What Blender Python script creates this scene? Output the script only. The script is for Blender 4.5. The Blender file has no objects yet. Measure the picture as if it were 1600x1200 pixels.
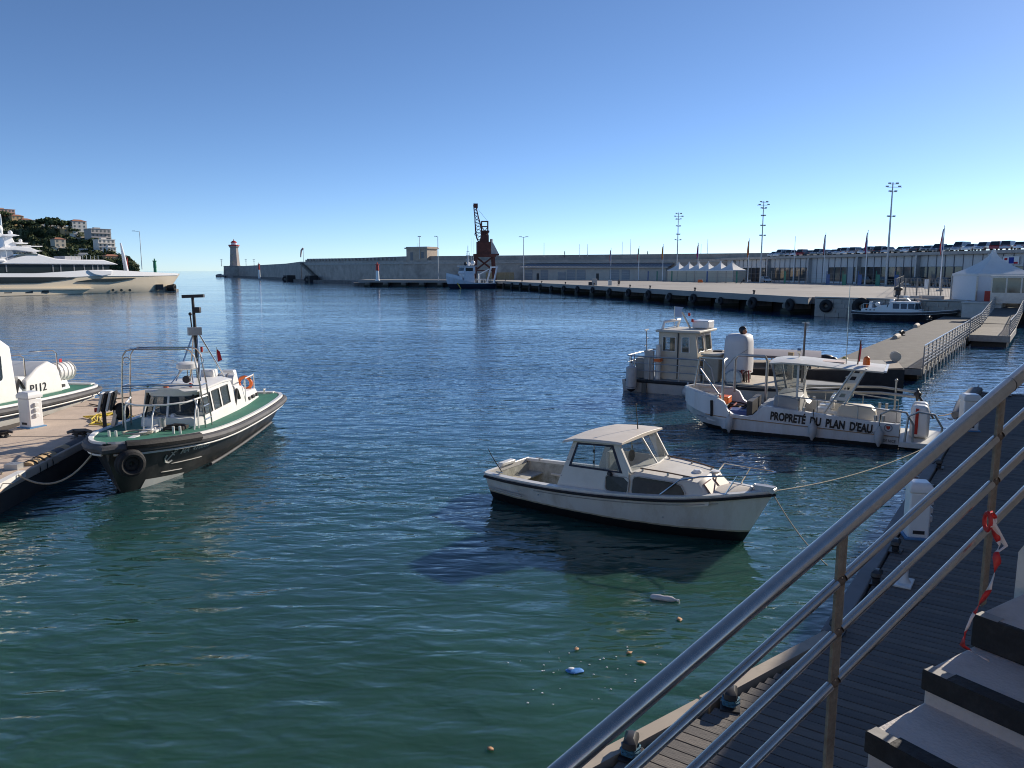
import bpy, bmesh, math, random
from mathutils import Vector, Matrix, noise
R=math.radians; PI=math.pi; rnd=random.Random(7)
scene=bpy.context.scene; col=scene.collection
# ---------------------------------------------------------------- camera
H=5.0; FPX=1200.0; TH=math.atan(177/1200); SN,CS=math.sin(TH),math.cos(TH)
cd=bpy.data.cameras.new('camera'); cam=bpy.data.objects.new('camera',cd); col.objects.link(cam)
cd.sensor_width=36; cd.lens=27; cd.clip_start=.1; cd.clip_end=40000
cam.location=(0,0,H); cam.rotation_euler=(PI/2-TH,0,0); scene.camera=cam
# ---------------------------------------------------------------- light
SUN_AZ,SUN_EL=50.0,24.0          # azimuth in degrees to the right of the view direction
world=bpy.data.worlds.new('World'); scene.world=world; world.use_nodes=True
wn=world.node_tree; bgn=wn.nodes['Background']
sky=wn.nodes.new('ShaderNodeTexSky'); sky.sky_type='NISHITA'; sky.sun_disc=False
sky.sun_elevation=R(SUN_EL); sky.sun_rotation=R(SUN_AZ); sky.altitude=0; sky.air_density=.52; sky.dust_density=.08; sky.ozone_density=3.6
hsv=wn.nodes.new('ShaderNodeHueSaturation'); hsv.inputs['Saturation'].default_value=1.03; wn.links.new(sky.outputs[0],hsv.inputs['Color']); wn.links.new(hsv.outputs[0],bgn.inputs[0]); bgn.inputs[1].default_value=.107
sd=bpy.data.lights.new('sun','SUN'); sd.energy=4.2; sd.angle=R(.53); sd.color=(1,.9,.76)
sun=bpy.data.objects.new('sun',sd); col.objects.link(sun)
sv=Vector((math.sin(R(SUN_AZ))*math.cos(R(SUN_EL)),math.cos(R(SUN_AZ))*math.cos(R(SUN_EL)),math.sin(R(SUN_EL))))
sun.rotation_euler=sv.to_track_quat('Z','Y').to_euler(); sun.location=(30,20,60)
scene.view_settings.view_transform='Standard'; scene.view_settings.look='None'
scene.view_settings.exposure=0.5; scene.view_settings.gamma=1.0
scene.cycles.use_denoising=True; scene.cycles.filter_width=1.05; scene.cycles.max_bounces=8; scene.cycles.transparent_max_bounces=12
scene.cycles.caustics_reflective=False; scene.cycles.caustics_refractive=False
# ---------------------------------------------------------------- pixel helpers
def ray(u,v):
    a=(u-800)/FPX; b=-(v-600)/FPX
    return Vector((a,CS+b*SN,b*CS-SN))
def P(u,v,z): d=ray(u,v); return Vector((0,0,H))+d*((z-H)/d.z)      # pixel on a level plane
def PY(u,v,y): d=ray(u,v); return Vector((0,0,H))+d*(y/d.y)          # pixel at a distance
def plane(A,B,off=0):                                               # pixel on an upright plane -> (along, height)
    A=Vector(A); B=Vector(B); d=(B-A).normalized(); n=Vector((-d.y,d.x)); A=A+n*off
    def f(u,v):
        D=ray(u,v); t=A.dot(n)/(D.x*n.x+D.y*n.y); p=D*t
        return ((Vector((p.x,p.y))-A).dot(d),p.z+H)
    return f
# ---------------------------------------------------------------- mesh builder
def V(*a): return Vector(a)
class MB:
    def __init__(s): s.v=[]; s.f=[]
    def add(s,vs,fs):
        k=len(s.v); s.v+=[tuple(q) for q in vs]; s.f+=[tuple(i+k for i in f) for f in fs]; return s
    def bx(s,x0,x1,y0,y1,z0,z1):
        return s.add([(x0,y0,z0),(x1,y0,z0),(x1,y1,z0),(x0,y1,z0),(x0,y0,z1),(x1,y0,z1),(x1,y1,z1),(x0,y1,z1)],
            [(0,3,2,1),(4,5,6,7),(0,1,5,4),(1,2,6,5),(2,3,7,6),(3,0,4,7)])
    def box(s,c,d,rz=0,m=None):
        hx,hy,hz=d[0]/2,d[1]/2,d[2]/2; M=m or Matrix.Rotation(rz,3,'Z'); c=Vector(c)
        vs=[c+M@Vector((x*hx,y*hy,z*hz)) for z in(-1,1) for x,y in((-1,-1),(1,-1),(1,1),(-1,1))]
        return s.add(vs,[(0,3,2,1),(4,5,6,7),(0,1,5,4),(1,2,6,5),(2,3,7,6),(3,0,4,7)])
    def bar(s,p0,p1,w,h):                                           # rectangular bar between two points
        p0=Vector(p0);p1=Vector(p1);d=p1-p0;L=d.length; d.normalize()
        up=Vector((0,0,1)) if abs(d.z)<.95 else Vector((1,0,0))
        a=d.cross(up).normalized(); b=a.cross(d); M=Matrix((d,a,b)).transposed()
        return s.box((p0+p1)/2,(L,w,h),m=M)
    def tube(s,pts,r,n=7,cap=True,closed=False):
        pts=[Vector(p) for p in pts]; m=len(pts); rs=r if isinstance(r,(list,tuple)) else [r]*m
        base=len(s.v); prev=None
        for i,p in enumerate(pts):
            if closed: t=pts[(i+1)%m]-pts[i-1]
            else: t=pts[min(i+1,m-1)]-pts[max(i-1,0)]
            t.normalize()
            if prev is None:
                up=Vector((0,0,1)) if abs(t.z)<.9 else Vector((1,0,0)); a=t.cross(up).normalized()
            else:
                a=prev-t*prev.dot(t)
                a=a.normalized() if a.length>1e-6 else t.orthogonal().normalized()
            prev=a; b=t.cross(a)
            for k in range(n):
                w=2*PI*k/n; s.v.append(tuple(p+(a*math.cos(w)+b*math.sin(w))*rs[i]))
        for i in range(m if closed else m-1):
            j=(i+1)%m
            for k in range(n):
                l=(k+1)%n; s.f.append((base+i*n+k,base+j*n+k,base+j*n+l,base+i*n+l))
        if cap and not closed:
            s.f.append(tuple(base+k for k in range(n))); s.f.append(tuple(base+(m-1)*n+k for k in range(n-1,-1,-1)))
        return s
    def cyl(s,p0,p1,r0,r1=None,n=10): return s.tube([p0,p1],[r0,r0 if r1 is None else r1],n)
    def lathe(s,prof,c=(0,0,0),n=16,axis='Z'):
        c=Vector(c); base=len(s.v)
        for r,z in prof:
            for k in range(n):
                w=2*PI*k/n; q=(r*math.cos(w),r*math.sin(w),z)
                if axis=='X': q=(q[2],q[0],q[1])
                elif axis=='Y': q=(q[1],q[2],q[0])
                s.v.append(tuple(c+Vector(q)))
        for i in range(len(prof)-1):
            for k in range(n):
                l=(k+1)%n; s.f.append((base+i*n+k,base+i*n+l,base+(i+1)*n+l,base+(i+1)*n+k))
        s.f.append(tuple(base+k for k in range(n-1,-1,-1))); s.f.append(tuple(base+(len(prof)-1)*n+k for k in range(n)))
        return s
    def ball(s,c,r,n=12,m=8,sc=(1,1,1)):
        prof=[(max(1e-4,math.sin(PI*i/m)),-math.cos(PI*i/m)) for i in range(m+1)]; base=len(s.v)
        s.lathe(prof,(0,0,0),n)
        for i in range(base,len(s.v)): q=s.v[i]; s.v[i]=(c[0]+q[0]*r*sc[0],c[1]+q[1]*r*sc[1],c[2]+q[2]*r*sc[2])
        return s
    def torus(s,c,R0,r,axis='Z',n=18,m=8):
        pts=[]
        for k in range(n):
            w=2*PI*k/n; q=(R0*math.cos(w),R0*math.sin(w),0)
            if axis=='X': q=(0,q[0],q[1])
            elif axis=='Y': q=(q[0],0,q[1])
            pts.append(Vector(c)+Vector(q))
        return s.tube(pts,r,m,closed=True)
    def prism(s,poly,z0,z1):                                        # XY outline, extruded in Z
        n=len(poly); vs=[(p[0],p[1],z0) for p in poly]+[(p[0],p[1],z1) for p in poly]
        return s.add(vs,[tuple(range(n-1,-1,-1)),tuple(range(n,2*n))]+[(i,(i+1)%n,n+(i+1)%n,n+i) for i in range(n)])
    def prof(s,poly,y0,y1,y0b=None,y1b=None):                       # XZ outline, extruded in Y
        n=len(poly); vs=[(p[0],y0,p[1]) for p in poly]+[(p[0],y1,p[1]) for p in poly]
        return s.add(vs,[tuple(range(n)),tuple(range(2*n-1,n-1,-1))]+[(i,n+i,n+(i+1)%n,(i+1)%n) for i in range(n)])
    def ring(s,outer,inner,fn):                                     # a plate with a hole; fn(a,b,layer)->xyz
        n=len(outer); vs=[fn(a,b,0) for a,b in outer]+[fn(a,b,0) for a,b in inner]+[fn(a,b,1) for a,b in outer]+[fn(a,b,1) for a,b in inner]
        fs=[]
        for i in range(n):
            j=(i+1)%n
            fs+=[(i,j,n+j,n+i),(2*n+i,3*n+i,3*n+j,2*n+j),(i,2*n+i,2*n+j,j),(n+i,n+j,3*n+j,3*n+i)]
        return s.add(vs,fs)
    def loft(s,rings,closed=True,caps=True):
        n=len(rings[0]); base=len(s.v)
        for r in rings: s.v+=[tuple(q) for q in r]
        for i in range(len(rings)-1):
            for k in range(n if closed else n-1):
                l=(k+1)%n; s.f.append((base+i*n+k,base+i*n+l,base+(i+1)*n+l,base+(i+1)*n+k))
        if caps and closed:
            s.f.append(tuple(base+k for k in range(n-1,-1,-1))); s.f.append(tuple(base+(len(rings)-1)*n+k for k in range(n)))
        return s
    def quad(s,*p): return s.add(p,[tuple(range(len(p)))])
    def mesh(s,name,mt,smooth=40,fix=True):
        me=bpy.data.meshes.new(name); me.from_pydata(s.v,[],s.f)
        if fix:
            b=bmesh.new(); b.from_mesh(me); bmesh.ops.recalc_face_normals(b,faces=b.faces); b.to_mesh(me); b.free()
        if smooth:
            me.polygons.foreach_set('use_smooth',[True]*len(me.polygons)); me.set_sharp_from_angle(angle=R(smooth))
        me.materials.append(mt); return me
    def build(s,name,mt,parent=None,smooth=40,bevel=0,loc=None,rz=0,fix=True,seg=2):
        o=bpy.data.objects.new(name,s.mesh(name,mt,smooth,fix)); col.objects.link(o)
        if parent: o.parent=parent
        if loc is not None: o.location=loc
        if rz: o.rotation_euler=(0,0,rz)
        if bevel:
            b=o.modifiers.new('bevel','BEVEL'); b.width=bevel; b.segments=seg; b.limit_method='ANGLE'; b.angle_limit=R(40)
        return o
def tag(o,label,cat,group=None):
    o['label']=label; o['category']=cat
    if group: o['group']=group
    return o
def struct(o,label=None):
    o['kind']='structure'
    if label: o['label']=label
    return o
def stuff(o,label=None,cat=None):
    o['kind']='stuff'
    if label: o['label']=label; o['category']=cat
    return o
def thing(name,label,cat,loc=(0,0,0),rz=0,group=None):
    o=bpy.data.objects.new(name,None); col.objects.link(o); o.location=loc; o.rotation_euler=(0,0,rz); o.empty_display_size=.2
    return tag(o,label,cat,group)
def kids(o): return [c for c in col.objects if c.parent==o]
_kid={}
def dup(root,loc,rz=None,label=None,group=None,scale=None):
    r=root.copy(); col.objects.link(r); r.location=loc
    if rz is not None: r.rotation_euler=(0,0,rz)
    if label: r['label']=label
    if group: r['group']=group
    if scale: r.scale=scale if not isinstance(scale,(int,float)) else (scale,)*3
    for c in root.children:
        d=c.copy(); col.objects.link(d); d.parent=r
        for g in c.children: e=g.copy(); col.objects.link(e); e.parent=d
    return r
def place(mesh,name,parent=None,loc=(0,0,0),rz=0,scale=None,rot=None):   # another object on shared mesh data
    o=bpy.data.objects.new(name,mesh); col.objects.link(o); o.location=loc; o.rotation_euler=rot or (0,0,rz)
    if parent: o.parent=parent
    if scale: o.scale=scale if not isinstance(scale,(int,float)) else (scale,)*3
    return o
# ---------------------------------------------------------------- materials
MATS={}
def mat(key,c,rough=.6,metal=0,var=.12,scale=4,bump=0,bscale=30,grime=None,gamt=.35,gscale=1.5,spec=.5,streak=False,coat=0):
    if key in MATS: return MATS[key]
    m=bpy.data.materials.new(key); m.use_nodes=True; nt=m.node_tree; b=nt.nodes['Principled BSDF']; L=nt.links
    b.inputs['Roughness'].default_value=rough; b.inputs['Metallic'].default_value=metal; b.inputs['Specular IOR Level'].default_value=spec
    if coat: b.inputs['Coat Weight'].default_value=coat; b.inputs['Coat Roughness'].default_value=.08
    tc=nt.nodes.new('ShaderNodeTexCoord'); mp=nt.nodes.new('ShaderNodeMapping'); L.new(tc.outputs['Object'],mp.inputs[0])
    if streak: mp.inputs['Scale'].default_value=(1,1,.18)
    n=nt.nodes.new('ShaderNodeTexNoise'); n.inputs['Scale'].default_value=scale; n.inputs['Detail'].default_value=6; n.inputs['Roughness'].default_value=.65; L.new(mp.outputs[0],n.inputs[0])
    r=nt.nodes.new('ShaderNodeValToRGB'); r.color_ramp.elements[0].position=.3; r.color_ramp.elements[1].position=.7
    lo=tuple(x*(1-var) for x in c)+(1,); hi=tuple(min(1,x*(1+var)) for x in c)+(1,)
    r.color_ramp.elements[0].color=lo; r.color_ramp.elements[1].color=hi; L.new(n.outputs[0],r.inputs[0]); out=r.outputs[0]
    if grime:
        g=nt.nodes.new('ShaderNodeTexNoise'); g.inputs['Scale'].default_value=gscale; g.inputs['Detail'].default_value=8; g.inputs['Roughness'].default_value=.7; L.new(mp.outputs[0],g.inputs[0])
        gr=nt.nodes.new('ShaderNodeMapRange'); gr.inputs[1].default_value=.48; gr.inputs[2].default_value=.75; gr.inputs[4].default_value=gamt*2; gr.clamp=True; L.new(g.outputs[0],gr.inputs[0])
        mx=nt.nodes.new('ShaderNodeMix'); mx.data_type='RGBA'; L.new(gr.outputs[0],mx.inputs[0]); L.new(out,mx.inputs[6]); mx.inputs[7].default_value=tuple(grime)+(1,); out=mx.outputs[2]
    L.new(out,b.inputs['Base Color'])
    if bump:
        bn=nt.nodes.new('ShaderNodeTexNoise'); bn.inputs['Scale'].default_value=bscale; bn.inputs['Detail'].default_value=5; L.new(tc.outputs['Object'],bn.inputs[0])
        bp=nt.nodes.new('ShaderNodeBump'); bp.inputs['Strength'].default_value=bump; bp.inputs['Distance'].default_value=.02; L.new(bn.outputs[0],bp.inputs['Height']); L.new(bp.outputs[0],b.inputs['Normal'])
    MATS[key]=m; m.diffuse_color=tuple(c)+(1,); return m
def bands(key,base,levels,rough=.35,grime=(.25,.2,.12),gamt=.25,axis='Z',gscale=2.0,bump=.0):
    """paint that changes at fixed heights of the thing itself: levels=[(z,colour below z)...] then base above"""
    m=mat(key,base,rough,var=.05,grime=grime,gamt=gamt,gscale=gscale,streak=True)
    nt=m.node_tree; L=nt.links; b=nt.nodes['Principled BSDF']; src=b.inputs['Base Color'].links[0].from_socket
    tc=[n for n in nt.nodes if n.type=='TEX_COORD'][0]; sx=nt.nodes.new('ShaderNodeSeparateXYZ'); L.new(tc.outputs['Object'],sx.inputs[0])
    nz=nt.nodes.new('ShaderNodeTexNoise'); nz.inputs['Scale'].default_value=6; L.new(tc.outputs['Object'],nz.inputs[0])
    ad=nt.nodes.new('ShaderNodeMath'); ad.operation='MULTIPLY_ADD'; L.new(nz.outputs[0],ad.inputs[0]); ad.inputs[1].default_value=.03; L.new(sx.outputs[axis],ad.inputs[2])
    for z,c in sorted(levels,key=lambda q:-q[0]):
        lt=nt.nodes.new('ShaderNodeMath'); lt.operation='LESS_THAN'; L.new(ad.outputs[0],lt.inputs[0]); lt.inputs[1].default_value=z+.015
        mx=nt.nodes.new('ShaderNodeMix'); mx.data_type='RGBA'; L.new(lt.outputs[0],mx.inputs[0]); L.new(src,mx.inputs[6]); mx.inputs[7].default_value=tuple(c)+(1,); src=mx.outputs[2]
    L.new(src,b.inputs['Base Color']); return m
def glass(key,c=(.02,.03,.035),rough=.05,alpha=1.0):
    if key in MATS: return MATS[key]
    m=mat(key,c,rough,var=.1,spec=.8)
    if alpha<1:
        nt=m.node_tree; b=nt.nodes['Principled BSDF']; o=nt.nodes['Material Output']
        t=nt.nodes.new('ShaderNodeBsdfTransparent'); t.inputs[0].default_value=(.86,.9,.92,1); x=nt.nodes.new('ShaderNodeMixShader'); x.inputs[0].default_value=alpha
        nt.links.new(t.outputs[0],x.inputs[1]); nt.links.new(b.outputs[0],x.inputs[2]); nt.links.new(x.outputs[0],o.inputs[0])
    return m
WHITE=mat('white_gelcoat',(.76,.75,.72),.35,var=.05,grime=(.38,.32,.24),gamt=.16,gscale=2.5,streak=True)
WHITE2=mat('clean_white_paint',(.8,.8,.79),.3,var=.03)
CREAM=mat('cream_paint',(.66,.6,.5),.4,var=.06,grime=(.35,.27,.18),gamt=.2)
STEEL=mat('stainless_steel',(.62,.6,.57),.22,1,var=.1,grime=(.3,.22,.15),gamt=.15,gscale=6)
GALV=mat('galvanised_steel',(.42,.43,.44),.45,.7,var=.15)
ALU=mat('bare_aluminium',(.45,.45,.43),.4,.6,var=.15,grime=(.3,.29,.27),gamt=.2)
BLACK=mat('black_rubber',(.018,.018,.02),.75,var=.3,bump=.3,bscale=20)
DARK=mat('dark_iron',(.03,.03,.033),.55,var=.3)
ROPE=mat('pale_rope',(.45,.4,.32),.9,var=.25,scale=40)
ROPED=mat('dark_rope',(.05,.045,.04),.9,var=.3,scale=40)
RED=mat('red_paint',(.45,.03,.02),.45); ORANGE=mat('orange_plastic',(.8,.16,.02),.4)
GREENP=mat('green_paint',(.02,.2,.09),.45); YELLOW=mat('yellow_plastic',(.6,.46,.05),.5)
CONC=mat('concrete',(.36,.34,.31),.85,var=.18,scale=.7,bump=.35,bscale=6,grime=(.17,.15,.13),gamt=.35,gscale=.35)
CONCP=mat('pale_concrete',(.46,.43,.39),.85,var=.12,scale=1.2,bump=.3,bscale=12,grime=(.22,.2,.18),gamt=.3,gscale=.8)
STONE=mat('old_stone',(.45,.395,.34),.9,var=.25,scale=.4,bump=.6,bscale=1.2,grime=(.22,.2,.18),gamt=.4,gscale=.12)
GLASSD=glass('dark_glass'); GLASSC=glass('clear_glass',(.08,.1,.1),.03,.38)
GLASSL=glass('thin_clear_glass',(.1,.11,.11),.03,.22)
GREEND=mat('green_deck_paint',(.035,.17,.115),.7,var=.15,scale=5,grime=(.1,.14,.1),gamt=.25,bump=.2,bscale=60)
FLAG={k:mat('flag_'+k,c,.8,var=.1) for k,c in {'red':(.5,.02,.03),'blue':(.02,.05,.3),'white':(.7,.7,.7),'yellow':(.65,.45,.03),'green':(.02,.3,.09)}.items()}
def letters(txt,size,name,mt,parent,loc,rot,ext=.004,shear=0,align='LEFT',xs=1.0,bold=0):
    cu=bpy.data.curves.new(name,'FONT'); cu.body=txt; cu.size=size; cu.extrude=ext; cu.shear=shear; cu.align_x=align; cu.offset=bold; cu.resolution_u=3
    t=bpy.data.objects.new(name,cu); col.objects.link(t); dg=bpy.context.evaluated_depsgraph_get()
    me=bpy.data.meshes.new_from_object(t.evaluated_get(dg)); bpy.data.objects.remove(t); bpy.data.curves.remove(cu)
    me.materials.clear(); me.materials.append(mt)
    o=bpy.data.objects.new(name,me); col.objects.link(o); o.parent=parent; o.location=loc; o.rotation_euler=rot; o.scale=(xs,1,1); return o
# ================================================================ the setting
def water_mat():
    m=bpy.data.materials.new('harbour_water'); m.use_nodes=True; nt=m.node_tree; L=nt.links; b=nt.nodes['Principled BSDF']
    b.inputs['Roughness'].default_value=.035; b.inputs['IOR'].default_value=1.62
    b.inputs['Subsurface Weight'].default_value=1; b.inputs['Subsurface Radius'].default_value=(.5,1.0,.9); b.inputs['Subsurface Scale'].default_value=1.1
    tc=nt.nodes.new('ShaderNodeTexCoord')
    n=nt.nodes.new('ShaderNodeTexNoise'); n.inputs['Scale'].default_value=.09; n.inputs['Detail'].default_value=4; L.new(tc.outputs['Object'],n.inputs[0])
    r=nt.nodes.new('ShaderNodeValToRGB'); r.color_ramp.elements[0].position=.35; r.color_ramp.elements[1].position=.68
    r.color_ramp.elements[0].color=(.02,.062,.038,1); r.color_ramp.elements[1].color=(.034,.105,.06,1); L.new(n.outputs[0],r.inputs[0])
    sp=nt.nodes.new('ShaderNodeSeparateXYZ'); L.new(tc.outputs['Object'],sp.inputs[0])          # deeper, bluer water away from the quay; sky reflection painted into the blue
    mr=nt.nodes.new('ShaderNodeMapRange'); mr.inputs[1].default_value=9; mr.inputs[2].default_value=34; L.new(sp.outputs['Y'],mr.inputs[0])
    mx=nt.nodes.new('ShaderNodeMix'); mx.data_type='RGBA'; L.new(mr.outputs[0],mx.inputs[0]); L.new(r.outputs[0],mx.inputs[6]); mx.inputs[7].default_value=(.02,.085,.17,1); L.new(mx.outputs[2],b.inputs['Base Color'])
    am=nt.nodes.new('ShaderNodeMapRange'); am.inputs[1].default_value=12; am.inputs[2].default_value=75; am.inputs[3].default_value=1.0; am.inputs[4].default_value=.36; L.new(sp.outputs['Y'],am.inputs[0])  # calmer towards the far quays
    sn_=nt.nodes.new('ShaderNodeTexNoise'); sn_.inputs['Scale'].default_value=.055; sn_.inputs['Detail'].default_value=3; smp=nt.nodes.new('ShaderNodeMapping'); smp.inputs['Scale'].default_value=(.5,1.3,1); smp.inputs['Rotation'].default_value=(0,0,.35); L.new(tc.outputs['Object'],smp.inputs[0]); L.new(smp.outputs[0],sn_.inputs[0])
    sr=nt.nodes.new('ShaderNodeMapRange'); sr.inputs[1].default_value=.36; sr.inputs[2].default_value=.62; sr.inputs[3].default_value=.45; sr.inputs[4].default_value=1.25; L.new(sn_.outputs[0],sr.inputs[0])          # slicks and ruffled patches
    am2=nt.nodes.new('ShaderNodeMath'); am2.operation='MULTIPLY'; L.new(am.outputs[0],am2.inputs[0]); L.new(sr.outputs[0],am2.inputs[1]); am=am2
    prev=None
    for sc,rz,st,dist,det,xy in ((.22,10,.25,.5,2,(.6,1)),(.9,-16,.6,.22,2,(.5,1)),(3.0,10,.8,.085,2,(.42,1)),(9.,-8,.4,.02,1,(.6,1))):
        mp=nt.nodes.new('ShaderNodeMapping'); mp.inputs['Rotation'].default_value=(0,0,R(rz)); mp.inputs['Scale'].default_value=(xy[0]*sc,xy[1]*sc,sc); L.new(tc.outputs['Object'],mp.inputs[0])
        w=nt.nodes.new('ShaderNodeTexNoise'); w.inputs['Scale'].default_value=1; w.inputs['Detail'].default_value=det; w.inputs['Roughness'].default_value=.5; w.inputs['Distortion'].default_value=.35; L.new(mp.outputs[0],w.inputs[0])
        bp=nt.nodes.new('ShaderNodeBump'); mu_=nt.nodes.new('ShaderNodeMath'); mu_.operation='MULTIPLY'; mu_.inputs[1].default_value=st; L.new(am.outputs[0],mu_.inputs[0]); L.new(mu_.outputs[0],bp.inputs['Strength']); bp.inputs['Distance'].default_value=dist; L.new(w.outputs[0],bp.inputs['Height'])
        if prev: L.new(prev.outputs[0],bp.inputs['Normal'])
        prev=bp
    L.new(prev.outputs[0],b.inputs['Normal']); return m
W=MB()
xs=[-20000,-3000,-600,-150,-40,-10,10,40,150,600,3000,20000]; ys=[-200,-40,0,20,50,120,300,900,3000,9000,25000]
W.add([(x,y,0) for y in ys for x in xs],[(j*12+i,j*12+i+1,(j+1)*12+i+1,(j+1)*12+i) for j in range(len(ys)-1) for i in range(11)])
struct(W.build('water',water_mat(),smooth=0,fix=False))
QZ=2.05
ASPH=mat('quay_asphalt',(.33,.305,.275),.9,var=.14,scale=.12,bump=.25,bscale=8,grime=(.23,.21,.19),gamt=.3,gscale=.05)
PIER=mat('pier_concrete',(.2,.185,.165),.9,var=.3,scale=.8,bump=.5,bscale=3,grime=(.07,.065,.055),gamt=.45,gscale=.5)
# commercial quay: deck slab on piers, an open dark bay between each pair
E0,E1,E2,E3,E4=V(-8,241,0),V(21.5,132,0),V(33,86,0),V(44,74.5,0),V(72,46,0)
QL=V(-49,247,0)
def inset(p,d): return p+d
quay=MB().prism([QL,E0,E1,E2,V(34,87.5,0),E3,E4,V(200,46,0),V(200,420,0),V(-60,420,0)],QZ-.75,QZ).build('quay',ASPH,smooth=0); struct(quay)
core=MB().prism([QL+V(2,3,0),E0+V(2.5,2.0,0),E1+V(3.2,1,0),E2+V(2.6,.8,0),V(36,88,0),E3+V(1.2,1.2,0),E4+V(1,2,0),V(199,48,0),V(199,419,0),V(-58,419,0)],-3,QZ-.76).build('quay_core',DARK,quay,smooth=0)  # near-black core: the shade inside the bays is put into its colour
kerb=MB()
for a,b in ((QL,E0),(E0,E1),(E1,E2)):
    d=(b-a).normalized(); n=V(-d.y,d.x,0)
    if n.x<0 and False: n=-n
    kerb.bar(a+n*.22+V(0,0,QZ+.012),b+n*.22+V(0,0,QZ+.012),.42,.05)
kerb.build('edge_beam',CONCP,quay,smooth=0)
PIERQ=bands('pier_with_tide_band',(.22,.2,.175),[(.62,(.055,.06,.042)),(.3,(.025,.028,.02))],.9,(.08,.07,.06),.5,gscale=.7)
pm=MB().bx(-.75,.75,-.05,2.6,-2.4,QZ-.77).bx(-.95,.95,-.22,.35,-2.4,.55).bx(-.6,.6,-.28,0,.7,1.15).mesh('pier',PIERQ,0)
tyre=MB().torus((0,0,0),.48,.24,'Y',20,9).torus((0,0,0),.3,.12,'Y',16,6).mesh('tyre_fender',BLACK,60)
bol=MB().lathe([(.24,0),(.2,.08),(.15,.15),(.15,.42),(.26,.48),(.28,.58),(.18,.66)],n=12).mesh('bollard',DARK,40)
TYL='black tyre fender hung on the face of the concrete quay pier'; BOL='dark iron mooring bollard on the edge of the long concrete quay'
def run(a,b,n0,tyres=True):
    d=(b-a); Ln=d.length; d.normalize(); nn=V(-d.y,d.x,0); rz=math.atan2(d.y,d.x)
    for i in range(n0):
        p=a+d*(Ln*(i+.5)/n0); place(pm,'pier',quay,p+nn*.02,rz)
        if tyres:
            q=p+d*.95-nn*.3+V(0,0,1.12+rnd.uniform(-.2,.12)); t=place(tyre,'tyre_fender',None,q,rz+rnd.uniform(-.1,.1),rnd.uniform(.75,1.15)); tag(t,TYL,'tyre','tyre fenders along the quay')
            t.rotation_euler=(rnd.uniform(-.08,.08),rnd.uniform(0,3),rz)
            if i%2==0: tag(place(bol,'bollard',None,p+nn*.45+V(0,0,QZ+.037),0,.75),BOL,'bollard','bollards along the quay')
run(E0,E1,13); run(E1,E2,6); run(QL,E0,7,False)
# stone-built end of the quay
sw=MB(); a,b=E2+V(.6,-.55,0),E3; d=(b-a); Ln=d.length; d.normalize(); n=V(-d.y,d.x,0)
sback=MB().bar(a+n*.55+V(0,0,.3),b+n*.55+V(0,0,.3),1,3.5-.02).build('quay_end_wall',PIER,smooth=0); tag(sback,'low wall of pale stone blocks at the end of the long quay','wall')
STB=mat('pale_stone_block',(.42,.38,.33),.9,var=.25,scale=1.3,bump=.6,bscale=5,grime=(.2,.17,.14),gamt=.4,gscale=.9)
bl={w:MB().bx(-w/2+.02,w/2-.02,-.12,.1,-.24,.24).mesh('stone_block',STB,0) for w in (.9,1.2,1.5)}
for r_ in range(4):
    s_=0.0; k=0
    while s_<Ln-.5:
        w=rnd.choice((.9,1.2,1.5)); w=min((.9,1.2,1.5),key=lambda q:abs(q-min(w,Ln-s_)))
        place(bl[w],'stone_block',sback,a+d*(s_+w/2)-n*rnd.uniform(.0,.05)+V(0,0,.25+.49*r_),math.atan2(d.y,d.x)); s_+=w; k+=1
cap=MB().bar(a+n*.3+V(0,0,QZ+.06),b+n*.3+V(0,0,QZ+.06),1.0,.14).build('coping',CONCP,sback,smooth=0)
ft=place(tyre,'round_fender',None,a+d*5.2-n*.45+V(0,0,1.25),math.atan2(d.y,d.x),(1.35,1.5,1.35)); tag(ft,'large black round fender on the stone end wall of the quay','fender')
tag(place(tyre,'tyre_fender',None,a+d*1.4-n*.42+V(0,0,1.2),math.atan2(d.y,d.x),(1.0,1.2,1.0)),'big black tyre fender where the stone end wall begins','tyre')
tag(place(bol,'bollard',None,P(1403,464,QZ),0,1.7),'tall black bollard by the wire-fenced enclosure on the quay','bollard')
# ---------------------------------------------------------------- breakwater
def wallrun(name,pts,zt,zb,th,mt,parent=None):
    m=MB()
    for i in range(len(pts)-1):
        a,b=Vector(pts[i]),Vector(pts[i+1]); d=(b-a).normalized(); n=V(-d.y,d.x,0)
        z0,z1=zt[i],zt[i+1]
        o=-n*th if n.y<0 else n*th
        m.add([a+V(0,0,zb),b+V(0,0,zb),b+V(0,0,z1),a+V(0,0,z0),a+o+V(0,0,zb),b+o+V(0,0,zb),b+o+V(0,0,z1),a+o+V(0,0,z0)],
              [(0,1,2,3),(5,4,7,6),(3,2,6,7),(4,5,1,0),(1,5,6,2),(4,0,3,7)])
    return m.build(name,mt,parent,smooth=0)
B0,B1,B2,B3,B4,B5,B6=V(-226,640,0),V(-128,440,0),V(-98,362,0),V(-40,286,0),V(4,262,0),V(48,236,0),V(120,190,0)
bw=thing('breakwater','long grey stone breakwater wall running out to the lighthouse','breakwater',B2)
def rel(ps): return [p-B2 for p in ps]
wallrun('outer_wall',rel([B0,B1,B2+V(-1,2,0)]),[8.6,9.0,9.2],-2,5,STONE,bw)
wallrun('inner_wall',rel([B2,B3,B4,B5,B6]),[9.0,8.7,8.6,8.4,8.2],-2,4,STONE,bw)
sh=[p+V(1.2,2.2,0) for p in (B2,B3,B4,B5,B6)]
wallrun('parapet',rel(sh),[10.1,10.3,10.2,10.1,10.0],8,2.6,mat('parapet_stone',(.36,.32,.28),.9,var=.2,scale=.5,grime=(.2,.18,.16),gamt=.3,gscale=.15),bw)
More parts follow.
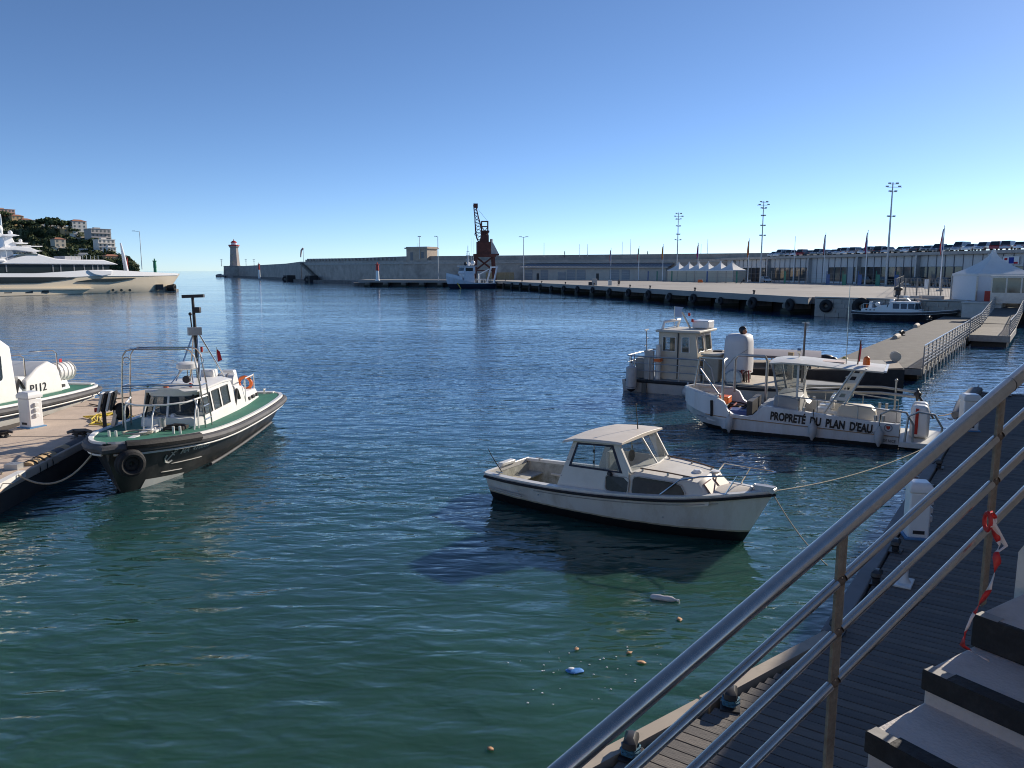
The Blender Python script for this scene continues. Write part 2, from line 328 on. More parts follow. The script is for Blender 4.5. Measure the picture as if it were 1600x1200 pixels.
wallrun('ledge_strip',rel([p+V(-.15,-.3,0) for p in (B2,B3,B4,B5,B6)]),[8.35,8.05,7.95,7.75,7.55],8.0-.55,.5,CONCP,bw)
wallrun('foot_ledge',rel([p+V(-2.5,-4.5,0) for p in (B0,B1,B2,V(-62,315,0),V(-50,262,0))]),[1.0]*5,-2,5,PIER,bw)
st=MB()                                                             # the dark stair climbing the wall face
p0=PY(497,436,352)-B2; 
f0=plane((B2.x,B2.y),(B3.x,B3.y),0)
d=(B3-B2).normalized(); nn=V(-d.y,d.x,0)
for i in range(16):
    s_=2.2+i*1.15; st.box(d*s_-nn*.7+V(0,0,8.2-i*.45),(1.5,1.4,.9),math.atan2(d.y,d.x))
st.build('stair',PIER,bw,smooth=0)
for s_ in (-5,21):
    MB().box(d*s_-nn*4.2+V(0,0,1.3),(5,4,3.2),math.atan2(d.y,d.x)).torus(d*s_-nn*6.4+V(0,0,1.2),.9,.4,'Y').build('fender_block',DARK,bw,smooth=0)
for i in range(26):
    s_=i*3.3+3; MB().box(d*s_-nn*-3.0+V(0,0,10.0-.02*i),(.5,2.9,1.0),math.atan2(d.y,d.x)).build('buttress',STONE,bw,smooth=0)
# lighthouse at the tip
LP=V(-231,648,0)
lh=thing('lighthouse','grey stone lighthouse with a red and white lantern at the breakwater tip','lighthouse',LP+V(0,0,8.6))
LS=mat('lighthouse_stone',(.4,.35,.32),.9,var=.15,scale=.5)
MB().lathe([(5.0,-.2),(4.9,.6),(4.2,.7),(3.3,15.4),(4.2,15.6),(4.3,16.6),(3.9,16.7)],n=8).build('tower',LS,lh,smooth=0)
MB().lathe([(4.4,16.6),(4.4,17.7)],n=16).build('gallery_rail',RED,lh,smooth=0)
MB().lathe([(2.2,16.6),(2.2,19.3),(2.5,19.4)],n=12).build('lantern',WHITE2,lh,smooth=0)
MB().lathe([(2.7,19.4),(1.6,20.6),(.3,21.2),(.2,22.4)],n=12).build('dome',RED,lh)
for z in (3.5,9): MB().box((-.6,-4.0+z*.06,z),(.9,.5,1.8)).build('window',GLASSD,lh,smooth=0)
MB().lathe([(13,-10),(12.4,-.2),(12.8,.0),(12.6,.3)],n=20).build('base_drum',STONE,lh,smooth=0,loc=(3,2,0))
for x,y in ((-10,-3),(10,-2),(14,6)): MB().cyl((x,y,0),(x,y,6),.25,.15,6).bx(x-1,x+1,y-.1,y+.1,5.6,5.9).bx(x-.8,x+.8,y-.1,y+.1,4.2,4.5).build('signal_post',GALV,lh,smooth=0)
# rocks by the tip
for i,(dx,dy,s) in enumerate(((-10.5,-8,3.0),(-8,-11,2.6),(-5,-13,2.2))):
    r=MB().ball((0,0,0),1,8,6); r.v=[tuple(Vector(q)*(1+.35*noise.noise(Vector(q)*1.7+V(i*9,0,0)))) for q in r.v]
    o=r.build('rock',STONE,None,smooth=0,loc=LP+V(dx,dy,.8)); o.scale=(s,s,s*.55); tag(o,'dark boulder in the water at the foot of the lighthouse','rock','boulders below the lighthouse')
def beacon(name,u,v,z,h,colr,label,w=.55,base=True):
    p=P(u,v,z) if z is not None else u
    t=thing(name,label,'beacon',p)
    MB().lathe([(w*1.3,0),(w*1.25,.3),(w,.35),(w*.8,h*.55)],n=12).build('column',WHITE2 if base else colr,t)
    MB().lathe([(w*.95,h*.55),(w*.8,h*.85),(w*1.2,h*.86),(w*1.2,h*.9)],n=12).build('painted_top',colr,t)
    MB().cyl((0,0,h*.9),(0,0,h),w*.45,w*.35,8).build('lamp',colr,t); return t
beacon('harbour_beacon',590,438.5,QZ,5.4,RED,'white harbour beacon with red top on the end of the low quay')
beacon('harbour_beacon',P(405.5,435,1.0),0,None,8.2,RED,'distant white harbour beacon with red top at the foot of the breakwater')
# windsock on the wall
wp=V(-97.5,364,9.6); t=thing('windsock','limp pale windsock on a thin pole above the breakwater wall','windsock',wp)
MB().cyl((0,0,-.4),(0,0,6.0),.1,.07,6).build('pole',GALV,t)
MB().tube([(0,0,5.8),(-.9,0,4.8),(-1.2,0,3.0),(-1.3,0,1.6)],[.5,.42,.35,.25],8).build('sock',mat('sock_cloth',(.55,.4,.36),.8),t)
MB().lathe([(.2,5.6),(.6,5.6)],n=8).build('hoop',GALV,t)
# watch house on the wall
hp=V(-34.5,284.5,8.7); rz=math.atan2(-24,44)
t=thing('watch_house','square stone watch house with a flat cornice roof on top of the breakwater','building',hp,rz)
PLA=mat('ochre_plaster',(.46,.38,.3),.9,var=.15,scale=.8,grime=(.3,.25,.2),gamt=.3)
MB().bx(-4.6,4.6,-.6,6,-.3,4.2).build('wall',PLA,t,smooth=0); MB().bx(-5.1,5.1,-1.1,6.5,4.2,4.65).bx(-4.7,4.7,-.7,6.1,4.65,4.95).build('roof',PLA,t,smooth=0)
for x in (-2.2,2.6): MB().bx(x-.6,x+.6,-.66,-.55,.8 if x>0 else -.1,3.0).build('window' if x>0 else 'door',mat('grey_shutter',(.2,.21,.22),.7),t,smooth=0)
MB().cyl((1.6,-.9,.5),(1.6,-.9,8.6),.12,.09,6).bx(.9,2.3,-1,-.8,8.4,8.7).build('lamp_mast',GALV,t,smooth=0)
MB().cyl((-1.2,2,4.9),(-1.2,2,6.4),.06,.04,5).build('antenna',GALV,t)
# ================================================================ headland with villas and pines
SIL=[(-260,318),(-120,326),(-40,336),(0,346),(40,352),(70,357),(105,362),(125,372),(140,380),(155,388),(170,393),(182,397),(195,409),(208,417),(218,424),(226,429)]
def silv(u):
    for (a,b),(c,d) in zip(SIL,SIL[1:]):
        if a<=u<=c: return b+(d-b)*(u-a)/(c-a)
    return 430
def hdist(v): return 560+max(0,424-v)*3.2
def hillp(u,v): return PY(u,v,hdist(v))
hm=MB(); us=[-260+486*i/60 for i in range(61)]; NT=16
for u in us:
    vs=silv(u)
    for k in range(NT+1):
        v=430+(vs-430)*k/NT; p=hillp(u,v); w=noise.noise(p*.03)*3*(k/NT if k<NT else 0); hm.v.append((p.x,p.y+w*2,p.z+w*.3))
    p=hillp(u,vs); k1=(p.y+160)/p.y; k2=(p.y+420)/p.y; hm.v.append((p.x*k1-25,p.y*k1,p.z*.6)); hm.v.append((p.x*k2-70,p.y*k2,-2))
K=NT+3
for i in range(60):
    for k in range(K-1): hm.f.append((i*K+k,(i+1)*K+k,(i+1)*K+k+1,i*K+k+1))
SCRUB=mat('hill_scrub',(.075,.085,.04),.95,var=.5,scale=.05,grime=(.2,.16,.11),gamt=.45,gscale=.03)
struct(hm.build('hill',SCRUB,smooth=60,fix=False))
def leafmat(key,c):
    m=mat(key,c,.8,var=.45,scale=.25,spec=.2); return m
LEAF=[leafmat('pine_leaf',(.065,.09,.04)),leafmat('oak_leaf',(.085,.105,.05)),leafmat('olive_leaf',(.12,.135,.075))]
BARK=mat('bark',(.13,.09,.065),.95,var=.3,scale=2)
def crown(kind,seed):
    r=random.Random(seed); m=MB(); blobs=[]
    if kind=='umbrella':
        for k in range(15):
            a=r.uniform(0,2*PI); q=math.sqrt(r.random())*5.2; blobs.append((q*math.cos(a),q*math.sin(a),8.2-q*.12+r.uniform(-.4,.5),1.7,.8))
    elif kind=='cypress':
        for k in range(12): blobs.append((r.uniform(-.4,.4),r.uniform(-.4,.4),1+k*.75,1.25-k*.085,1.4))
    else:
        for k in range(16):
            a=r.uniform(0,2*PI); q=math.sqrt(r.random())*3.1; z=4.2+r.uniform(-2,2.6)*(1-q/5); blobs.append((q*math.cos(a),q*math.sin(a),z,1.5,1.15))
    for bx_,by,bz,rr,fl in blobs:
        for j in range(46):
            d=Vector((r.gauss(0,1),r.gauss(0,1),r.gauss(0,1))).normalized(); c=Vector((bx_,by,bz))+Vector((d.x*rr,d.y*rr,d.z*rr*fl*.8))*r.uniform(.75,1.08)
            a=Vector((r.gauss(0,1),r.gauss(0,1),r.gauss(0,1))).normalized(); t=(d+a*.7).normalized(); x=t.orthogonal().normalized(); y=t.cross(x); s=r.uniform(.28,.6)
            m.quad(c-x*s-y*s*.6,c+x*s-y*s*.6,c+x*s*.8+y*s*.7,c-x*s*.7+y*s*.8)
    return m
def trunk(kind):
    m=MB()
    if kind=='umbrella':
        m.tube([(0,0,-1),(.1,0,3),(0,.2,6.5)],[.45,.36,.28],7)
        for a in range(6): m.tube([(0,.2,5.6),(1.5*math.cos(a),1.5*math.sin(a),6.9),(3.4*math.cos(a),3.4*math.sin(a),8)],[.2,.15,.08],5)
    else:
        m.tube([(0,0,-1),(.1,0,2),(0,0,4)],[.35,.28,.18],7)
        for a in range(4): m.tube([(0,0,2),(1.2*math.cos(a*1.6),1.2*math.sin(a*1.6),3.6)],[.15,.07],5)
    return m
TREES=[]
for i,(kd,lm) in enumerate((('umbrella',0),('umbrella',0),('round',1),('round',1),('round',2),('round',0),('cypress',0))):
    TREES.append((kd,crown(kd,30+i).mesh('crown',LEAF[lm],0,False),trunk(kd).mesh('trunk',BARK,50)))
TL={'umbrella':('umbrella pine with flat dark crown on the villa hillside','umbrella pines on the headland'),'round':('bushy green tree between the villas on the headland','trees covering the headland'),'cypress':('slim dark cypress on the headland slope','cypresses on the headland')}
def tree(k,p,s,label=None,rz=0,sz=None):
    kd,c,tr=TREES[k]; nm={'umbrella':'umbrella_pine','round':'hillside_tree','cypress':'cypress'}[kd]
    lb,gp=TL[kd] if kd!='round' else {2:('mid green bushy tree between the villas on the headland','mid green trees on the headland'),3:('mid green bushy tree between the villas on the headland','mid green trees on the headland'),4:('pale olive-green bushy tree between the villas on the headland','olive-green trees on the headland'),5:('dark pine-green bushy tree between the villas on the headland','dark green trees on the headland')}[k]
    t=thing(nm,label or lb,'tree',p,rz,None if label else gp); t.scale=(s,s,sz or s)
    place(c,'crown',t); place(tr,'trunk',t); return t
r_=random.Random(5)
for u,v,k,s,lb in ((36,362,0,1.25,'lone umbrella pine rising above the ochre houses on the headland ridge'),(80,370,1,2.0,None),(97,372,0,1.9,None),(116,371,0,1.0,'small umbrella pine beside the white villa with the red roof'),(52,358,5,1.0,None),(4,352,1,1.6,None)):
    tree(k,hillp(u,v)-V(0,0,1),s,lb,r_.uniform(0,6))
n_=0
for i in range(520):
    u=r_.uniform(-14,212); v=r_.uniform(silv(u)+1.5,428)
    if n_>=255: break
    p=hillp(u,v); k=r_.choice((2,2,3,3,4,4,5,5,6)) ; s=r_.uniform(1.0,1.9)*(1 if k!=6 else .9)
    if u>150: s*=.72
    tree(k,p-V(0,0,s*1.7 if k!=6 else 1),s,None,r_.uniform(0,6),s*r_.uniform(.8,1.1)); n_+=1
ROOF=mat('terracotta_roof',(.34,.15,.09),.9,var=.2,scale=1); SHUT=mat('villa_shutter',(.12,.14,.14),.7)
def villa(u,v,w,h,cl,label,floors=2,roof='hip',dep=9,rz=.95,nw=3):
    p=hillp(u,v)-V(0,4,0); t=thing('villa',label,'house',p,rz)
    wm=mat('villa_wall_%.2f_%.2f_%.2f'%cl,cl,.9,var=.08,scale=.4,grime=tuple(x*.75 for x in cl),gamt=.2,gscale=.2)
    w,h,dep=w*.85,h*.85,dep*.85
    MB().bx(-w/2,w/2,-dep/2,dep/2,-5,h).build('wall',wm,t,smooth=0)
    if roof=='hip':
        o=.5; MB().add([(-w/2-o,-dep/2-o,h),(w/2+o,-dep/2-o,h),(w/2+o,dep/2+o,h),(-w/2-o,dep/2+o,h),(-w*.22,0,h+dep*.2),(w*.22,0,h+dep*.2)],[(0,1,5,4),(1,2,5),(2,3,4,5),(3,0,4),(3,2,1,0)]).build('roof',ROOF,t,smooth=0)
    else:
        rf=MB().bx(-w/2-.4,w/2+.4,-dep/2-.4,dep/2+.4,h,h+.4).build('roof',wm,t,smooth=0)
        MB().bx(-w*.2,w*.12,-1,2,h+.4,h+1.6).build('roof_box',wm,rf,smooth=0)
    wi=MB().bx(-.65,.65,-.12,.06,-.85,.85).mesh('window',SHUT,0)
    for fl in range(floors):
        z=(fl+.55)*h/floors
        for k in range(nw): place(wi,'window',t,(-w/2+w*(k+.5)/nw,-dep/2,z))
        for k in range(2): place(wi,'window',t,(w/2,-dep/4+dep/2*k,z),PI/2)
    if roof=='flat':
        for fl in range(1,floors): MB().bx(-w/2,w/2,-dep/2-1.5,-dep/2,fl*h/floors-.15,fl*h/floors).build('balcony',wm,t,smooth=0)
    return t
VW=(.66,.62,.56); VO=(.55,.38,.2); VP=(.5,.33,.27); VC=(.58,.5,.4); VG=(.4,.37,.34)
for a in ((126,368,15,15,VW,'tall white villa with red hipped roof on the headland skyline',4,'hip',11,.9,3),
 (7,349,26,16,VP,'long pink apartment house on the headland ridge',4,'flat',12,.95,7),
 (30,350,13,9,VO,'ochre house with tiled roof below the lone umbrella pine',2,'hip'),
 (44,352,12,6,(.62,.45,.22),'low yellow house with tiled roof on the headland ridge',2,'hip'),
 (84,361,10,9,VW,'white house half hidden under the spreading umbrella pines',3,'hip'),
 (103,363,16,6,VC,'low cream house with long terraces below the umbrella pines',2,'flat'),
 (110,370,12,8,VO,'ochre retaining house on the slope under the white villa',2,'flat'),
 (128,380,14,9,VW,'white terraced house directly below the tall white villa',2,'flat'),
 (136,382,16,6,VC,'long cream house with flat roof beside the terraced slope',2,'flat'),
 (158,385,20,17,(.42,.39,.37),'big grey stone house standing on the end of the ridge',4,'flat',14,.95,5),
 (151,382,14,9,VC,'cream house next to the big grey stone house',3,'flat'),
 (168,398,16,14,VW,'white apartment house below the grey stone house',4,'flat',10,.95,4),
 (176,404,8,10,(.7,.68,.64),'narrow white house low on the end of the slope',3,'flat'),
 (97,399,10,15,(.5,.45,.36),'tall cream villa with turret among the trees mid-slope',4,'hip',9,.95,2),
 (103,405,12,10,VC,'cream villa with balconies beside the turreted villa',3,'flat'),
 (137,400,22,5,VW,'modern white house with long stacked terraces',2,'flat',9,.7,6),
 (136,405,26,4,(.72,.7,.66),'lower terrace wing of the modern white house',1,'flat',8,.7,7),
 (122,408,24,4,VG,'low grey terraced house by the shore road',1,'flat',8,.7,6),
 (178,411,14,6,VO,'ochre boathouse low on the shore of the headland',2,'hip'),
 (3,364,12,10,VC,'cream house low among trees behind the yacht mast',3,'flat'),
 (66,352,16,5,VG,'grey flat roofed house on the ridge left of the umbrella pines',1,'flat'),
 (2,372,10,8,(.5,.43,.34),'stone house near the yacht radar domes',2,'flat')):
    villa(*a)
# the left mole behind the yacht's bow
mole=MB().prism([V(-175,330,0),V(-121,246,0),V(-114.5,246,0),V(-116,258,0),V(-158,345,0)],-2,2.4).build('mole',CONC,smooth=0); struct(mole)
MB().box((-118,248,3.0),(6,2,1.4),.1).build('mole_parapet',CONC,mole,smooth=0)
p=P(247,424,2.4); t=beacon('harbour_beacon',V(-116.3,253,2.4),0,None,6.5,GREENP,'dark green harbour beacon on the mole beyond the yacht bow',.55,False)
t=beacon('harbour_beacon',V(-148.5,300,2.4),0,None,8,RED,'thin red beacon post in front of the headland shore',.28,False)
def lamp(p,h,label,arms=1,name='street_lamp',aw=1.6,rz=0):
    t=thing(name,label,'street lamp',p,rz)
    MB().cyl((0,0,0),(0,0,h),h*.011,h*.007,8).build('post',GALV,t)
    for s in ((-1,) if arms==1 else (-1,1)): MB().bar((0,0,h-.1),(s*aw,0,h+.1),.12,.1).box((s*aw,0,h+.12),(.9,.4,.16)).build('lamp_head',GALV,t,smooth=0)
    return t
lamp(PY(222,421,235),11.3,'grey street lamp with one arm on the mole beyond the yacht bow',1,rz=.2)
# ================================================================ superyacht
YA,YB=(-101.1,152.5),(-82.6,186.5)
yf=plane(YA,YB,0); d=(Vector(YB)-Vector(YA)).normalized(); YR=math.atan2(d.y,d.x)
yt=thing('superyacht','large motor yacht with beige hull and white superstructure with radar domes','yacht',(YA[0],YA[1],0),YR)
def ypx(l): return [yf(u,v) for u,v in l]                            # (along hull, height)
YH=mat('beige_yacht_hull',(.64,.55,.41),.2,var=.03,coat=.5); YW=mat('yacht_white',(.82,.81,.8),.22,var=.02,coat=.4)
YL=-26.0
bowx=plane(YA,YB,5.2)(281,429)[0]
HBY=lambda s:5.2*(1-max(0,min(1,(s-YL)/(bowx-YL))-.42)**2.3/.58**2.3)+.02
def yq(u,v):                                                         # pixel on the curved near side of the hull
    s=0
    for _ in range(12): s,z=plane(YA,YB,5.2-HBY(s))(u,v)
    return (s,z)
def lerp(l,s):
    for (a,b),(c,d_) in zip(l,l[1:]):
        if a<=s<=c: return b+(d_-b)*(s-a)/(c-a+1e-9)
    return l[-1][1] if s>l[-1][0] else l[0][1]
SHEER=[(-99,yf(0,434)[1])]+[yq(*q) for q in ((0,434),(90,434),(130,432),(200,431.5),(250,430.5))]+[(bowx,plane(YA,YB,5.2)(281,429.5)[1])]
stw=plane(YA,YB,5.2)(259,456)[0]; rings=[]; N=30
for i in range(N+1):
    t=i/N; s=YL+(bowx-YL)*(1-(1-t)**1.6); hb=HBY(s); ztop=lerp(SHEER,s)+.3
    w=max(0,min(1,(s-stw+1.0)/(bowx-stw+1.0))); zb=-1.6+(ztop+1.55)*w**1.1
    q=max(0,(s-8)/(bowx-8)) if s>8 else 0; k=1-.55*q
    rings.append([V(s,5.2-sg*hb*f_,zb+(ztop-zb)*h_) for sg,f_,h_ in ((1,1,1),(1,.5+.5*k,.62),(1,.97*k,.3),(1,0,0),(-1,.97*k,.3),(-1,.5+.5*k,.62),(-1,1,1))])
yh=MB().loft(rings).build('hull',YH,yt,smooth=50)
def yband(name,upper,lower,out,mt,parent=yt,n=26,y_in=None):
    """a strip on the near side that follows the hull's plan curve"""
    def at(l,s):
        for (a,b),(c,d_) in zip(l,l[1:]):
            if a<=s<=c: return b+(d_-b)*(s-a)/(c-a+1e-9)
        return l[-1][1] if s>l[-1][0] else l[0][1]
    s0,s1=upper[0][0],upper[-1][0]; m=MB(); a=[];b=[]
    for i in range(n+1):
        s=s0+(s1-s0)*i/n; y=5.2-HBY(s)-out; z1=at(upper,s); z0=min(at(lower,s),z1-.02)
        m.v+=[(s,y,z0),(s,y,z1),(s,y+.6+out,z1),(s,y+.6+out,z0)]
    for i in range(n):
        for k in range(4): l=(k+1)%4; m.f.append((i*4+k,i*4+l,i*4+4+l,i*4+4+k))
    return m.build(name,mt,parent,smooth=40)
def yp(l): return [yf(*q) for q in l]
def yqq(l): return [yq(*q) for q in l]
# white upper hull sweep, dark glass bands, rub strake, anchor pocket
yband('bulwark',yqq([(-40,427),(60,427),(137,422),(180,422),(230,425),(278,427.2)]),yqq([(-40,434),(90,434),(130,432),(150,431),(200,431.5),(278,430.2)]),.12,YW)
yband('hull_window_band',yqq([(-40,433),(100,433),(118,434.5)]),yqq([(-40,443.5),(60,442.5),(95,438),(118,434.8)]),.2,GLASSD)
yband('hull_window_band',yqq([(121,439.6),(150,435.5),(212,434.2)]),yqq([(121,440.4),(180,440),(212,434.8)]),.2,GLASSD)
yband('rub_strake',yqq([(-40,449.6),(135,449.4),(145,450.2)]),yqq([(-40,452.6),(135,452),(145,451)]),.3,YH)
for u in (13,46,71):
    s0,z0=yq(u,456); MB().box((s0,5.2-HBY(s0)*.93-.02,z0),(1.5,.5,.55)).build('porthole',GLASSD,yt,smooth=0)
for u in (179,192,205):
    s0,z0=yq(u,453.5); MB().lathe([(.3,-.1),(.3,.1)],(s0,5.2-HBY(s0)*.86,z0),10,'Y').build('porthole',GLASSD,yt)
s0,z0=yq(250,448.5); MB().box((s0,5.2-HBY(s0)*.9,z0),(1.6,1.2,1.3),-.5).build('anchor_pocket',DARK,yt,smooth=0)
# superstructure: stacked decks drawn from their side outline
def ydeck(name,poly,y0,y1,mt,bev=.25,par=yt):
    return MB().prof(yp(poly),y0,y1).build(name,mt,par,smooth=40,bevel=bev)
ydeck('main_deck_house',[(-40,427),(-40,413),(176,413.5),(176,424),(137,427)],1.2,9.2,GLASSD,.05)
for u in (15,88,100,121,137,150,158,166): 
    s0,z0=yf(u,419); MB().bx(s0-.12,s0+.12,1.12,1.25,yf(u,425)[1],yf(u,413.5)[1]).build('mullion',mat('grey_mullion',(.2,.21,.22),.4),yt,smooth=0)
ydeck('bridge_wing',[(137,422),(177,421.5),(175,429),(160,432),(148,430),(140,426)],.0,1.6,YW)
ydeck('upper_deck',[(-40,412.5),(-40,408),(8,410),(22,404),(36,400),(60,396),(75,400),(90,404),(110,405.5),(165,406),(182,411),(188,413.4)],.6,9.8,YW,.3)
ydeck('arch_window',[(22,402),(32,397.5),(45,396),(61,396),(62,399),(45,398.5),(33,400.5)],.5,.9,GLASSD,.02)
ydeck('sun_deck_house',[(11,410),(12,386),(28,384),(34,398),(20,404)],2.5,8,YW)
ydeck('hardtop',[(-40,386.5),(-5,385),(10,388),(30,384.5),(52,386),(66,391),(74,392),(58,394),(30,391),(-40,391)],1.4,9,YW,.15)
ydeck('hardtop_strut',[(58,392),(63,392),(72,402),(62,401)],1.8,2.4,YW,.05)
ydeck('mast_base',[(22,386),(24,365),(33,365),(44,385)],3.8,6.6,YW,.15)
ydeck('mast_wing',[(12,366),(33,365),(44,367.5),(30,369.5),(14,368)],2.8,7.6,YW,.1)
ydeck('radar_deck',[(36,378),(60,379),(58,381),(42,381)],3.4,7,YW,.08)
ydeck('forward_visor',[(46,383.5),(78,384),(78,385.2),(46,385)],2.6,7.8,YW,.05)
ydeck('wheelhouse_box',[(56,388),(57,383),(64,383),(66,389)],3.5,7,YW,.1)
def dome(u,v,rpx,y): s0,z0=yf(u,v); MB().ball((s0,y,z0),rpx*.13,14,10,(1,1,1.15)).cyl((s0,y,z0-rpx*.24),(s0,y,z0-.3),.35,.5).build('radar_dome',YW,yt)
dome(11,357.5,6,3.0); dome(22.5,357.5,6.5,6.2); dome(38,363,3.4,5); dome(54,375.5,2.6,5)
s0,z0=yf(26,366); MB().cyl((s0,5.2,z0),(s0,5.2,yf(26,333)[1]),.22,.14,8).build('mast_pole',YW,yt)
s0,z0=yf(217,423.5); MB().tube([(s0+.6,5.2,z0-1),(s0,5.2,z0+3.5),(s0-.5,5.2,yf(214,379)[1])],[.55,.4,.18],10).build('foredeck_mast',YW,yt)
s0,z0=yf(16,404); MB().cyl((s0,1.0,z0-1),(s0-.4,1.0,yf(14,372)[1]),.07,.05,6).build('whip_antenna',WHITE2,yt)
for u in range(116,164,6):
    s0,z0=yf(u,406); MB().cyl((s0,1.0,z0-.2),(s0,1.0,z0+.95),.05,.05,5).build('rail_post',STEEL,yt)
MB().prof(yp([(114,405.5),(140,405.5),(140,400.5),(114,400)]),3,7,).build('sun_pad',mat('grey_cover',(.45,.45,.46),.8),yt,smooth=0,bevel=.1)
MB().prof(yp([(-40,403),(8,404),(14,407),(8,410),(-40,411)]),.2,1.5).build('tender',YW,yt,bevel=.4)
p=P(268,455.5,0)
bf=thing('mooring_dolphin','black rubber fender cluster at the mole end under the yacht bow','fender',(p.x-2.2,p.y+3,0))
MB().cyl((0,0,.75),(1.5,0,.95),.7,.8,12).build('fender_roll',BLACK,bf); MB().torus((1.6,0,.95),.6,.3,'X').build('tyre',BLACK,bf); MB().bx(-1,2,0,1.5,-1,.5).build('plinth',PIER,bf,smooth=0)
# ================================================================ buildings and kit on the commercial quay
# terminal with a car park on its roof; facade runs beside the quay edge
TA=V(57.5,245,0); TB=V(106,76,0); td=(TB-TA).normalized(); TRZ=math.atan2(td.y,td.x); TLn=(TB-TA).length
ter=thing('terminal_building','long low ferry terminal with panelled glass front and roof car park','building',TA+V(0,0,QZ),TRZ)
# local x along facade, local -y is toward ... find side facing the harbour
TZ=6.0
PANW=mat('white_panel',(.6,.6,.59),.5,var=.08,scale=.6,grime=(.4,.38,.36),gamt=.2); MUL=mat('grey_steel_frame',(.16,.17,.19),.5,.3); TGL=glass('terminal_glass',(.07,.08,.08),.06)
FY=1 if False else -1
MB().bx(0,TLn,.35,16,0,TZ).build('core',mat('terminal_inside',(.1,.1,.1),.8),ter,smooth=0)
MB().bx(-1,TLn+1,-1.0,40,TZ,TZ+.55).build('roof_deck',mat('roof_concrete',(.42,.41,.39),.85,var=.15,scale=.5),ter,smooth=0)
MB().bx(-1,TLn+1,-1.06,-.9,TZ+.1,TZ+.62).build('fascia',CONCP,ter,smooth=0)
nb=int(TLn/2.1); bwid=TLn/nb
pan=MB().bx(.06,bwid-.06,-.06,.1,3.75,TZ-.02).mesh('upper_panel',PANW,0); gl=MB().bx(.06,bwid-.06,0,.1,.5,3.7).mesh('glass_pane',TGL,0)
solid=MB().bx(.04,bwid-.04,-.08,.1,.05,TZ-.02).mesh('wall_panel',PANW,0); shut=MB().bx(.04,bwid-.04,.02,.1,.05,4.2).mesh('roller_shutter',mat('grey_shutter2',(.45,.46,.47),.6),0); dk=MB().bx(.04,bwid-.04,.12,.2,.1,3.4).mesh('dark_bay_panel',DARK,0)  # the dark panel gives a bay opening its shade by colour
mu=MB().bx(-.07,.07,-.16,.16,0,TZ-.01).mesh('mullion',MUL,0); cl=MB().bx(-.2,.2,-.9,.2,0,TZ-.01).mesh('column',GALV,0)
pl_=MB().bx(.06,bwid-.06,-.05,.1,.02,.46).mesh('plinth_panel',PANW,0)
r2=random.Random(11)
for i in range(nb):
    x=i*bwid; place(mu,'mullion',ter,(x,0,0))
    if i%8==3: place(cl,'column',ter,(x,-.2,0))
    g=(i//3)%7
    if g==2: place(solid,'wall_panel',ter,(x,0,0))
    elif g==5 and i%3!=2: place(dk,'dark_bay_panel',ter,(x,0,0)); place(pan,'upper_panel',ter,(x,0,0))
    elif g==4 and i%3==0: place(shut,'roller_shutter',ter,(x,0,0)); place(pan,'upper_panel',ter,(x,.02,0))
    else: place(pan,'upper_panel',ter,(x,0,0)); place(gl,'glass_pane',ter,(x,0,0)); place(pl_,'plinth_panel',ter,(x,0,0))
def tlocal(x,y,z): c,s=math.cos(TRZ),math.sin(TRZ); return TA+V(c*x-s*y,s*x+c*y,QZ+z)
# banner with blue, white and red on the facade
t=thing('facade_sign','white banner with red, blue and white patches on the terminal front','sign',tlocal(112,-.35,4.7),TRZ)
MB().bx(-1.6,1.6,-.05,0,-.65,.75).build('board',WHITE2,t,smooth=0); MB().bx(-.4,.6,-.07,-.052,-.5,.6).build('blue_patch',FLAG['blue'],t,smooth=0); MB().bx(.62,1.4,-.07,-.052,-.55,-.2).build('red_patch',FLAG['red'],t,smooth=0); MB().bx(-1.3,-.7,-.07,-.052,.1,.5).build('red_mark',FLAG['red'],t,smooth=0)
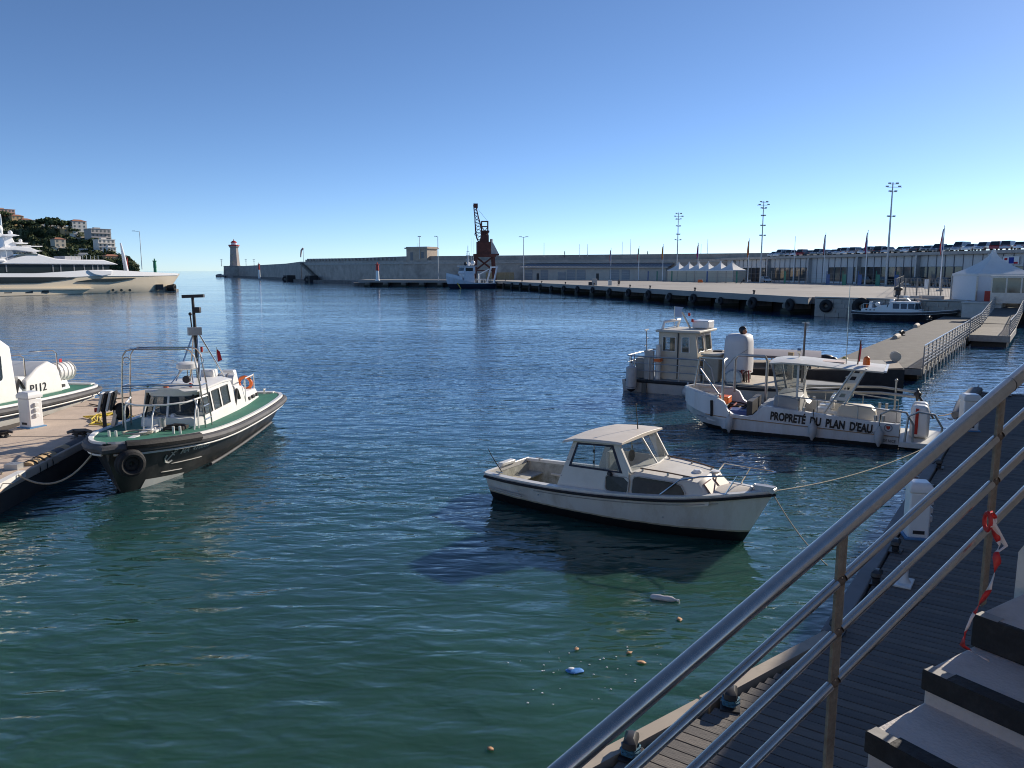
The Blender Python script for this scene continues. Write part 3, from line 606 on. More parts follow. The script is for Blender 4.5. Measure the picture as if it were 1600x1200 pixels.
# ---- cars
def carmesh(kind):
    m=MB(); L_={'hatch':4.0,'sedan':4.5,'van':4.9,'suv':4.6}[kind]; hh={'hatch':1.45,'sedan':1.42,'van':1.95,'suv':1.7}[kind]; w=.88
    h=L_/2
    low=[(-h,.35),(-h+.05,.78),(-h+.25,.92 if kind!='van' else 1.1),(h-1.1,.92 if kind!='van' else 1.05),(h-.25,.75),(h,.55),(h,.32)]
    m.prof(low,-w,w)
    b0={'hatch':-h+.15,'sedan':-h+.75,'van':-h+.05,'suv':-h+.12}[kind]; f0={'hatch':h-1.15,'sedan':h-1.35,'van':h-.9,'suv':h-1.25}[kind]
    rb={'hatch':.45,'sedan':.75,'van':.12,'suv':.35}[kind]; zb=.9 if kind!='van' else 1.05
    body=MB(); cab=[(b0,zb),(b0+rb,hh),(f0-.75,hh),(f0,zb)]
    m.loft([[V(b0,-w+.02,zb),V(f0,-w+.02,zb),V(f0,w-.02,zb),V(b0,w-.02,zb)],[V(b0+rb,-w+.18,hh),V(f0-.75,-w+.18,hh),V(f0-.75,w-.18,hh),V(b0+rb,w-.18,hh)]])
    g=MB()
    def q(x,z,y): return V(x,y,z)
    for s in (-1,1):
        def sy(z): return s*(w-.02-.16*(z-zb)/(hh-zb)+.012)
        z0,z1=zb+.06,hh-.1; k0=(z0-zb)/(hh-zb); k1=(z1-zb)/(hh-zb)
        xa0,xa1=b0+rb*k0+.12,b0+rb*k1+.12; xb0,xb1=f0-.75*k0-.12,f0-.75*k1-.1; xm=(xa0+xb0)/2
        if kind=='van': xm=xb0-1.0; xa0=xa1=xm-.05 if False else xa0
        for (p0,p1,p2,p3) in (((xa0,z0),(xm-.04,z0),(xm-.04,z1),(xa1,z1)),((xm+.04,z0),(xb0,z0),(xb1,z1),(xm+.04,z1))):
            g.quad(*[q(p[0],p[1],sy(p[1])) for p in (p0,p1,p2,p3)])
    for (x0,x1,sg) in ((f0,f0-.75,1),(b0,b0+rb,-1)):
        k0,k1=.08,.9; xa=x0+(x1-x0)*k0+sg*.012; xb=x0+(x1-x0)*k1+sg*.012; za=zb+(hh-zb)*k0; zc=zb+(hh-zb)*k1
        g.quad(V(xa,-w+.14,za),V(xa,w-.14,za),V(xb,w-.24,zc),V(xb,-w+.24,zc))
    wh=MB().lathe([(.2,-.1),(.31,-.09),(.31,.09),(.2,.1)],n=12,axis='Y'); li=MB().bx(-.03,.03,-.18,.18,-.06,.06)
    return m,g,wh,li,h,w
CARC={'silver':(.42,.43,.45),'white':(.7,.7,.7),'black':(.02,.02,.024),'grey':(.14,.15,.16),'dark blue':(.02,.035,.08),'red':(.3,.02,.02)}
_cars={}
HUB=mat('car_headlight',(.7,.7,.68),.2); TAIL=mat('tail_light',(.35,.01,.01),.3)
def car(kind,colr,p,rz,label,group=None):
    key=(kind,colr)
    if key not in _cars:
        m,g,wh,li,h,w=carmesh(kind); pm_=mat('car_paint_'+colr,CARC[colr],.3,.2,var=.03,coat=.6)
        _cars[key]=(m.mesh('body',pm_,35),g.mesh('windows',GLASSD,0,False),wh.mesh('wheel',BLACK,40),li.mesh('headlight',HUB,0),li.mesh('tail_light',TAIL,0),h,w)
    b,g,wh,li,tl,h,w=_cars[key]; nm='van' if kind=='van' else 'parked_car'
    t=thing(nm,label,'van' if kind=='van' else 'car',p,rz,group); place(b,'body',t); place(g,'windows',t)
    for x in (-h*.62,h*.6):
        for y in (-w+.06,w-.06): place(wh,'wheel',t,(x,y,.31))
    for y in (-.6,.6): place(li,'headlight',t,(h+.0,y,.66)); place(tl,'tail_light',t,(-h-.0,y,.78))
    return t
r3=random.Random(21); x=8.0; k=0
while x<TLn-3 and k<60:
    kd=r3.choice(('hatch','sedan','suv','hatch','suv','van') if k%7 else ('hatch','suv')); cc=r3.choice(('silver','white','black','grey','silver','grey','dark blue','silver','red','white'))
    if x>38:
        car(kd,cc,tlocal(x,r3.uniform(1.6,2.4),TZ+.56),TRZ-PI/2+r3.choice((0,PI))*1+r3.uniform(-.05,.05)+.35,'%s %s parked along the edge of the terminal roof'%(cc,{'hatch':'hatchback','sedan':'saloon car','suv':'tall estate car','van':'van'}[kd]),'cars parked on the terminal roof'); k+=1
    x+=r3.uniform(2.35,2.9)
# person on the roof
def person(p,rz,label,top,legs,pose='stand',group=None):
    t=thing('person',label,'person',p,rz,group); SK=mat('skin',(.45,.28,.2),.6); HR=mat('dark_hair',(.03,.02,.015),.7)
    b=MB()
    if pose=='stand':
        for s in (-1,1): b.tube([(0,s*.1,.05),(.02,s*.1,.48),(0,s*.09,.9)],[.055,.065,.09],8)
        b.loft([[V(.11*c,.17*s_,.88) for c,s_ in [(math.cos(a),math.sin(a)) for a in [i*PI/5 for i in range(10)]]],[V(.12*math.cos(a),.2*math.sin(a),1.2) for a in [i*PI/5 for i in range(10)]],[V(.11*math.cos(a),.22*math.sin(a),1.42) for a in [i*PI/5 for i in range(10)]],[V(.06*math.cos(a),.07*math.sin(a),1.5) for a in [i*PI/5 for i in range(10)]]])
        for s in (-1,1): b.tube([(0,s*.22,1.4),(.03,s*.27,1.12),(.1,s*.25,.85)],[.055,.045,.035],7)
        hz=1.62; hx=.02
    else:
        for s in (-1,1): b.tube([(0,s*.1,.5),(.42,s*.1,.5),(.62,s*.1,.08),(.78,s*.1,.05)],[.09,.07,.05,.04],8)
        b.tube([(0,0,.48),(-.12,0,.8),(-.05,0,1.05)],[.17,.17,.1],10)
        for s in (-1,1): b.tube([(-.05,s*.18,1.0),(.1,s*.24,.75),(.3,s*.16,.62)],[.05,.045,.035],7)
        hz=1.2; hx=0
    b.build('body',top,t); MB().ball((hx,0,hz),.105,12,10,(1,.85,1.2)).cyl((hx,0,hz-.2),(hx,0,hz-.08),.05,.05).build('head',SK,t); MB().ball((hx-.02,0,hz+.03),.112,12,8,(1,.9,1.1)).build('hair',HR,t)
    return t
person(PY(1478,389,150)*0+tlocal(128,.2,TZ+.56),TRZ,'person in a brown jacket standing at the edge of the terminal roof',mat('brown_jacket',(.2,.12,.07),.8),None)
# cars and vans on the quay in front of the terminal
for u,v,kd,cc,lb in ((1196,441,'hatch','white','white hatchback standing alone on the quay near the row of marquees'),(905,437,'hatch','dark blue','dark blue hatchback in front of the long warehouse'),(1283,442,'van','silver','silver people carrier behind the quay fence'),(1302,442,'hatch','white','white hatchback behind the quay fence'),(1332,442,'van','white','white panel van behind the quay fence'),(1358,444,'suv','black','black estate car behind the quay fence'),(1385,445,'suv','black','black car parked beside the tall floodlight mast'),(1480,448,'suv','grey','grey car partly hidden behind the wire enclosure'),(1500,446,'sedan','white','white car beside the big marquee'),(1440,447,'suv','black','dark car behind the wire enclosure')):
    p=P(u,v,QZ+.005); car(kd,cc,p,TRZ+r3.uniform(-.2,.2)+(PI if kd=='van' else 0),lb)
t=thing('service_buggy','small white service buggy with open cab by the warehouse','buggy',P(975,437.5,QZ),.2)
MB().bx(-1.9,1.9,-.7,.7,.35,.8).bx(.4,1.4,-.7,.7,.8,1.2).build('body',WHITE2,t,bevel=.06); MB().bx(-1,1.2,-.7,.7,1.85,1.95).build('canopy',WHITE2,t)
MB().bx(-.9,.1,-.6,.6,.8,1.5).build('load',DARK,t)
for x in (-1.2,1.2):
    for y in (-.65,.65): MB().lathe([(.32,-.1),(.32,.1)],(x,y,.33),12,'Y').build('wheel',BLACK,t)
for x in (-1,1.1):
    for y in (-.65,.65): MB().cyl((x,y,.8),(x,y,1.9),.03).build('canopy_post',GALV,t)
# ---- warehouse
WA=PY(818,437,256); WB=PY(1040,437,232)
wd=(WB-WA); wl=wd.length; wrz=math.atan2(wd.y,wd.x)
w=thing('warehouse','long pale warehouse with roller doors and a grey sloping roof','building',(WA.x,WA.y,QZ),wrz)
WW=mat('warehouse_wall',(.5,.47,.42),.9,var=.1,scale=.5,grime=(.35,.32,.29),gamt=.25)
MB().bx(0,wl,0,11,0,3.9).build('wall',WW,w,smooth=0)
rf=MB().add([(-1,-1,3.92),(wl+1,-1,3.92),(wl+1,12,6.3),(-1,12,6.3),(-1,-1,4.2),(wl+1,-1,4.2),(wl+1,12,6.6),(-1,12,6.6)],[(0,3,2,1),(4,5,6,7),(0,1,5,4),(1,2,6,5),(2,3,7,6),(3,0,4,7)]).build('roof',mat('warehouse_roof',(.2,.2,.21),.6,var=.2),w,smooth=0)
MB().bx(-1,wl+1,-1.12,-1.0,3.8,4.15).build('fascia',CONCP,w,smooth=0)
for i in range(int(wl/1.4)): MB().bar((i*1.4,-.9,4.24),(i*1.4,11.8,6.63),.08,.06).build('roof_seam',GALV,rf,smooth=0)
SHU=mat('grey_roller_door',(.24,.26,.28),.6,var=.1)
for x0,wd_,h_ in ((.6,2.7,3.3),(6.4,2.7,3.3),(12.6,2.8,2.6),(15.9,2.9,3.3),(19.3,3.0,3.3),(30.5,3.2,3.3),(34.5,2.6,3.3)):
    o=MB().bx(x0,x0+wd_,-.06,.02,.02,h_).build('roller_door',SHU,w,smooth=0)
    for k in range(6): MB().bx(x0+.05,x0+wd_-.05,-.09,-.065,.3+k*h_/6.5,.36+k*h_/6.5).build('door_rib',GALV,o,smooth=0)
for x0 in (4.9,26.0): MB().bx(x0,x0+.9,-.05,.02,.02,2.1).build('door',DARK,w,smooth=0)
# ---- pagoda marquees
CANV=mat('white_canvas',(.74,.73,.7),.75,var=.05,scale=1.2,grime=(.55,.53,.5),gamt=.15)
def pagoda(name,label,p,rz,w,hw,hp,wallm,open_sides=(),group=None):
    t=thing(name,label,'marquee',p,rz,group); h=w/2; rings=[]
    for k in range(9):
        q=k/8; r=h*(1-q)**1.75+.05*h*q; rings.append([V(sx*r,sy*r,hw+(hp-hw)*q**1.0) for sx,sy in ((-1,-1),(0,-1),(1,-1),(1,0),(1,1),(0,1),(-1,1),(-1,0))])
    MB().loft(rings).build('roof',CANV,t,smooth=35); MB().bx(-h-.02,h+.02,-h-.02,h+.02,hw-.22,hw+.02).build('valance',CANV,t,smooth=0)
    MB().cyl((0,0,hp-.05),(0,0,hp+.12),.05*h,.03).build('peak_cap',CANV,t)
    for i,(sx,sy) in enumerate(((-1,-1),(1,-1),(1,1),(-1,1))): MB().bx(sx*h-.06,sx*h+.06,sy*h-.06,sy*h+.06,0,hw-.2).build('leg',ALU,t,smooth=0)
    for side in range(4):
        if side in open_sides: continue
        a=side*PI/2; m=MB(); n=9
        for k in range(n+1): xx=-h+.08+(w-.16)*k/n; m.v+=[(xx,-h+.05+.02*math.sin(k*2.2),.02),(xx,-h+.05+.015*math.sin(k*1.7),hw-.21)]
        for k in range(n): m.f.append((2*k,2*k+2,2*k+3,2*k+1))
        o=m.build('side_wall',wallm,t,smooth=60,fix=False); o.rotation_euler=(0,0,a)
    return t
BEI=mat('beige_canvas',(.6,.52,.4),.8,var=.06)
us_=(1060,1076,1091,1106,1125,1143)
for i,u in enumerate(us_):
    v=439.2+i*.35; y=232-i*9.5 if False else None; p=P(u,v,QZ+.005)
    pagoda('marquee','small white pagoda marquee with beige walls, '+('at the warehouse end of the row','second from the warehouse end of the row','third from the warehouse end of the row','third from the open end of the row','second from the open end of the row','at the open end of the row')[i],p,TRZ+PI/2+.3,4.6 if i<4 else 5.0,3.1,5.4,BEI,(1,) if i==5 else ((0,) if i in (1,3) else ()),'row of small marquees')
p=PY(1547,470,72); p.z=QZ
BT=pagoda('marquee','large white pagoda marquee at the quay end above the gangway',P(1546,469,QZ),R(-5),5.2,2.65,5.0,mat('white_pvc_wall',(.72,.74,.76),.5,var=.03),(1,))
# kiosk inside its open side
q=P(1575,475,QZ); t=thing('ticket_kiosk','glazed grey kiosk beside the large marquee','kiosk',q+V(1.2,1.2,0),-.62)
MB().bx(-1.8,1.8,-.05,1.6,0,.95).bx(-1.9,1.9,-.1,1.7,2.3,2.5).build('body',ALU,t,smooth=0); MB().bx(-1.78,1.78,-.02,.02,.95,2.3).build('glass',GLASSD,t,smooth=0)
for x in (-1.75,-.6,.55,1.72): MB().bx(x-.06,x+.06,-.06,.04,.95,2.3).build('mullion',ALU,t,smooth=0)
t=tag(MB().bx(-.4,.4,-.25,.25,0,1.0).bx(-.36,.36,-.28,-.25,.1,.9).build('locker',RED,None,bevel=.03,loc=P(1545,471,QZ),rz=-.6),'red equipment locker standing outside the large marquee','locker')
# ---- wire fenced enclosure
FEN=mat('fence_steel',(.3,.28,.25),.6,.4,var=.2); FG=mat('green_fence_panel',(.04,.2,.14),.6); FB=mat('blue_fence_panel',(.06,.12,.28),.6)
def panel(p,rz,w,h,label,group,cols=10,mt=FEN):
    t=thing('mesh_fence',label,'fence',p,rz,group)
    MB().bx(-w/2,-w/2+.06,-.03,.03,0,h).build('post',mt,t,smooth=0); MB().bx(w/2-.06,w/2,-.03,.03,0,h).build('post',mt,t,smooth=0)
    for z in (.12,h*.5,h-.05): MB().bx(-w/2+.06,w/2-.06,-.02,.02,z-.02,z+.02).build('rail',mt,t,smooth=0)
    for k in range(1,cols): x=-w/2+w*k/cols; MB().bx(x-.008,x+.008,-.01,.01,.14,h-.07).build('wire',mt,t,smooth=0)
    return t
ea=P(1396,463,QZ); eb=P(1489,466,QZ)
nE=5; e_=(eb-ea)
for i in range(nE): panel(ea+e_*((i+.5)/nE),math.atan2(e_.y,e_.x),e_.length/nE-.03,2.1,'wire mesh fence panel of the enclosure beside the large marquee','wire enclosure panels',8)
eb2=P(1412,446,QZ); e2=(eb2-ea)
for i in range(3): panel(ea+e2*((i+.5)/4)+V(.3,.2,0),math.atan2(e2.y,e2.x),e2.length/4-.05,2.1,'wire mesh side panel of the enclosure running back from the quay edge','enclosure side panels',8)
for u,v in ((1420,470),(1455,470)): tag(MB().bx(-1.3,1.3,-.25,.25,0,.35).build('kerb_block',CONCP,None,loc=P(u,v-3,QZ),rz=math.atan2(e_.y,e_.x),bevel=.04),'low concrete ballast block at the foot of the wire enclosure','block','ballast blocks of the enclosure')
tag(MB().bx(-.35,.35,-.03,.03,.5,1.8).build('notice_board',WHITE2,None,loc=P(1447,457,QZ),rz=math.atan2(e_.y,e_.x),bevel=.01),'blank white notice board on the wire enclosure','sign')
# fence line across the quay: slim posts, some with coloured panels
fa=[(918,437.5,None),(936,437.6,None),(960,438,'g'),(990,438.2,'b'),(1012,438.8,'b'),(1026,439,'g'),(1049,440,'g'),(1085,441,None),(1104,441,'b'),(1120,442,None),(1134,442,None),(1150,442.5,'g'),(1205,443,None),(1225,443.6,'g'),(1247,444.2,None),(1259,444.5,None),(1291,445,'b'),(1316,446,'g'),(1340,446.5,'b'),(1368,447,'g'),(1397,447.4,'b')]
for i,(u,v,c) in enumerate(fa):
    p=P(u,v,QZ); lab={'g':'slim green steel gate post of the security fence across the quay','b':'slim blue steel gate post of the security fence across the quay',None:'thin grey steel post of the security fence across the quay'}[c]
    t=thing('fence_post',lab,'fence post',p,TRZ,{'g':'green posts of the quay fence','b':'blue posts of the quay fence',None:'grey posts of the quay fence'}[c])
    MB().bx(-.06,.06,-.06,.06,0,2.9).build('post',FEN if not c else (FG if c=='g' else FB),t,smooth=0)
    if c: MB().bx(.08,1.0 if u>1280 else .5,-.03,.03,.1,2.8 if u<1280 else 2.2).build('panel',FG if c=='g' else FB,t,smooth=0); 
    MB().bx(-.2,.2,-.2,.2,0,.08).build('foot',CONCP,t,smooth=0)
    if i<len(fa)-1 and u>1040:
        u2,v2,_=fa[i+1]; q=P(u2,v2,QZ); e=(q-p); Rm=Matrix.Rotation(-TRZ,3,'Z'); e=Rm@e; m=MB()
        for z in (.3,1.3,2.3): m.bar((0,0,z),e+V(0,0,z),.03,.03)
        m.build('rail',FEN,t,smooth=0)
# ---- flagpoles
def flagpole(u,v,vt,cols_,label,y=None):
    p=P(u,v,QZ); top=PY(u,vt,p.y); h=top.z-QZ; t=thing('flagpole',label,'flagpole',p,0)
    MB().lathe([(.5,0),(.5,.25),(.12,.26)],n=10).build('base',CONCP,t); MB().cyl((0,0,.2),(0,0,h),.11,.05,8).ball((0,0,h),.09,8,6).build('pole',WHITE2,t)
    if cols_:
        L_=h*.36; n=len(cols_)
        for i,c in enumerate(cols_):
            m=MB(); K_=7
            for k in range(K_+1):
                q=k/K_; z=h-.3-L_*q
                for s in (i/n,(i+1)/n): a=.75*(s)*(1-.1*math.sin(q*3)); m.v.append((-a*(.35+.25*math.sin(q*PI))-.04,.1*math.sin(q*6+s*4),z-.5*s))
            for k in range(K_): m.f.append((2*k,2*k+1,2*k+3,2*k+2))
            o=m.build('flag_stripe',FLAG[c],t,smooth=60,fix=False); sm=o.modifiers.new('thick','SOLIDIFY'); sm.thickness=.02
    return t
flagpole(954,438,388,('blue','white','red'),'white flagpole with limp dark flag nearest the warehouse doors')
flagpole(997.5,438.5,385,('green','white','red'),'white flagpole with limp green, white and red flag')
flagpole(1035,439.3,382,('red','yellow','red'),'white flagpole with limp red and yellow flag before the masts')
flagpole(1089.5,440,380,('red','blue','red'),'white flagpole with a thin dark red flag among the marquees')
flagpole(1168,442,373,('red','yellow','red'),'white flagpole with red and yellow flag beside the open end marquee')
flagpole(1239,442,370,(),'bare white pole without a flag in front of the terminal')
flagpole(1286,443,364,('blue','white','red'),'white flagpole with a thin furled flag by the panel van')
flagpole(1351,446,360,('white','blue','red'),'white flagpole with pale furled flag near the tall floodlight mast')
flagpole(1468,455,353,('blue','white','red'),'white flagpole with blue, white and red flag above the enclosure')
# ---- floodlight masts
def mast(u,v,vt,label,arms,rad=.22):
    p=P(u,v,QZ); h=PY(u,vt,p.y).z-QZ; t=thing('floodlight_mast',label,'mast',p,0)
    MB().cyl((0,0,0),(0,0,h),rad,rad*.4,8).build('mast',GALV,t)
    for k,(hz,wd_,s) in enumerate(arms):
        z=h*hz; MB().bar((-wd_*(.4 if s>0 else .7),0,z),(wd_*(.7 if s>0 else .4),0,z),.1,.1).build('cross_arm',GALV,t,smooth=0)
        for x in (-wd_*.45,wd_*.5): MB().box((x,-.15,z+.14),(.5,.3,.25)).build('floodlight',GALV,t,smooth=0)
    return t
mast(1384,446,285,'tallest floodlight mast with broad cross arms in front of the terminal',((.985,1.6,1),(.955,2.6,1),(.91,1.2,1),(.67,1.2,1)),.28)
mast(1187.5,442.5,314,'floodlight mast with stepped aerials near the white hatchback',((.985,1.5,1),(.95,2.2,-1),(.91,1.0,1),(.82,.7,-1),(.7,.8,1),(.58,1.1,1)))
mast(1057,439,332,'floodlight mast with stepped aerials behind the small marquees',((.98,1.4,1),(.94,2.2,1),(.9,1.2,-1),(.8,1.0,1),(.68,.8,1),(.6,1.5,1)))
lamp(P(818,438,QZ),13.2,'double-armed lamp post at the corner of the long warehouse',2,aw=1.0)
lamp(P(685,438.5,QZ),13.0,'tall dark lamp post in front of the breakwater watch house',1,aw=.6)
lamp(tlocal(104,14,TZ+.5),9,'lamp post with one arm rising above the roof car park',1)
for u,w_ in ((850,5.5),(905,5),(918,5),(972,6),(985,7),(1090,6),(1105,7),(1095,5)):
    b=PY(u,401,252); tag(MB().cyl((0,0,0),(0,0,w_*.8),.09,.05,5).build('thin_pole',GALV,None,loc=V(b.x,b.y,9.5)),'thin pole standing up from the breakwater parapet','pole','thin poles on the breakwater parapet')
for u,lb in ((882,'person in dark clothes walking on the breakwater parapet above the warehouse'),(1011,'person in dark clothes leaning on the breakwater parapet above the warehouse end')):
    b=PY(u,401,255); person(V(b.x,b.y-1.0,10.1-.9),0,lb,mat('dark_jacket',(.03,.03,.035),.8),None).scale=(1.25,)*3
person(P(1162,443,QZ),PI,'person in dark clothes sitting on the base of a flagpole',mat('dark_jacket',(.03,.03,.035),.8),None,'sit')
for u,v,lb in ((1094,441.6,'small orange barrier block by the marquee flagpole'),):
    tag(MB().bx(-.6,.6,-.25,.25,0,.5).bx(-.5,.5,-.15,.15,.5,.75).build('barrier_block',ORANGE,None,loc=P(u,v,QZ),bevel=.05),lb,'barrier')
# clutter on the quay edge
t=thing('pallet_stack','white crate and dark kit standing on the quay edge','crate',P(928,446,QZ)); MB().bx(-.4,.6,-.4,.4,0,1.35).build('crate',CONCP,t,bevel=.03); MB().bx(-1.1,-.45,-.3,.3,0,.7).build('kit_bag',DARK,t,bevel=.08)
t=thing('electric_cabinet','small white electric cabinet on the quay edge','cabinet',P(953,446,QZ)); MB().bx(-.35,.35,-.25,.25,0,1.0).build('body',WHITE2,t,bevel=.03); MB().bx(-.3,.3,-.27,-.25,.1,.9).build('door',ALU,t,smooth=0)
person(P(967,447,QZ),PI/2,'person in dark clothes sitting on the quay edge beside the cabinet',mat('dark_jacket',(.03,.03,.035),.8),None,'sit')
# fence of reed screens by the crane
sf=thing('screen_fence','yellowish screen fence at the foot of the crane','fence',P(781,437.3,QZ),-.08)
for i in range(6): MB().bx(-4.6+i*1.55,-4.6+i*1.55+1.5,-.04,.04,.05,2.4).build('screen_panel',mat('reed_screen',(.36,.29,.17),.9,var=.2,scale=3),sf,smooth=0)
# ---- harbour crane
CR=mat('rusty_red_paint',(.11,.032,.024),.75,var=.35,scale=.6,grime=(.05,.03,.025),gamt=.4)
cp=P(757,437.6,QZ+.1); cy=cp.y
def cz(v): return PY(757,v,cy).z-QZ-.1
def cx(u): return (u-757)/FPX*cy*1.0
ct=thing('harbour_crane','old rust-red portal crane with lattice jib beside the breakwater','crane',cp,.12)
z1=cz(400)
for sx in (-1,1):
    for sy in (-1,1): MB().bar((sx*3.1,sy*2.6,0),(sx*2.6,sy*2.2,z1),.75,.75).build('portal_leg',CR,ct,smooth=0)
for sy in (-1,1):
    y=sy*2.3; MB().bar((-2.9,y,2.9),(2.7,y,z1-.2),.28,.28).bar((2.9,y,2.9),(-2.7,y,z1-.2),.28,.28).bar((-2.9,y,2.9),(2.9,y,2.9),.3,.3).build('cross_brace',CR,ct,smooth=0)
MB().bx(-3.3,3.3,-2.8,2.8,z1-.3,z1+.6).bx(2.6,4.4,-2.0,2.0,z1+.2,z1+.6).build('portal_deck',CR,ct,smooth=0)
z2=cz(378); hs=MB().bx(-2.3,1.9,-2.2,2.2,z1+.6,z2).build('machine_house',CR,ct,smooth=0)
MB().add([(1.9,-2.2,z1+.6),(4.3,-2.0,z1+.6),(1.9,-2.2,z2),(1.9,2.2,z1+.6),(4.3,2,z1+.6),(1.9,2.2,z2),(2.5,-2.1,z2-.3),(2.5,2.1,z2-.3)],[(0,1,6,2),(3,5,7,4),(1,4,7,6),(2,6,7,5),(0,3,4,1)]).build('counterweight_housing',mat('faded_grey_sheet',(.4,.4,.4),.6),ct,smooth=0)
MB().cyl((2.2,0,z2-.4),(2.2,0,z2+.9),.45,.45).build('stack',GALV,ct); MB().bx(-2.2,-1.9,-1.0,-.2,z1+1.6,z2-.6).build('window',GLASSD,hs,smooth=0)
z3=cz(346); 
MB().loft([[V(-1.5,-1.4,z2),V(1.3,-1.4,z2),V(1.3,1.4,z2),V(-1.5,1.4,z2)],[V(-.9,-1.2,z2+2.0),V(1.3,-1.2,z2+2.0),V(1.3,1.2,z2+2.0),V(-.9,1.2,z2+2.0)]]).build('turret',CR,ct,smooth=0)
tw=MB()
for sx in (-.8,1.1):
    for sy in (-1,1): tw.bar((sx,sy,z2+1.8),(sx,sy,z3),.22,.22)
for z in (z2+3.2,z2+4.6,z3): tw.bx(-.9,1.2,-1.1,1.1,z-.12,z+.12)
for sy in (-1,1): tw.bar((-.8,sy,z2+2),(1.1,sy,z2+4.5),.14,.14).bar((1.1,sy,z2+2),(-.8,sy,z2+4.5),.14,.14)
tw.build('tower_frame',CR,ct,smooth=0); MB().bx(-1.1,1.5,-1.1,1.1,z2+2.8,z2+3.4).ball((0,0,z2+2.2),1.1,10,6).build('winch',CR,ct,smooth=0)
jb=MB(); a0,a1=V(-1.4,0,z2+.3),V(cx(742.5),0,cz(320)); b0=V(-.6,0,z3-.5)
n=11
def jl(k,sx,sy):
    q=k/n; c=V(-1.2,0,z2+.2).lerp(a1,q); w=(.95*(1-q)+.32*q)*(1 if q>.06 else .6)*(1.15 if .15<q<.6 else 1); return c+V(sx*w,sy*w,sx*.25*w)
for sx in (-1,1):
    for sy in (-1,1):
        jb.tube([jl(k,sx,sy) for k in range(n+1)],.13,5)
for k in range(n):
    for (s1,s2) in (((-1,-1),(1,-1)),((1,-1),(1,1)),((1,1),(-1,1)),((-1,1),(-1,-1))):
        jb.bar(jl(k,*s1),jl(k+1,*s2),.11,.11); jb.bar(jl(k,*s2),jl(k+1,*s1),.09,.09)
jo=jb.build('lattice_jib',CR,ct,smooth=0); MB().box(a1+V(.3,0,-.3),(1.3,.9,1.3)).build('jib_head',CR,jo,smooth=0)
hk=MB().cyl(a1+V(-.2,0,-.5),V(a1.x+.1,0,cz(365)),.04,.04,5).build('hoist_cable',DARK,ct); MB().box((a1.x+.2,0,cz(365)),(.5,.3,.5)).torus((a1.x+.2,0,cz(366.5)),.25,.08,'Y',10,5).build('hook_block',DARK,hk)
MB().bar((1.1,0,z3),(a1.x+.4,0,a1.z-.6),.06,.06).build('tie_rod',CR,ct,smooth=0)
# ---- survey ship moored at the corner
SH=mat('ship_white',(.62,.66,.72),.45,var=.06,grime=(.4,.38,.36),gamt=.2); NAVY=mat('navy_hull',(.02,.028,.05),.4,var=.2)
spos=P(765,451,0); s_t=thing('survey_ship','grey-white and navy survey ship with a stern gantry moored at the quay corner','ship',(spos.x+.6,spos.y+5,0),R(208))
def shull(st,m,n=8,parent=None):
    pass
def hull(stations,n=10):
    """stations (x,half,sheer z,keel z,power) from stern to bow -> MB, list of sheer points"""
    m=MB(); ring=[]
    for x,hb,zs,zk,p in stations:
        row=[]
        for sg in (1,-1):
            js=range(n,-1,-1) if sg==1 else range(1,n+1)
            for j in js:
                u=(j/n)**1.35; row.append(V(x,sg*hb*(u**p),zk+(zs-zk)*u))
        ring.append(row)
    m.loft(ring,closed=False,caps=False); k=len(ring[0])
    m.f.append(tuple(range(k))); m.f.append(tuple((len(ring)-1)*k+i for i in range(k-1,-1,-1)))
    return m
ST=[(0,2.6,1.5,-1,.3),(4,2.9,1.5,-1,.3),(8,2.9,1.7,-1,.35),(10.5,2.5,2.4,-1,.5),(12.5,1.5,3.0,-.6,.8),(13.6,.7,3.3,.4,.95),(14.3,.1,3.5,2.2,1)]
h=hull(ST).build('hull',bands('ship_hull_paint',(.6,.64,.7),[(1.35,(.02,.028,.05))],.45),s_t,smooth=45)
MB().loft([[V(x,-hb+.1,z-.02),V(x,hb-.1,z-.02),V(x,hb-.1,z+.02),V(x,-hb+.1,z+.02)] for x,hb,z,_,_ in ST[:-1]]).build('deck',mat('deck_grey',(.25,.26,.27),.8),s_t,smooth=0)
bp_=MB().loft([[V(x,sg*(hb-.02),z) for sg in (1,)]+[V(x,hb-.1,z+.9),V(x,hb-.2,z)] for x,hb,z,_,_ in ST[3:]],caps=False).loft([[V(x,-(hb-.02),z),V(x,-hb+.1,z+.9),V(x,-hb+.2,z)] for x,hb,z,_,_ in ST[3:]],caps=False).build('bow_bulwark',SH,s_t,smooth=40)
yl=MB()
MB().add([(10.9,2.56,0.1),(11.15,2.46,0.1),(12.0,2.0,1.6),(11.75,2.15,1.6)],[(0,1,2,3)]).build('yellow_stripe',YELLOW,s_t,smooth=0)
MB().prof([(6.4,1.6),(6.6,4.2),(9.4,4.2),(9.9,1.9)],-2.0,2.0).build('deckhouse',SH,s_t,smooth=0,bevel=.08)
wh=MB().prof([(6.2,4.2),(6.3,6.2),(9.3,6.3),(9.9,4.2)],-1.9,1.9).build('wheelhouse',SH,s_t,smooth=0,bevel=.06)
for y in (-1.93,1.93): MB().bx(7.0,9.2,y-.03,y+.03,4.9,5.8).build('window',GLASSD,wh,smooth=0)
for k in range(4): MB().add([(9.78,-1.6+k*.82,4.95),(9.78,-.95+k*.82,4.95),(9.52,-.95+k*.82,5.85),(9.52,-1.6+k*.82,5.85)],[(0,1,2,3)]).build('window',GLASSD,wh,smooth=0)
MB().bx(5.9,10.1,-2.2,2.2,6.2,6.4).build('wheelhouse_roof',SH,s_t,smooth=0)
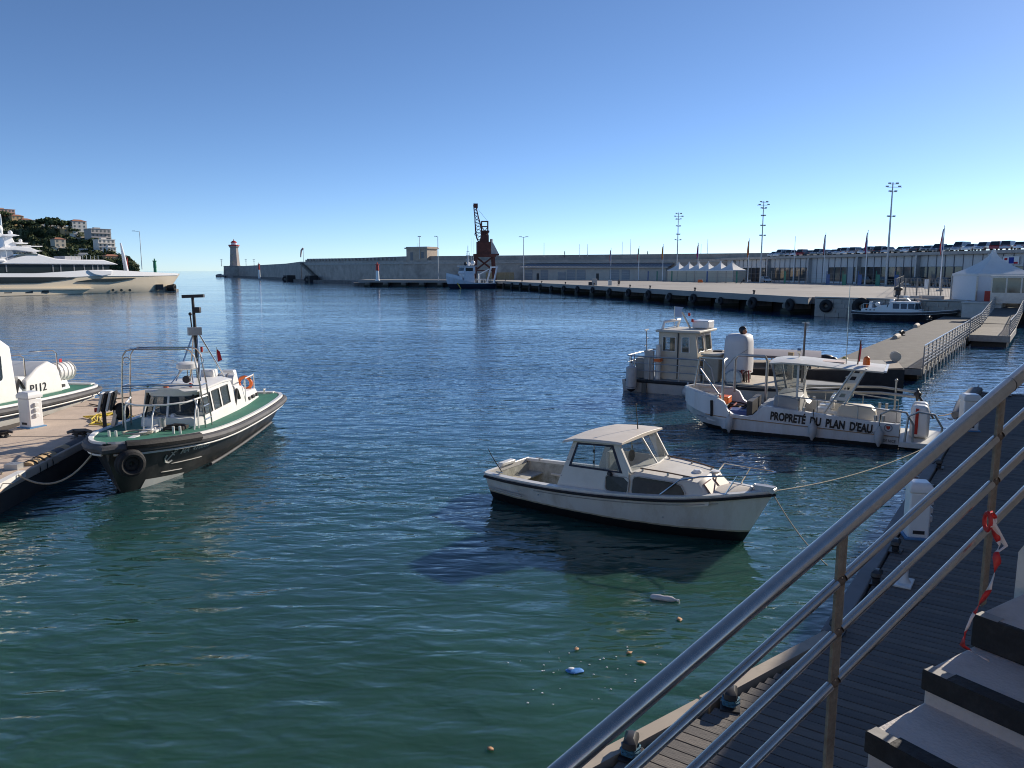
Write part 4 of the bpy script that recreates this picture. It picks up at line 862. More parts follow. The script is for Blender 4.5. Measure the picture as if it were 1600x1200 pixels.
MB().cyl((7.6,0,6.3),(7.6,0,12.0),.16,.07).bx(7.5,7.7,-1.2,1.2,9.2,9.3).bx(7.5,7.7,-.8,.8,10.3,10.4).bx(7.5,7.7,-1.4,1.4,8.0,8.1).cyl((7.6,1.1,9.2),(7.6,1.1,10.0),.05).cyl((7.6,-1.1,9.2),(7.6,-1.1,10.1),.05).build('mast',SH,s_t,smooth=0)
MB().ball((6.6,1.1,7.2),.65,12,8).build('radome',WHITE2,s_t); MB().ball((6.8,-1.2,6.9),.5,12,8).build('radome',WHITE2,s_t)
MB().ball((8.8,.8,6.9),.45,10,6,(1,1,1.2)).cyl((8.8,.8,6.3),(8.8,.8,6.7),.15).build('searchlight',DARK,s_t)
for y in (-2.2,2.2): MB().bar((.6,y,1.5),(-.6,y*.85,6.0),.4,.35).build('gantry_leg',SH,s_t,smooth=0)
MB().bar((-.6,-2,6.0),(-.6,2,6.0),.4,.4).build('gantry_beam',SH,s_t,smooth=0)
MB().bar((4.2,.2,1.6),(4.2,.2,4.2),.4,.4).bar((4.2,.2,4.0),(1.4,.6,5.4),.28,.28).build('deck_crane',WHITE2,s_t,smooth=0)
for y in (-2.5,2.5):
    MB().tube([(0.8,y,2.6),(6,y,2.6)],.05,5).build('rail',WHITE2,s_t)
    for x in (1,2.5,4,5.5): MB().cyl((x,y,1.5),(x,y,2.6),.04,.04,5).build('rail_post',WHITE2,s_t)
MB().ball((11.2,0,3.3),.9,10,6,(1.2,1,.8)).bx(10.4,10.9,-.8,.8,2.6,3.4).build('windlass',mat('grey_kit',(.35,.35,.35),.6),s_t)
for y,x in ((1.1,6.5),(-.9,6.2)): MB().cyl((x,y,6.4),(x-.2,y,14.2),.03,.015,5).build('whip_antenna',WHITE2,s_t)
MB().cyl((9.6,1.4,3.0),(9.6,1.4,4.0),.35).build('life_raft',WHITE2,s_t)
# ================================================================ boats
def deckplate(st,ins,dz,m=None,cam_=.0):
    """flat deck between the sheer lines, inset"""
    m=m or MB()
    m.loft([[V(x,-max(.02,hb-ins),z+dz),V(x,0,z+dz+cam_),V(x,max(.02,hb-ins),z+dz),V(x,max(.02,hb-ins),z+dz-.05),V(x,-max(.02,hb-ins),z+dz-.05)] for x,hb,z,_,_ in st]); return m
def sheerline(st,off=0,dz=0,side=0):
    l=[V(x,(hb+off),z+dz) for x,hb,z,_,_ in st]; r=[V(x,-(hb+off),z+dz) for x,hb,z,_,_ in st]
    return l if side>0 else r if side<0 else l+r[::-1]
def smooth_st(st,k=3):
    """catmull-rom through the stations"""
    out=[]
    for i in range(len(st)-1):
        p0=st[max(i-1,0)];p1=st[i];p2=st[i+1];p3=st[min(i+2,len(st)-1)]
        for j in range(k):
            t=j/k; q=[]
            for a,b,c,d in zip(p0,p1,p2,p3): q.append(.5*((2*b)+(-a+c)*t+(2*a-5*b+4*c-d)*t*t+(-a+3*b-3*c+d)*t**3))
            q[1]=max(.01,q[1]); out.append(tuple(q))
    out.append(st[-1]); return out
def rounded(x0,x1,z0,z1,r,n=4,sk=0):
    pts=[]
    for cx_,cz_,a0 in ((x1-r,z1-r,0),(x0+r,z1-r,90),(x0+r,z0+r,180),(x1-r,z0+r,270)):
        for k in range(n+1): a=R(a0+90*k/n); x=cx_+r*math.cos(a); z=cz_+r*math.sin(a); pts.append((x+sk*(z-z0),z))
    return pts
def polyplate(mb,pts,fn): 
    n=len(pts); mb.add([fn(a,b,0) for a,b in pts]+[fn(a,b,1) for a,b in pts],[tuple(range(n)),tuple(range(2*n-1,n-1,-1))]+[(i,n+i,n+(i+1)%n,(i+1)%n) for i in range(n)]); return mb
# ---------------------------------------------------------------- the small white cabin boat
SBR=math.atan2(13.4-16.95,4.85+.1)
sb=thing('cabin_cruiser','small white motor boat with wheelhouse and black waterline on a mooring','boat',(-.1,16.95,0),SBR)
S1=smooth_st([(0,.84,.62,-.22,.34),(.8,.95,.63,-.3,.33),(2,1.02,.67,-.35,.34),(3.2,1.0,.745,-.36,.4),(4.3,.83,.83,-.34,.55),(5.0,.56,.905,-.28,.75),(5.35,.38,.95,-.12,.88),(5.6,.22,.98,.3,.95),(5.92,.02,1.02,.93,1.0)],4)
HUL=bands('white_hull_black_boot',(.74,.74,.73),[(.235,(.5,.46,.36)),(.2,(.012,.012,.014))],.4,(.34,.27,.18),.3,gscale=1.3)
hull(S1,14).build('hull',HUL,sb,smooth=50)
gun=MB(); INN=[]
for sg in (1,-1):
    a=[]
    for x,hb,z,_,_ in S1: a.append([V(x,sg*(hb+.015),z+.0),V(x,sg*(hb+.015),z+.035),V(x,sg*max(.01,hb-.11),z+.045),V(x,sg*max(.01,hb-.11),z-.02)])
    gun.loft(a)
gun.build('gunwale',WHITE,sb)
MB().tube(sheerline(S1,.03,-.045,1)+[V(5.98,0,.98)]+sheerline(S1,.03,-.045,-1)[::-1],.028,7).build('rub_rail',BLACK,sb)
MB().bx(-.03,.02,-.85,.85,.55,.67).build('transom_cap',WHITE,sb,bevel=.015)
fd=[q for q in S1 if q[0]>=1.95]; deckplate(fd,.09,.03,None,.05).build('foredeck',mat('cream_deck',(.62,.57,.5),.7,var=.06,grime=(.4,.35,.28),gamt=.25,bump=.2,bscale=80),sb,smooth=40)
cs=[q for q in S1 if q[0]<=2.6]
cl_=MB()
for sg in (1,-1): cl_.loft([[V(max(x,.12),sg*(hb-.1),z-.01),V(max(x,.12),sg*(hb*.68-.02),.12)] for x,hb,z,_,_ in cs],closed=False,caps=False)
cl_.quad(V(.12,-.8,.6),V(.12,.8,.6),V(.12,.55,.12),V(.12,-.55,.12)).build('cockpit_lining',mat('dirty_liner',(.42,.42,.37),.7,var=.25,scale=6,grime=(.16,.16,.11),gamt=.5,gscale=5),sb)
MB().loft([[V(max(x,.1),-(hb*.7-.02),.14),V(max(x,.1),hb*.7-.02,.14)] for x,hb,z,_,_ in cs],closed=False,caps=False).build('cockpit_floor',mat('mouldy_floor',(.07,.09,.05),.85,var=.4,scale=5),sb,fix=False)
MB().bx(.13,.5,-.7,.7,.36,.4).build('stern_bench',mat('weathered_white',(.5,.48,.42),.7,var=.2,grime=(.25,.22,.16),gamt=.4),sb,bevel=.01)
MB().bx(1.55,1.95,-.62,-.2,.14,.5).build('cockpit_locker',WHITE,sb,bevel=.02); MB().bx(.7,1.9,.72,.84,.36,.41).build('side_shelf',WHITE,sb,bevel=.01)
# wheelhouse: hollow, glazed, open at the back
CABW=mat('cabin_grey_white',(.68,.665,.63),.45,var=.04,grime=(.42,.37,.3),gamt=.15)
YB=[(2.9,.885),(3.4,.885),(3.9,.845),(4.4,.745),(4.72,.665)]
def cabside(sg):
    yc=lambda b:.87-.09*max(0,b-.78)
    def fn(a,b,l): return (a,sg*(yc(b)-(.035 if l else 0)),b)
    def sh(p): return [(x+.1,z+.06) for x,z in p]
    MB().ring(sh([(1.78,.66),(2.11,1.6),(3.12,1.66),(3.36,1.12)]),sh([(2.06,1.09),(2.21,1.54),(2.98,1.58),(3.19,1.12)]),fn).build('cabin_side',CABW,sb,smooth=0)
    polyplate(MB(),sh([(1.78,.60),(1.781,.661),(2.06,1.085),(3.19,1.115),(3.36,1.115),(3.36,.6)]),fn).build('cabin_side_panel',CABW,sb,smooth=0)
    MB().ring(sh([(2.03,1.06),(2.195,1.56),(3.0,1.605),(3.23,1.09)]),sh([(2.09,1.10),(2.225,1.525),(2.965,1.565),(3.165,1.12)]),lambda a,b,l:(a,sg*(yc(b)+(.008 if l else -.004)),b)).build('window_seal',mat('navy_seal',(.02,.025,.05),.6),sb,smooth=0)
    g=polyplate(MB(),sh([(2.07,1.09),(2.215,1.535),(2.975,1.575),(3.18,1.115)]),lambda a,b,l:(a,sg*(yc(b)-.014-(.006 if l else 0)),b)).build('side_window',GLASSL,sb,smooth=0)
    MB().bx(2.68,2.7,sg*.81-.008,sg*.81+.008,1.17,1.6).build('sliding_bar',ALU,g,smooth=0)
    for zz in (1.28,1.5): MB().bx(2.675,2.705,sg*.825-.012,sg*.825+.012,zz-.03,zz+.03).build('catch',DARK,g,smooth=0)
    # dark fixed lights in the fore cabin
    for k in (0,1):
        pts=rounded(2.99,3.47,.775,1.085,.07,4) if k==0 else [(3.54,.85),(3.54,1.06),(3.57,1.115),(3.64,1.135),(4.3,1.11),(4.46,1.065),(4.55,.93),(4.53,.84),(4.44,.8),(3.62,.775),(3.56,.79)]
        yb=lambda a,b:(lerp(YB,a)-.2*(b-.68)) if a>3.36 else max(yc(b),lerp(YB,a)-.2*(b-.68))
        w_=polyplate(MB(),pts,lambda a,b,l:(a,sg*(yb(a,b)+(.03 if l else -.01)),b)).build('cabin_window',mat('smoked_window',(.03,.029,.03),.3,var=.35,scale=9,spec=.3),sb,smooth=0)
        MB().tube([(a,sg*(yb(a,b)+.03),b) for a,b in pts],.014,5,closed=True).build('window_trim',mat('worn_trim',(.45,.43,.4),.5,var=.3,scale=20),w_)
    for x,z in ((1.97,.9),(2.1,1.25),(2.2,1.5)): MB().lathe([(.012,-.006),(.012,.006)],(x,sg*(yc(z)+.004),z),8,'Y').build('screw_head',GALV,sb)
for sg in (1,-1): cabside(sg)
# fore cabin trunk
def trunk_ring(x,hw,z0,z1): return [V(x,-hw,z0),V(x,-hw+.2*(z1-.06-z0),z1-.06),V(x,-hw*.82,z1),V(x,0,z1+.03),V(x,hw*.82,z1),V(x,hw-.2*(z1-.06-z0),z1-.06),V(x,hw,z0)]
MB().loft([trunk_ring(3.38,.885,.66,1.2),trunk_ring(3.9,.845,.66,1.185),trunk_ring(4.4,.745,.68,1.16),trunk_ring(4.72,.665,.7,1.13),trunk_ring(4.97,.6,.74,.87)]).build('fore_cabin',mat('cabin_cream',(.7,.66,.59),.5,var=.05,grime=(.42,.36,.28),gamt=.2),sb,smooth=30)
for sg in (1,-1): polyplate(MB(),[(.05,.15),(.47,.15),(.43,.85),(.05,.9)],lambda a,b,l:(5.02-.25*b+(.014 if l else -.02),sg*a,.87+.255*b)).build('front_window',mat('brown_window',(.24,.15,.12),.5,var=.25,scale=6,spec=.25),sb,smooth=0)
for sg in (1,-1):
    MB().tube([(3.6,sg*.62,1.25),(4.1,sg*.58,1.24),(4.65,sg*.47,1.19)],.014,6).build('grab_rail',mat('brown_wood',(.12,.07,.04),.6),sb)
    for x,y,z in ((3.65,.617,1.2),(4.15,.575,1.19),(4.6,.48,1.15)): MB().bx(x-.02,x+.02,sg*y-.012,sg*y+.012,z-.03,z+.045).build('rail_foot',ALU,sb,smooth=0)
MB().lathe([(.09,0),(.09,.025),(.06,.06)],(4.5,0,1.17),12).build('deck_vent',WHITE2,sb); MB().bx(4.42,4.54,-.52,-.42,1.13,1.2).build('deck_light',CREAM,sb,bevel=.01)
MB().lathe([(.05,0),(.085,.03),(.09,.05),(.03,.06)],(4.75,.3,1.13),12).build('searchlight',WHITE2,sb)
# windscreen, roof
scr=[V(3.5,-.83,1.2),V(3.66,-.1,1.235),V(3.66,.1,1.235),V(3.5,.83,1.2)]; sct=[V(3.22,-.79,1.69),V(3.31,-.1,1.72),V(3.31,.1,1.72),V(3.22,.79,1.69)]
for i in (0,2): MB().quad(scr[i],scr[i+1],sct[i+1],sct[i]).build('windscreen',GLASSL,sb,smooth=0,fix=False)
MB().quad(scr[1],scr[2],sct[2],sct[1]).build('screen_centre',GLASSL,sb,smooth=0,fix=False)
for a,b in zip((scr[0],scr[3]),(sct[0],sct[3])): MB().bar(a,b,.05,.05).build('screen_pillar',CABW,sb,smooth=0)
MB().bar(scr[2]+V(0,-.1,0),sct[2]+V(0,-.1,0),.02,.03).build('centre_pillar',CABW,sb,smooth=0)
MB().tube([q+V(0,0,-.01) for q in scr],.02,6).build('screen_sill',CABW,sb)
rr=[]
for x,z in ((2.02,1.625),(2.3,1.7),(2.75,1.735),(3.2,1.75),(3.34,1.745)):
    rr.append([V(x,-.93,z-.03),V(x,-.9,z+.015),V(x,-.45,z+.04),V(x,0,z+.05),V(x,.45,z+.04),V(x,.9,z+.015),V(x,.93,z-.03)])
MB().loft(rr).build('roof',mat('roof_cream',(.7,.63,.54),.55,var=.05,grime=(.45,.38,.3),gamt=.2),sb,smooth=30,bevel=.008)
MB().tube([(3.05,.35,1.78),(3.0,.38,2.1),(2.97,.4,2.26)],[.012,.009,.009],6).ball((2.97,.4,2.28),.022).build('antenna',DARK,sb)
MB().cyl((3.05,-.86,1.12),(3.13,-.91,1.1),.045,.035,8).build('door_light',DARK,sb)
MB().lathe([(.12,-.015),(.12,.015)],(3.05,.1,1.28),14,'X').build('steering_wheel',DARK,sb); MB().bx(3.15,3.4,-.75,.75,.7,1.12).build('dashboard',CABW,sb,bevel=.02)
MB().bx(2.4,2.75,.2,.62,.2,.8).bx(2.4,2.48,.2,.62,.8,1.25).build('helm_seat',WHITE,sb,bevel=.02)
# pulpit rail, cleats, anchor gear, stern gear
pul=[V(4.1,-.8,.86),V(4.45,-.73,1.18),V(4.8,-.62,1.27),V(5.4,-.36,1.33),V(5.85,-.16,1.38),V(5.98,0,1.4),V(5.85,.16,1.38),V(5.4,.36,1.33),V(4.8,.62,1.27),V(4.55,.68,.9)]
MB().tube(pul,.016,7).build('pulpit_rail',STEEL,sb)
for y in (-.36,.36): MB().cyl((5.4,y*1.0,1.33),(5.2,y*1.18,.94),.013,.013,6).build('pulpit_leg',STEEL,sb)
for y in (-.1,.1): MB().cyl((5.55,y,1.0),(5.6,y,1.1),.03).build('bow_bitt',GALV,sb)
MB().box((5.8,0,1.08),(.35,.14,.1)).cyl((5.95,-.08,1.06),(5.95,.08,1.06),.05).build('bow_roller',GALV,sb)
for x,y in ((.35,.78),(.35,-.78)): MB().bar((x-.09,y,.7),(x+.09,y,.7),.025,.02).bar((x,y,.64),(x,y,.69),.03,.03).build('cleat',GALV,sb,smooth=0)
MB().bx(-.4,.0,-.3,.62,.47,.52).build('swim_platform',WHITE,sb,bevel=.01); MB().bar((-.28,-.15,.48),(-.28,-.15,-.1),.04,.03).build('ladder_leg',GALV,sb,smooth=0)
MB().bx(-.1,.05,-.25,.25,.66,.74).build('stern_pad',WHITE,sb,bevel=.02)
MB().tube([(.3,-.62,.66),(.12,-.75,1.02),(.05,-.8,1.2)],[.012,.01,.006],6).build('stern_rod',DARK,sb)
MB().tube([V(x,-(hb*.99+.01),.34) for x,hb,z,_,_ in S1 if .05<x<1.25],.016,5).build('name_strip',mat('faded_strip',(.4,.38,.35),.7),sb)
MB().tube([V(x,-(hb*.985+.012),z-.13) for x,hb,z,_,_ in S1 if 1.2<x<5.2],.006,4).build('hull_seam',mat('seam_grey',(.35,.34,.33),.7),sb)
for x in (1.0,1.5,4.2): MB().lathe([(.018,-.01),(.018,.01)],(x,-1.0 if x<3 else -.86,.45),8,'Y').build('skin_fitting',GALV,sb)
def sag(a,b,d,n=14): a=Vector(a);b=Vector(b); return [a.lerp(b,k/n)-V(0,0,d*4*(k/n)*(1-k/n)) for k in range(n+1)]
sbM=Matrix.Translation((-.1,16.95,0))@Matrix.Rotation(SBR,4,'Z'); bowp=sbM@V(5.95,0,1.05)
tag(MB().tube(sag(bowp+V(0,0,-.06),P(1300,890,-.05),.12),.012,6).build('mooring_line',ROPE),'pale rope running from the small white boat bow down into the water','rope')
tag(MB().tube(sag(bowp,V(10.75,18.95,.75),.18),.009,6).build('mooring_line',ROPE),'pale rope running from the small white boat bow to the dark wooden pontoon','rope')
# ---------------------------------------------------------------- pilot boats
PHUL=bands('black_pilot_hull',(.022,.023,.025),[(-.02,(.12,.03,.02))],.38,(.09,.09,.09),.5,gscale=1.2)
RUB=mat('worn_grey_rubber',(.075,.075,.08),.7,var=.35,scale=2,bump=.3,bscale=12)
PCAB=mat('pilot_cabin_white',(.78,.77,.74),.35,var=.03,grime=(.5,.45,.38),gamt=.12)
def pilot(name,label,loc,rz,detail=True,tower=True,txt=True,stern_only=False):
    t=thing(name,label,'boat',loc,rz)
    S=smooth_st([(0,1.0,.86,-.3,.3),(.25,1.3,.86,-.4,.3),(1,1.48,.86,-.45,.3),(3,1.56,.87,-.5,.32),(5.5,1.56,.94,-.5,.36),(7.2,1.42,1.03,-.5,.5),(8.3,1.05,1.12,-.45,.66),(8.9,.74,1.18,-.2,.78),(9.3,.45,1.22,.3,.88),(9.6,.1,1.26,.85,.95)],4)
    hull(S,14).build('hull',PHUL,t,smooth=50)
    def hy(x,z):
        c=[q for q in zip(S,S[1:]) if q[0][0]<=x<=q[1][0]][0]; k=(x-c[0][0])/(c[1][0]-c[0][0]); hb,zs,zk,p=[c[0][i]+(c[1][i]-c[0][i])*k for i in (1,2,3,4)]
        return hb*max(0.0,(z-zk)/(zs-zk))**p
    def onhull(o,x,z,out=.012,roll=0):
        X=V(-1,(hy(x-.15,z)-hy(x+.15,z))/.3,0).normalized(); Y0=V(0,(hy(x,z+.08)-hy(x,z-.08))/.16,1); N=X.cross(Y0).normalized(); Y=N.cross(X)
        if N.y<0: N=-N
        o.matrix_local=Matrix.Translation(V(x,hy(x,z),z)+N*out)@Matrix((X,Y,N)).transposed().to_4x4()@Matrix.Rotation(roll,4,'Z')
    deckplate(S,.13,.01).build('deck',GREEND,t,smooth=40)
    g=MB()
    for sg in (1,-1): g.loft([[V(x,sg*(hb+.01),z-.02),V(x,sg*(hb+.0),z+.04),V(x,sg*max(.01,hb-.1),z+.035),V(x,sg*max(.01,hb-.14),z-.03)] for x,hb,z,_,_ in S])
    g.bx(-.02,.2,-1.0,1.0,.84,.92).build('gunwale',PCAB,t)
    loop=sheerline(S,.055,-.12,1)+[V(9.75,0,1.14)]+sheerline(S,.055,-.12,-1)[::-1]+[V(-.06,-.9,.74),V(-.06,.9,.74)]
    MB().tube(loop,.1,8,closed=True).build('rubber_fender_belt',RUB,t)
    for sg in (1,-1): MB().tube([V(x,sg*(hb+.03),z-.26) for x,hb,z,_,_ in S],.025,6).build('white_strake',PCAB,t)
    MB().tube([V(x,(hb*.82),.1) for x,hb,z,_,_ in S if 1.0<x<7.0],.04,6).build('lower_strake',RUB,t)
    if detail:
        MB().tube([V(x,hb+.09,z-.05) for x,hb,z,_,_ in S if 7.6<x<9.5],.11,8).build('bow_rubber',BLACK,t)
        for x0,x1,z0 in ((7.1,8.2,.36),(7.7,8.4,.2)):
            MB().tube([V(x0+(x1-x0)*k/8,hy(x0+(x1-x0)*k/8,z0+.012*k)+.004,z0+.012*k) for k in range(9)],[.006]+[.014]*7+[.006],5).build('spray_rail',mat('worn_white_paint',(.42,.41,.39),.6,var=.2,scale=8),t)
        bt=MB().torus((0,0,0),.3,.13,'X',20,9).torus((.17,0,0),.3,.1,'X',20,8).torus((.08,0,0),.14,.1,'X',14,6).build('bow_tyre',BLACK,t); bt.scale=(.75,.75,.75); bt.location=(9.5,.42,.8); bt.rotation_euler=(0,0,.7)
        # white foot of the stem
        ff=MB()
        for sg in (1,-1): ff.loft([[V(x,sg*(hy(x,z)+.012),z) for z in (-.12,.02,.22-.17*max(0,(8.75-x)/1.3))] for x in (7.5,7.8,8.1,8.35,8.55,8.75)],closed=False,caps=False)
        ff.build('white_forefoot',WHITE,t,fix=False)
    if txt:
        anc=MB(); anc.bar((0,-.14,0),(0,.16,0),.035,.012); anc.bar((-.08,.1,0),(.08,.1,0),.03,.012); anc.tube([(-.14,-.02,0),(-.1,-.12,0),(0,-.16,0),(.1,-.12,0),(.14,-.02,0)],.022,5); anc.torus((0,.2,0),.035,.012,'Z',10,5)
        ao=anc.build('anchor_emblem',mat('silver_paint',(.5,.5,.48),.4),t); onhull(ao,8.35,.66,.012,-.75)
        lt=letters('MA  410065',.19,'hull_number',mat('silver_paint',(.5,.5,.48),.4),t,(0,0,0),(0,0,0),shear=.3,bold=.004); onhull(lt,8.1,.68,.03)
    # cabin: sides lean in, rounded front
    def cr(x,hw,z0,z1,tw): return [V(x,-hw,z0),V(x,-tw,z1-.06),V(x,-tw*.85,z1+.0),V(x,0,z1+.04),V(x,tw*.85,z1+.0),V(x,tw,z1-.06),V(x,hw,z0)]
    zc=.9
    cb=[cr(3.3,.86,zc,1.72,.72),cr(3.7,.86,zc,1.84,.72),cr(5.0,.86,zc+.05,1.9,.72),cr(5.9,.86,zc+.05,1.88,.72)]
    low=MB().loft([cr(3.2,.88,.85,1.16,.84),cr(6.0,.88,.92,1.22,.84),cr(6.35,.72,.94,1.22,.68),cr(6.5,.4,.94,1.21,.38)]).build('cabin_base',PCAB,t,smooth=35)
    for sg in (1,-1):
        def fn(a,b,l,sg=sg): return (a,sg*(.86-.16*(b-.95)/.95-(.03 if l else 0)),b)
        xs_=[3.62,4.42,5.2,5.96]
        o=MB()
        polyplate(o,[(3.3,1.1),(3.62,1.86),(3.85,1.88),(3.85,1.1)],fn); 
        for k,(a,b) in enumerate(((3.85,4.6),(4.6,5.3),(5.3,6.0))): o.ring([(a,1.1),(b,1.1),(b-.02,1.86),(a-.02,1.86)],[(a+.09,1.22),(b-.07,1.22),(b-.09,1.73),(a+.05,1.73)],fn)
        o.build('cabin_side',PCAB,t,smooth=0)
        for k,(a,b) in enumerate(((3.85,4.6),(4.6,5.3),(5.3,6.0))):
            w_=polyplate(MB(),[(a+.08,1.21),(b-.06,1.21),(b-.08,1.74),(a+.04,1.74)],lambda p,q,l,sg=sg:(p,sg*(.86-.16*(q-.95)/.95-.012-(.006 if l else 0)),q)).build('side_window',GLASSC if detail else GLASSD,t,smooth=0)
            MB().tube([V(p,sg*(.86-.16*(q-.95)/.95+.004),q) for p,q in ((a+.09,1.22),(b-.07,1.22),(b-.09,1.73),(a+.05,1.73))],.014,5,closed=True).build('window_seal',RUB,w_)
    fr=[(6.0,.80),(6.25,.66),(6.38,.42),(6.42,0),(6.38,-.42),(6.25,-.66),(6.0,-.80)]
    for k in range(6):
        (xa,ya),(xb,yb_)=fr[k],fr[k+1]; 
        MB().quad(V(xa,ya,1.2),V(xb,yb_,1.2),V(xb-.2,yb_*.86,1.76),V(xa-.2,ya*.86,1.76)).build('windscreen',GLASSC if detail else GLASSD,t,smooth=0,fix=False)
    for k in (0,1,3,5,6): xa,ya=fr[k]; MB().bar((xa,ya,1.18),(xa-.2,ya*.86,1.77),.05,.05).build('screen_pillar',BLACK if k!=3 else PCAB,t,smooth=0)
    MB().loft([[V(x-.2-dx,y*.86*s_,z) for x,y in fr] for z,s_,dx in ((1.74,1,0),(1.84,1.02,0),(1.88,.94,.05))],closed=False).build('visor',PCAB,t,smooth=40)
    MB().loft([[V(x,-hw,z),V(x,-hw*.6,z+.07),V(x,hw*.6,z+.07),V(x,hw,z),V(x,hw,z-.05),V(x,-hw,z-.05)] for x,hw,z in ((3.5,.74,1.84),(4.3,.76,1.9),(5.4,.76,1.9),(6.05,.68,1.89),(6.22,.4,1.88))]).build('roof',PCAB,t,smooth=40)
    for x,y,z in ((5.7,-.25,1.2),(5.7,.3,1.2)): MB().bx(x-.25,x+.1,y-.2,y+.2,.9,1.45).bx(x-.3,x-.2,y-.2,y+.2,1.4,1.7).build('helm_seat',DARK,t,bevel=.03)
    MB().bx(5.85,6.15,-.6,.6,.95,1.28).build('dashboard',DARK,t,bevel=.02)
    MB().ball((6.32,.12,1.24),.09,10,6).build('compass',WHITE2,t)
    # aft engine trunk with ports
    MB().loft([[V(x,-hw,.85),V(x,-hw+.1,z),V(x,hw-.1,z),V(x,hw,.85)] for x,hw,z in ((.75,.62,1.02),(.95,.75,1.16),(2.2,.84,1.24),(2.6,.86,1.5),(3.35,.86,1.6))]).build('engine_trunk',PCAB,t,smooth=35,bevel=.03)
    for x in (1.35,1.75,2.15):
        for sg in (1,-1): MB().box((x,sg*.80,1.02),(.14,.06,.1)).build('port_light',DARK,t,smooth=0)
    MB().loft([[V(x,y,1.15) for x,y in ((1.35,-.3),(1.75,-.3),(1.75,.3),(1.35,.3))],[V(x,y,1.85) for x,y in ((1.42,-.2),(1.68,-.2),(1.68,.2),(1.42,.2))]]).build('exhaust_casing',PCAB,t,smooth=0,bevel=.03)
    lr=MB().lathe([(.1,-.48),(.22,-.45),(.24,-.2),(.24,.2),(.22,.45),(.1,.48)],(2.3,0,1.6),14,'Y').build('life_raft',PCAB,t)
    for y in (-.25,0,.25): MB().torus((2.3,y,1.6),.242,.014,'Y',14,5).build('raft_strap',RUB,lr)
    MB().torus((1.05,.35,1.35),.2,.055,'X',16,7).build('lifebuoy',ORANGE,t)
    rl=[V(2.7,.82,1.55),V(2.6,.84,1.72),V(1.0,.6,1.62),V(.78,.45,1.5),V(.72,.4,.95)]
    for sg in (1,-1):
        MB().tube([V(p.x,sg*p.y,p.z) for p in rl],.02,6).build('hand_rail',PCAB,t)
        for x,y in ((2.62,.84),(1.0,.62)): MB().cyl((x,sg*y,1.0),(x,sg*y,1.66),.018,.018,6).build('rail_post',PCAB,t)
    MB().tube([(3.55,.8,1.0),(3.4,.84,1.5),(3.2,.84,1.2)],.05,6).build('side_grille',DARK,t) if detail else None
    # mast with tripod, radar and lights
    MB().tube([(4.1,0,1.9),(4.15,0,3.3),(4.2,0,4.25)],[.06,.05,.04],8).build('mast',DARK,t)
    if tower:
        MB().bar((4.2,-.28,4.28),(4.2,.32,4.3),.12,.09).build('masthead_bar',DARK,t,smooth=0); MB().box((4.2,.1,3.9),(.16,.2,.16)).build('mast_lamp',DARK,t,bevel=.02)
        MB().box((4.2,.0,3.3),(.22,.36,.22),.5).build('radar_reflector',GALV,t,smooth=0); MB().cyl((4.05,-.12,3.3),(4.05,-.15,3.75),.02).ball((4.05,-.15,3.78),.05).build('anchor_light',DARK,t)
        for y,x in ((.5,3.4),(-.5,3.4),(.35,4.9),(-.35,4.9)): MB().tube([(x,y,1.9),(4.12,y*.1,3.3)],.022,6).build('mast_stay',STEEL,t)
        MB().bar((4.15,-.35,2.7),(4.15,.35,2.7),.03,.03).build('cross_tree',STEEL,t,smooth=0); MB().cyl((4.15,.15,2.7),(4.15,.15,2.85),.035).build('red_mast_light',RED,t)
        MB().tube([(3.2,.2,1.9),(3.15,.22,2.75)],.012,5).build('ensign_staff',STEEL,t)
        fl=MB().add([(3.15,.22,2.7),(3.1,.3,2.6),(3.12,.36,2.35),(3.16,.24,2.3)],[(0,1,2,3)]).build('ensign',FLAG['red'],t,fix=False)
    MB().lathe([(.22,2.3),(.28,2.34),(.28,2.46),(.2,2.5)],(4.9,0,0),14).build('radar_dome',PCAB,t)
    for x,y in ((5.15,.2),(5.15,-.2),(4.7,0)): MB().tube([(x+.2,y*1.6,1.92),(4.9,y*.6,2.3)],.018,5).build('radar_leg',STEEL,t)
    MB().bx(3.35,3.75,-.1,.3,1.9,2.12).build('deck_box',PCAB,t,bevel=.04)
    MB().cyl((6.0,-.15,1.94),(6.0,-.15,2.02),.07,.06,10).build('orange_beacon',ORANGE,t); MB().cyl((5.9,.45,1.94),(5.9,.45,2.06),.035).build('red_side_light',RED,t); MB().ball((6.0,-.62,2.0),.04).build('horn',DARK,t)
    MB().lathe([(.1,-.04),(.1,.06)],(5.6,.25,2.12),12,'X').build('searchlight',DARK,t); MB().tube([(6.1,-.6,2.05),(6.15,0,2.07),(6.1,.6,2.05)],.014,6).build('roof_rail',STEEL,t)
    if not tower: return t
    # boarding tower: two ladders joined by a top bar
    for sg in (1,-1):
        for x in (6.15,6.6):
            MB().tube([(x,sg*1.05,.97),(x+.05,sg*.98,2.1),(x+.1,sg*.9,2.85),(x+.1,sg*.8,3.0),(x+.1,sg*.66,3.04)],.021,7).build('ladder_post',STEEL,t)
        for z,y in ((1.2,1.035),(1.55,1.01),(2.1,.98)): MB().cyl((6.18,sg*y,z),(6.64,sg*y,z),.018,.018,6).build('rung',STEEL,t)
        MB().torus((6.42,sg*.93,2.72),.09,.012,'X',12,5).build('hand_loop',STEEL,t)
    for x in (6.25,6.7): MB().tube([(x,-.7,3.04),(x,.7,3.04)],.021,7).build('top_bar',STEEL,t)
    MB().tube([(6.66,-.98,2.1),(6.66,.98,2.1)],.02,7).tube([(6.66,-.98,2.04),(6.66,.98,2.04)],.012,6).build('mid_bar',STEEL,t)
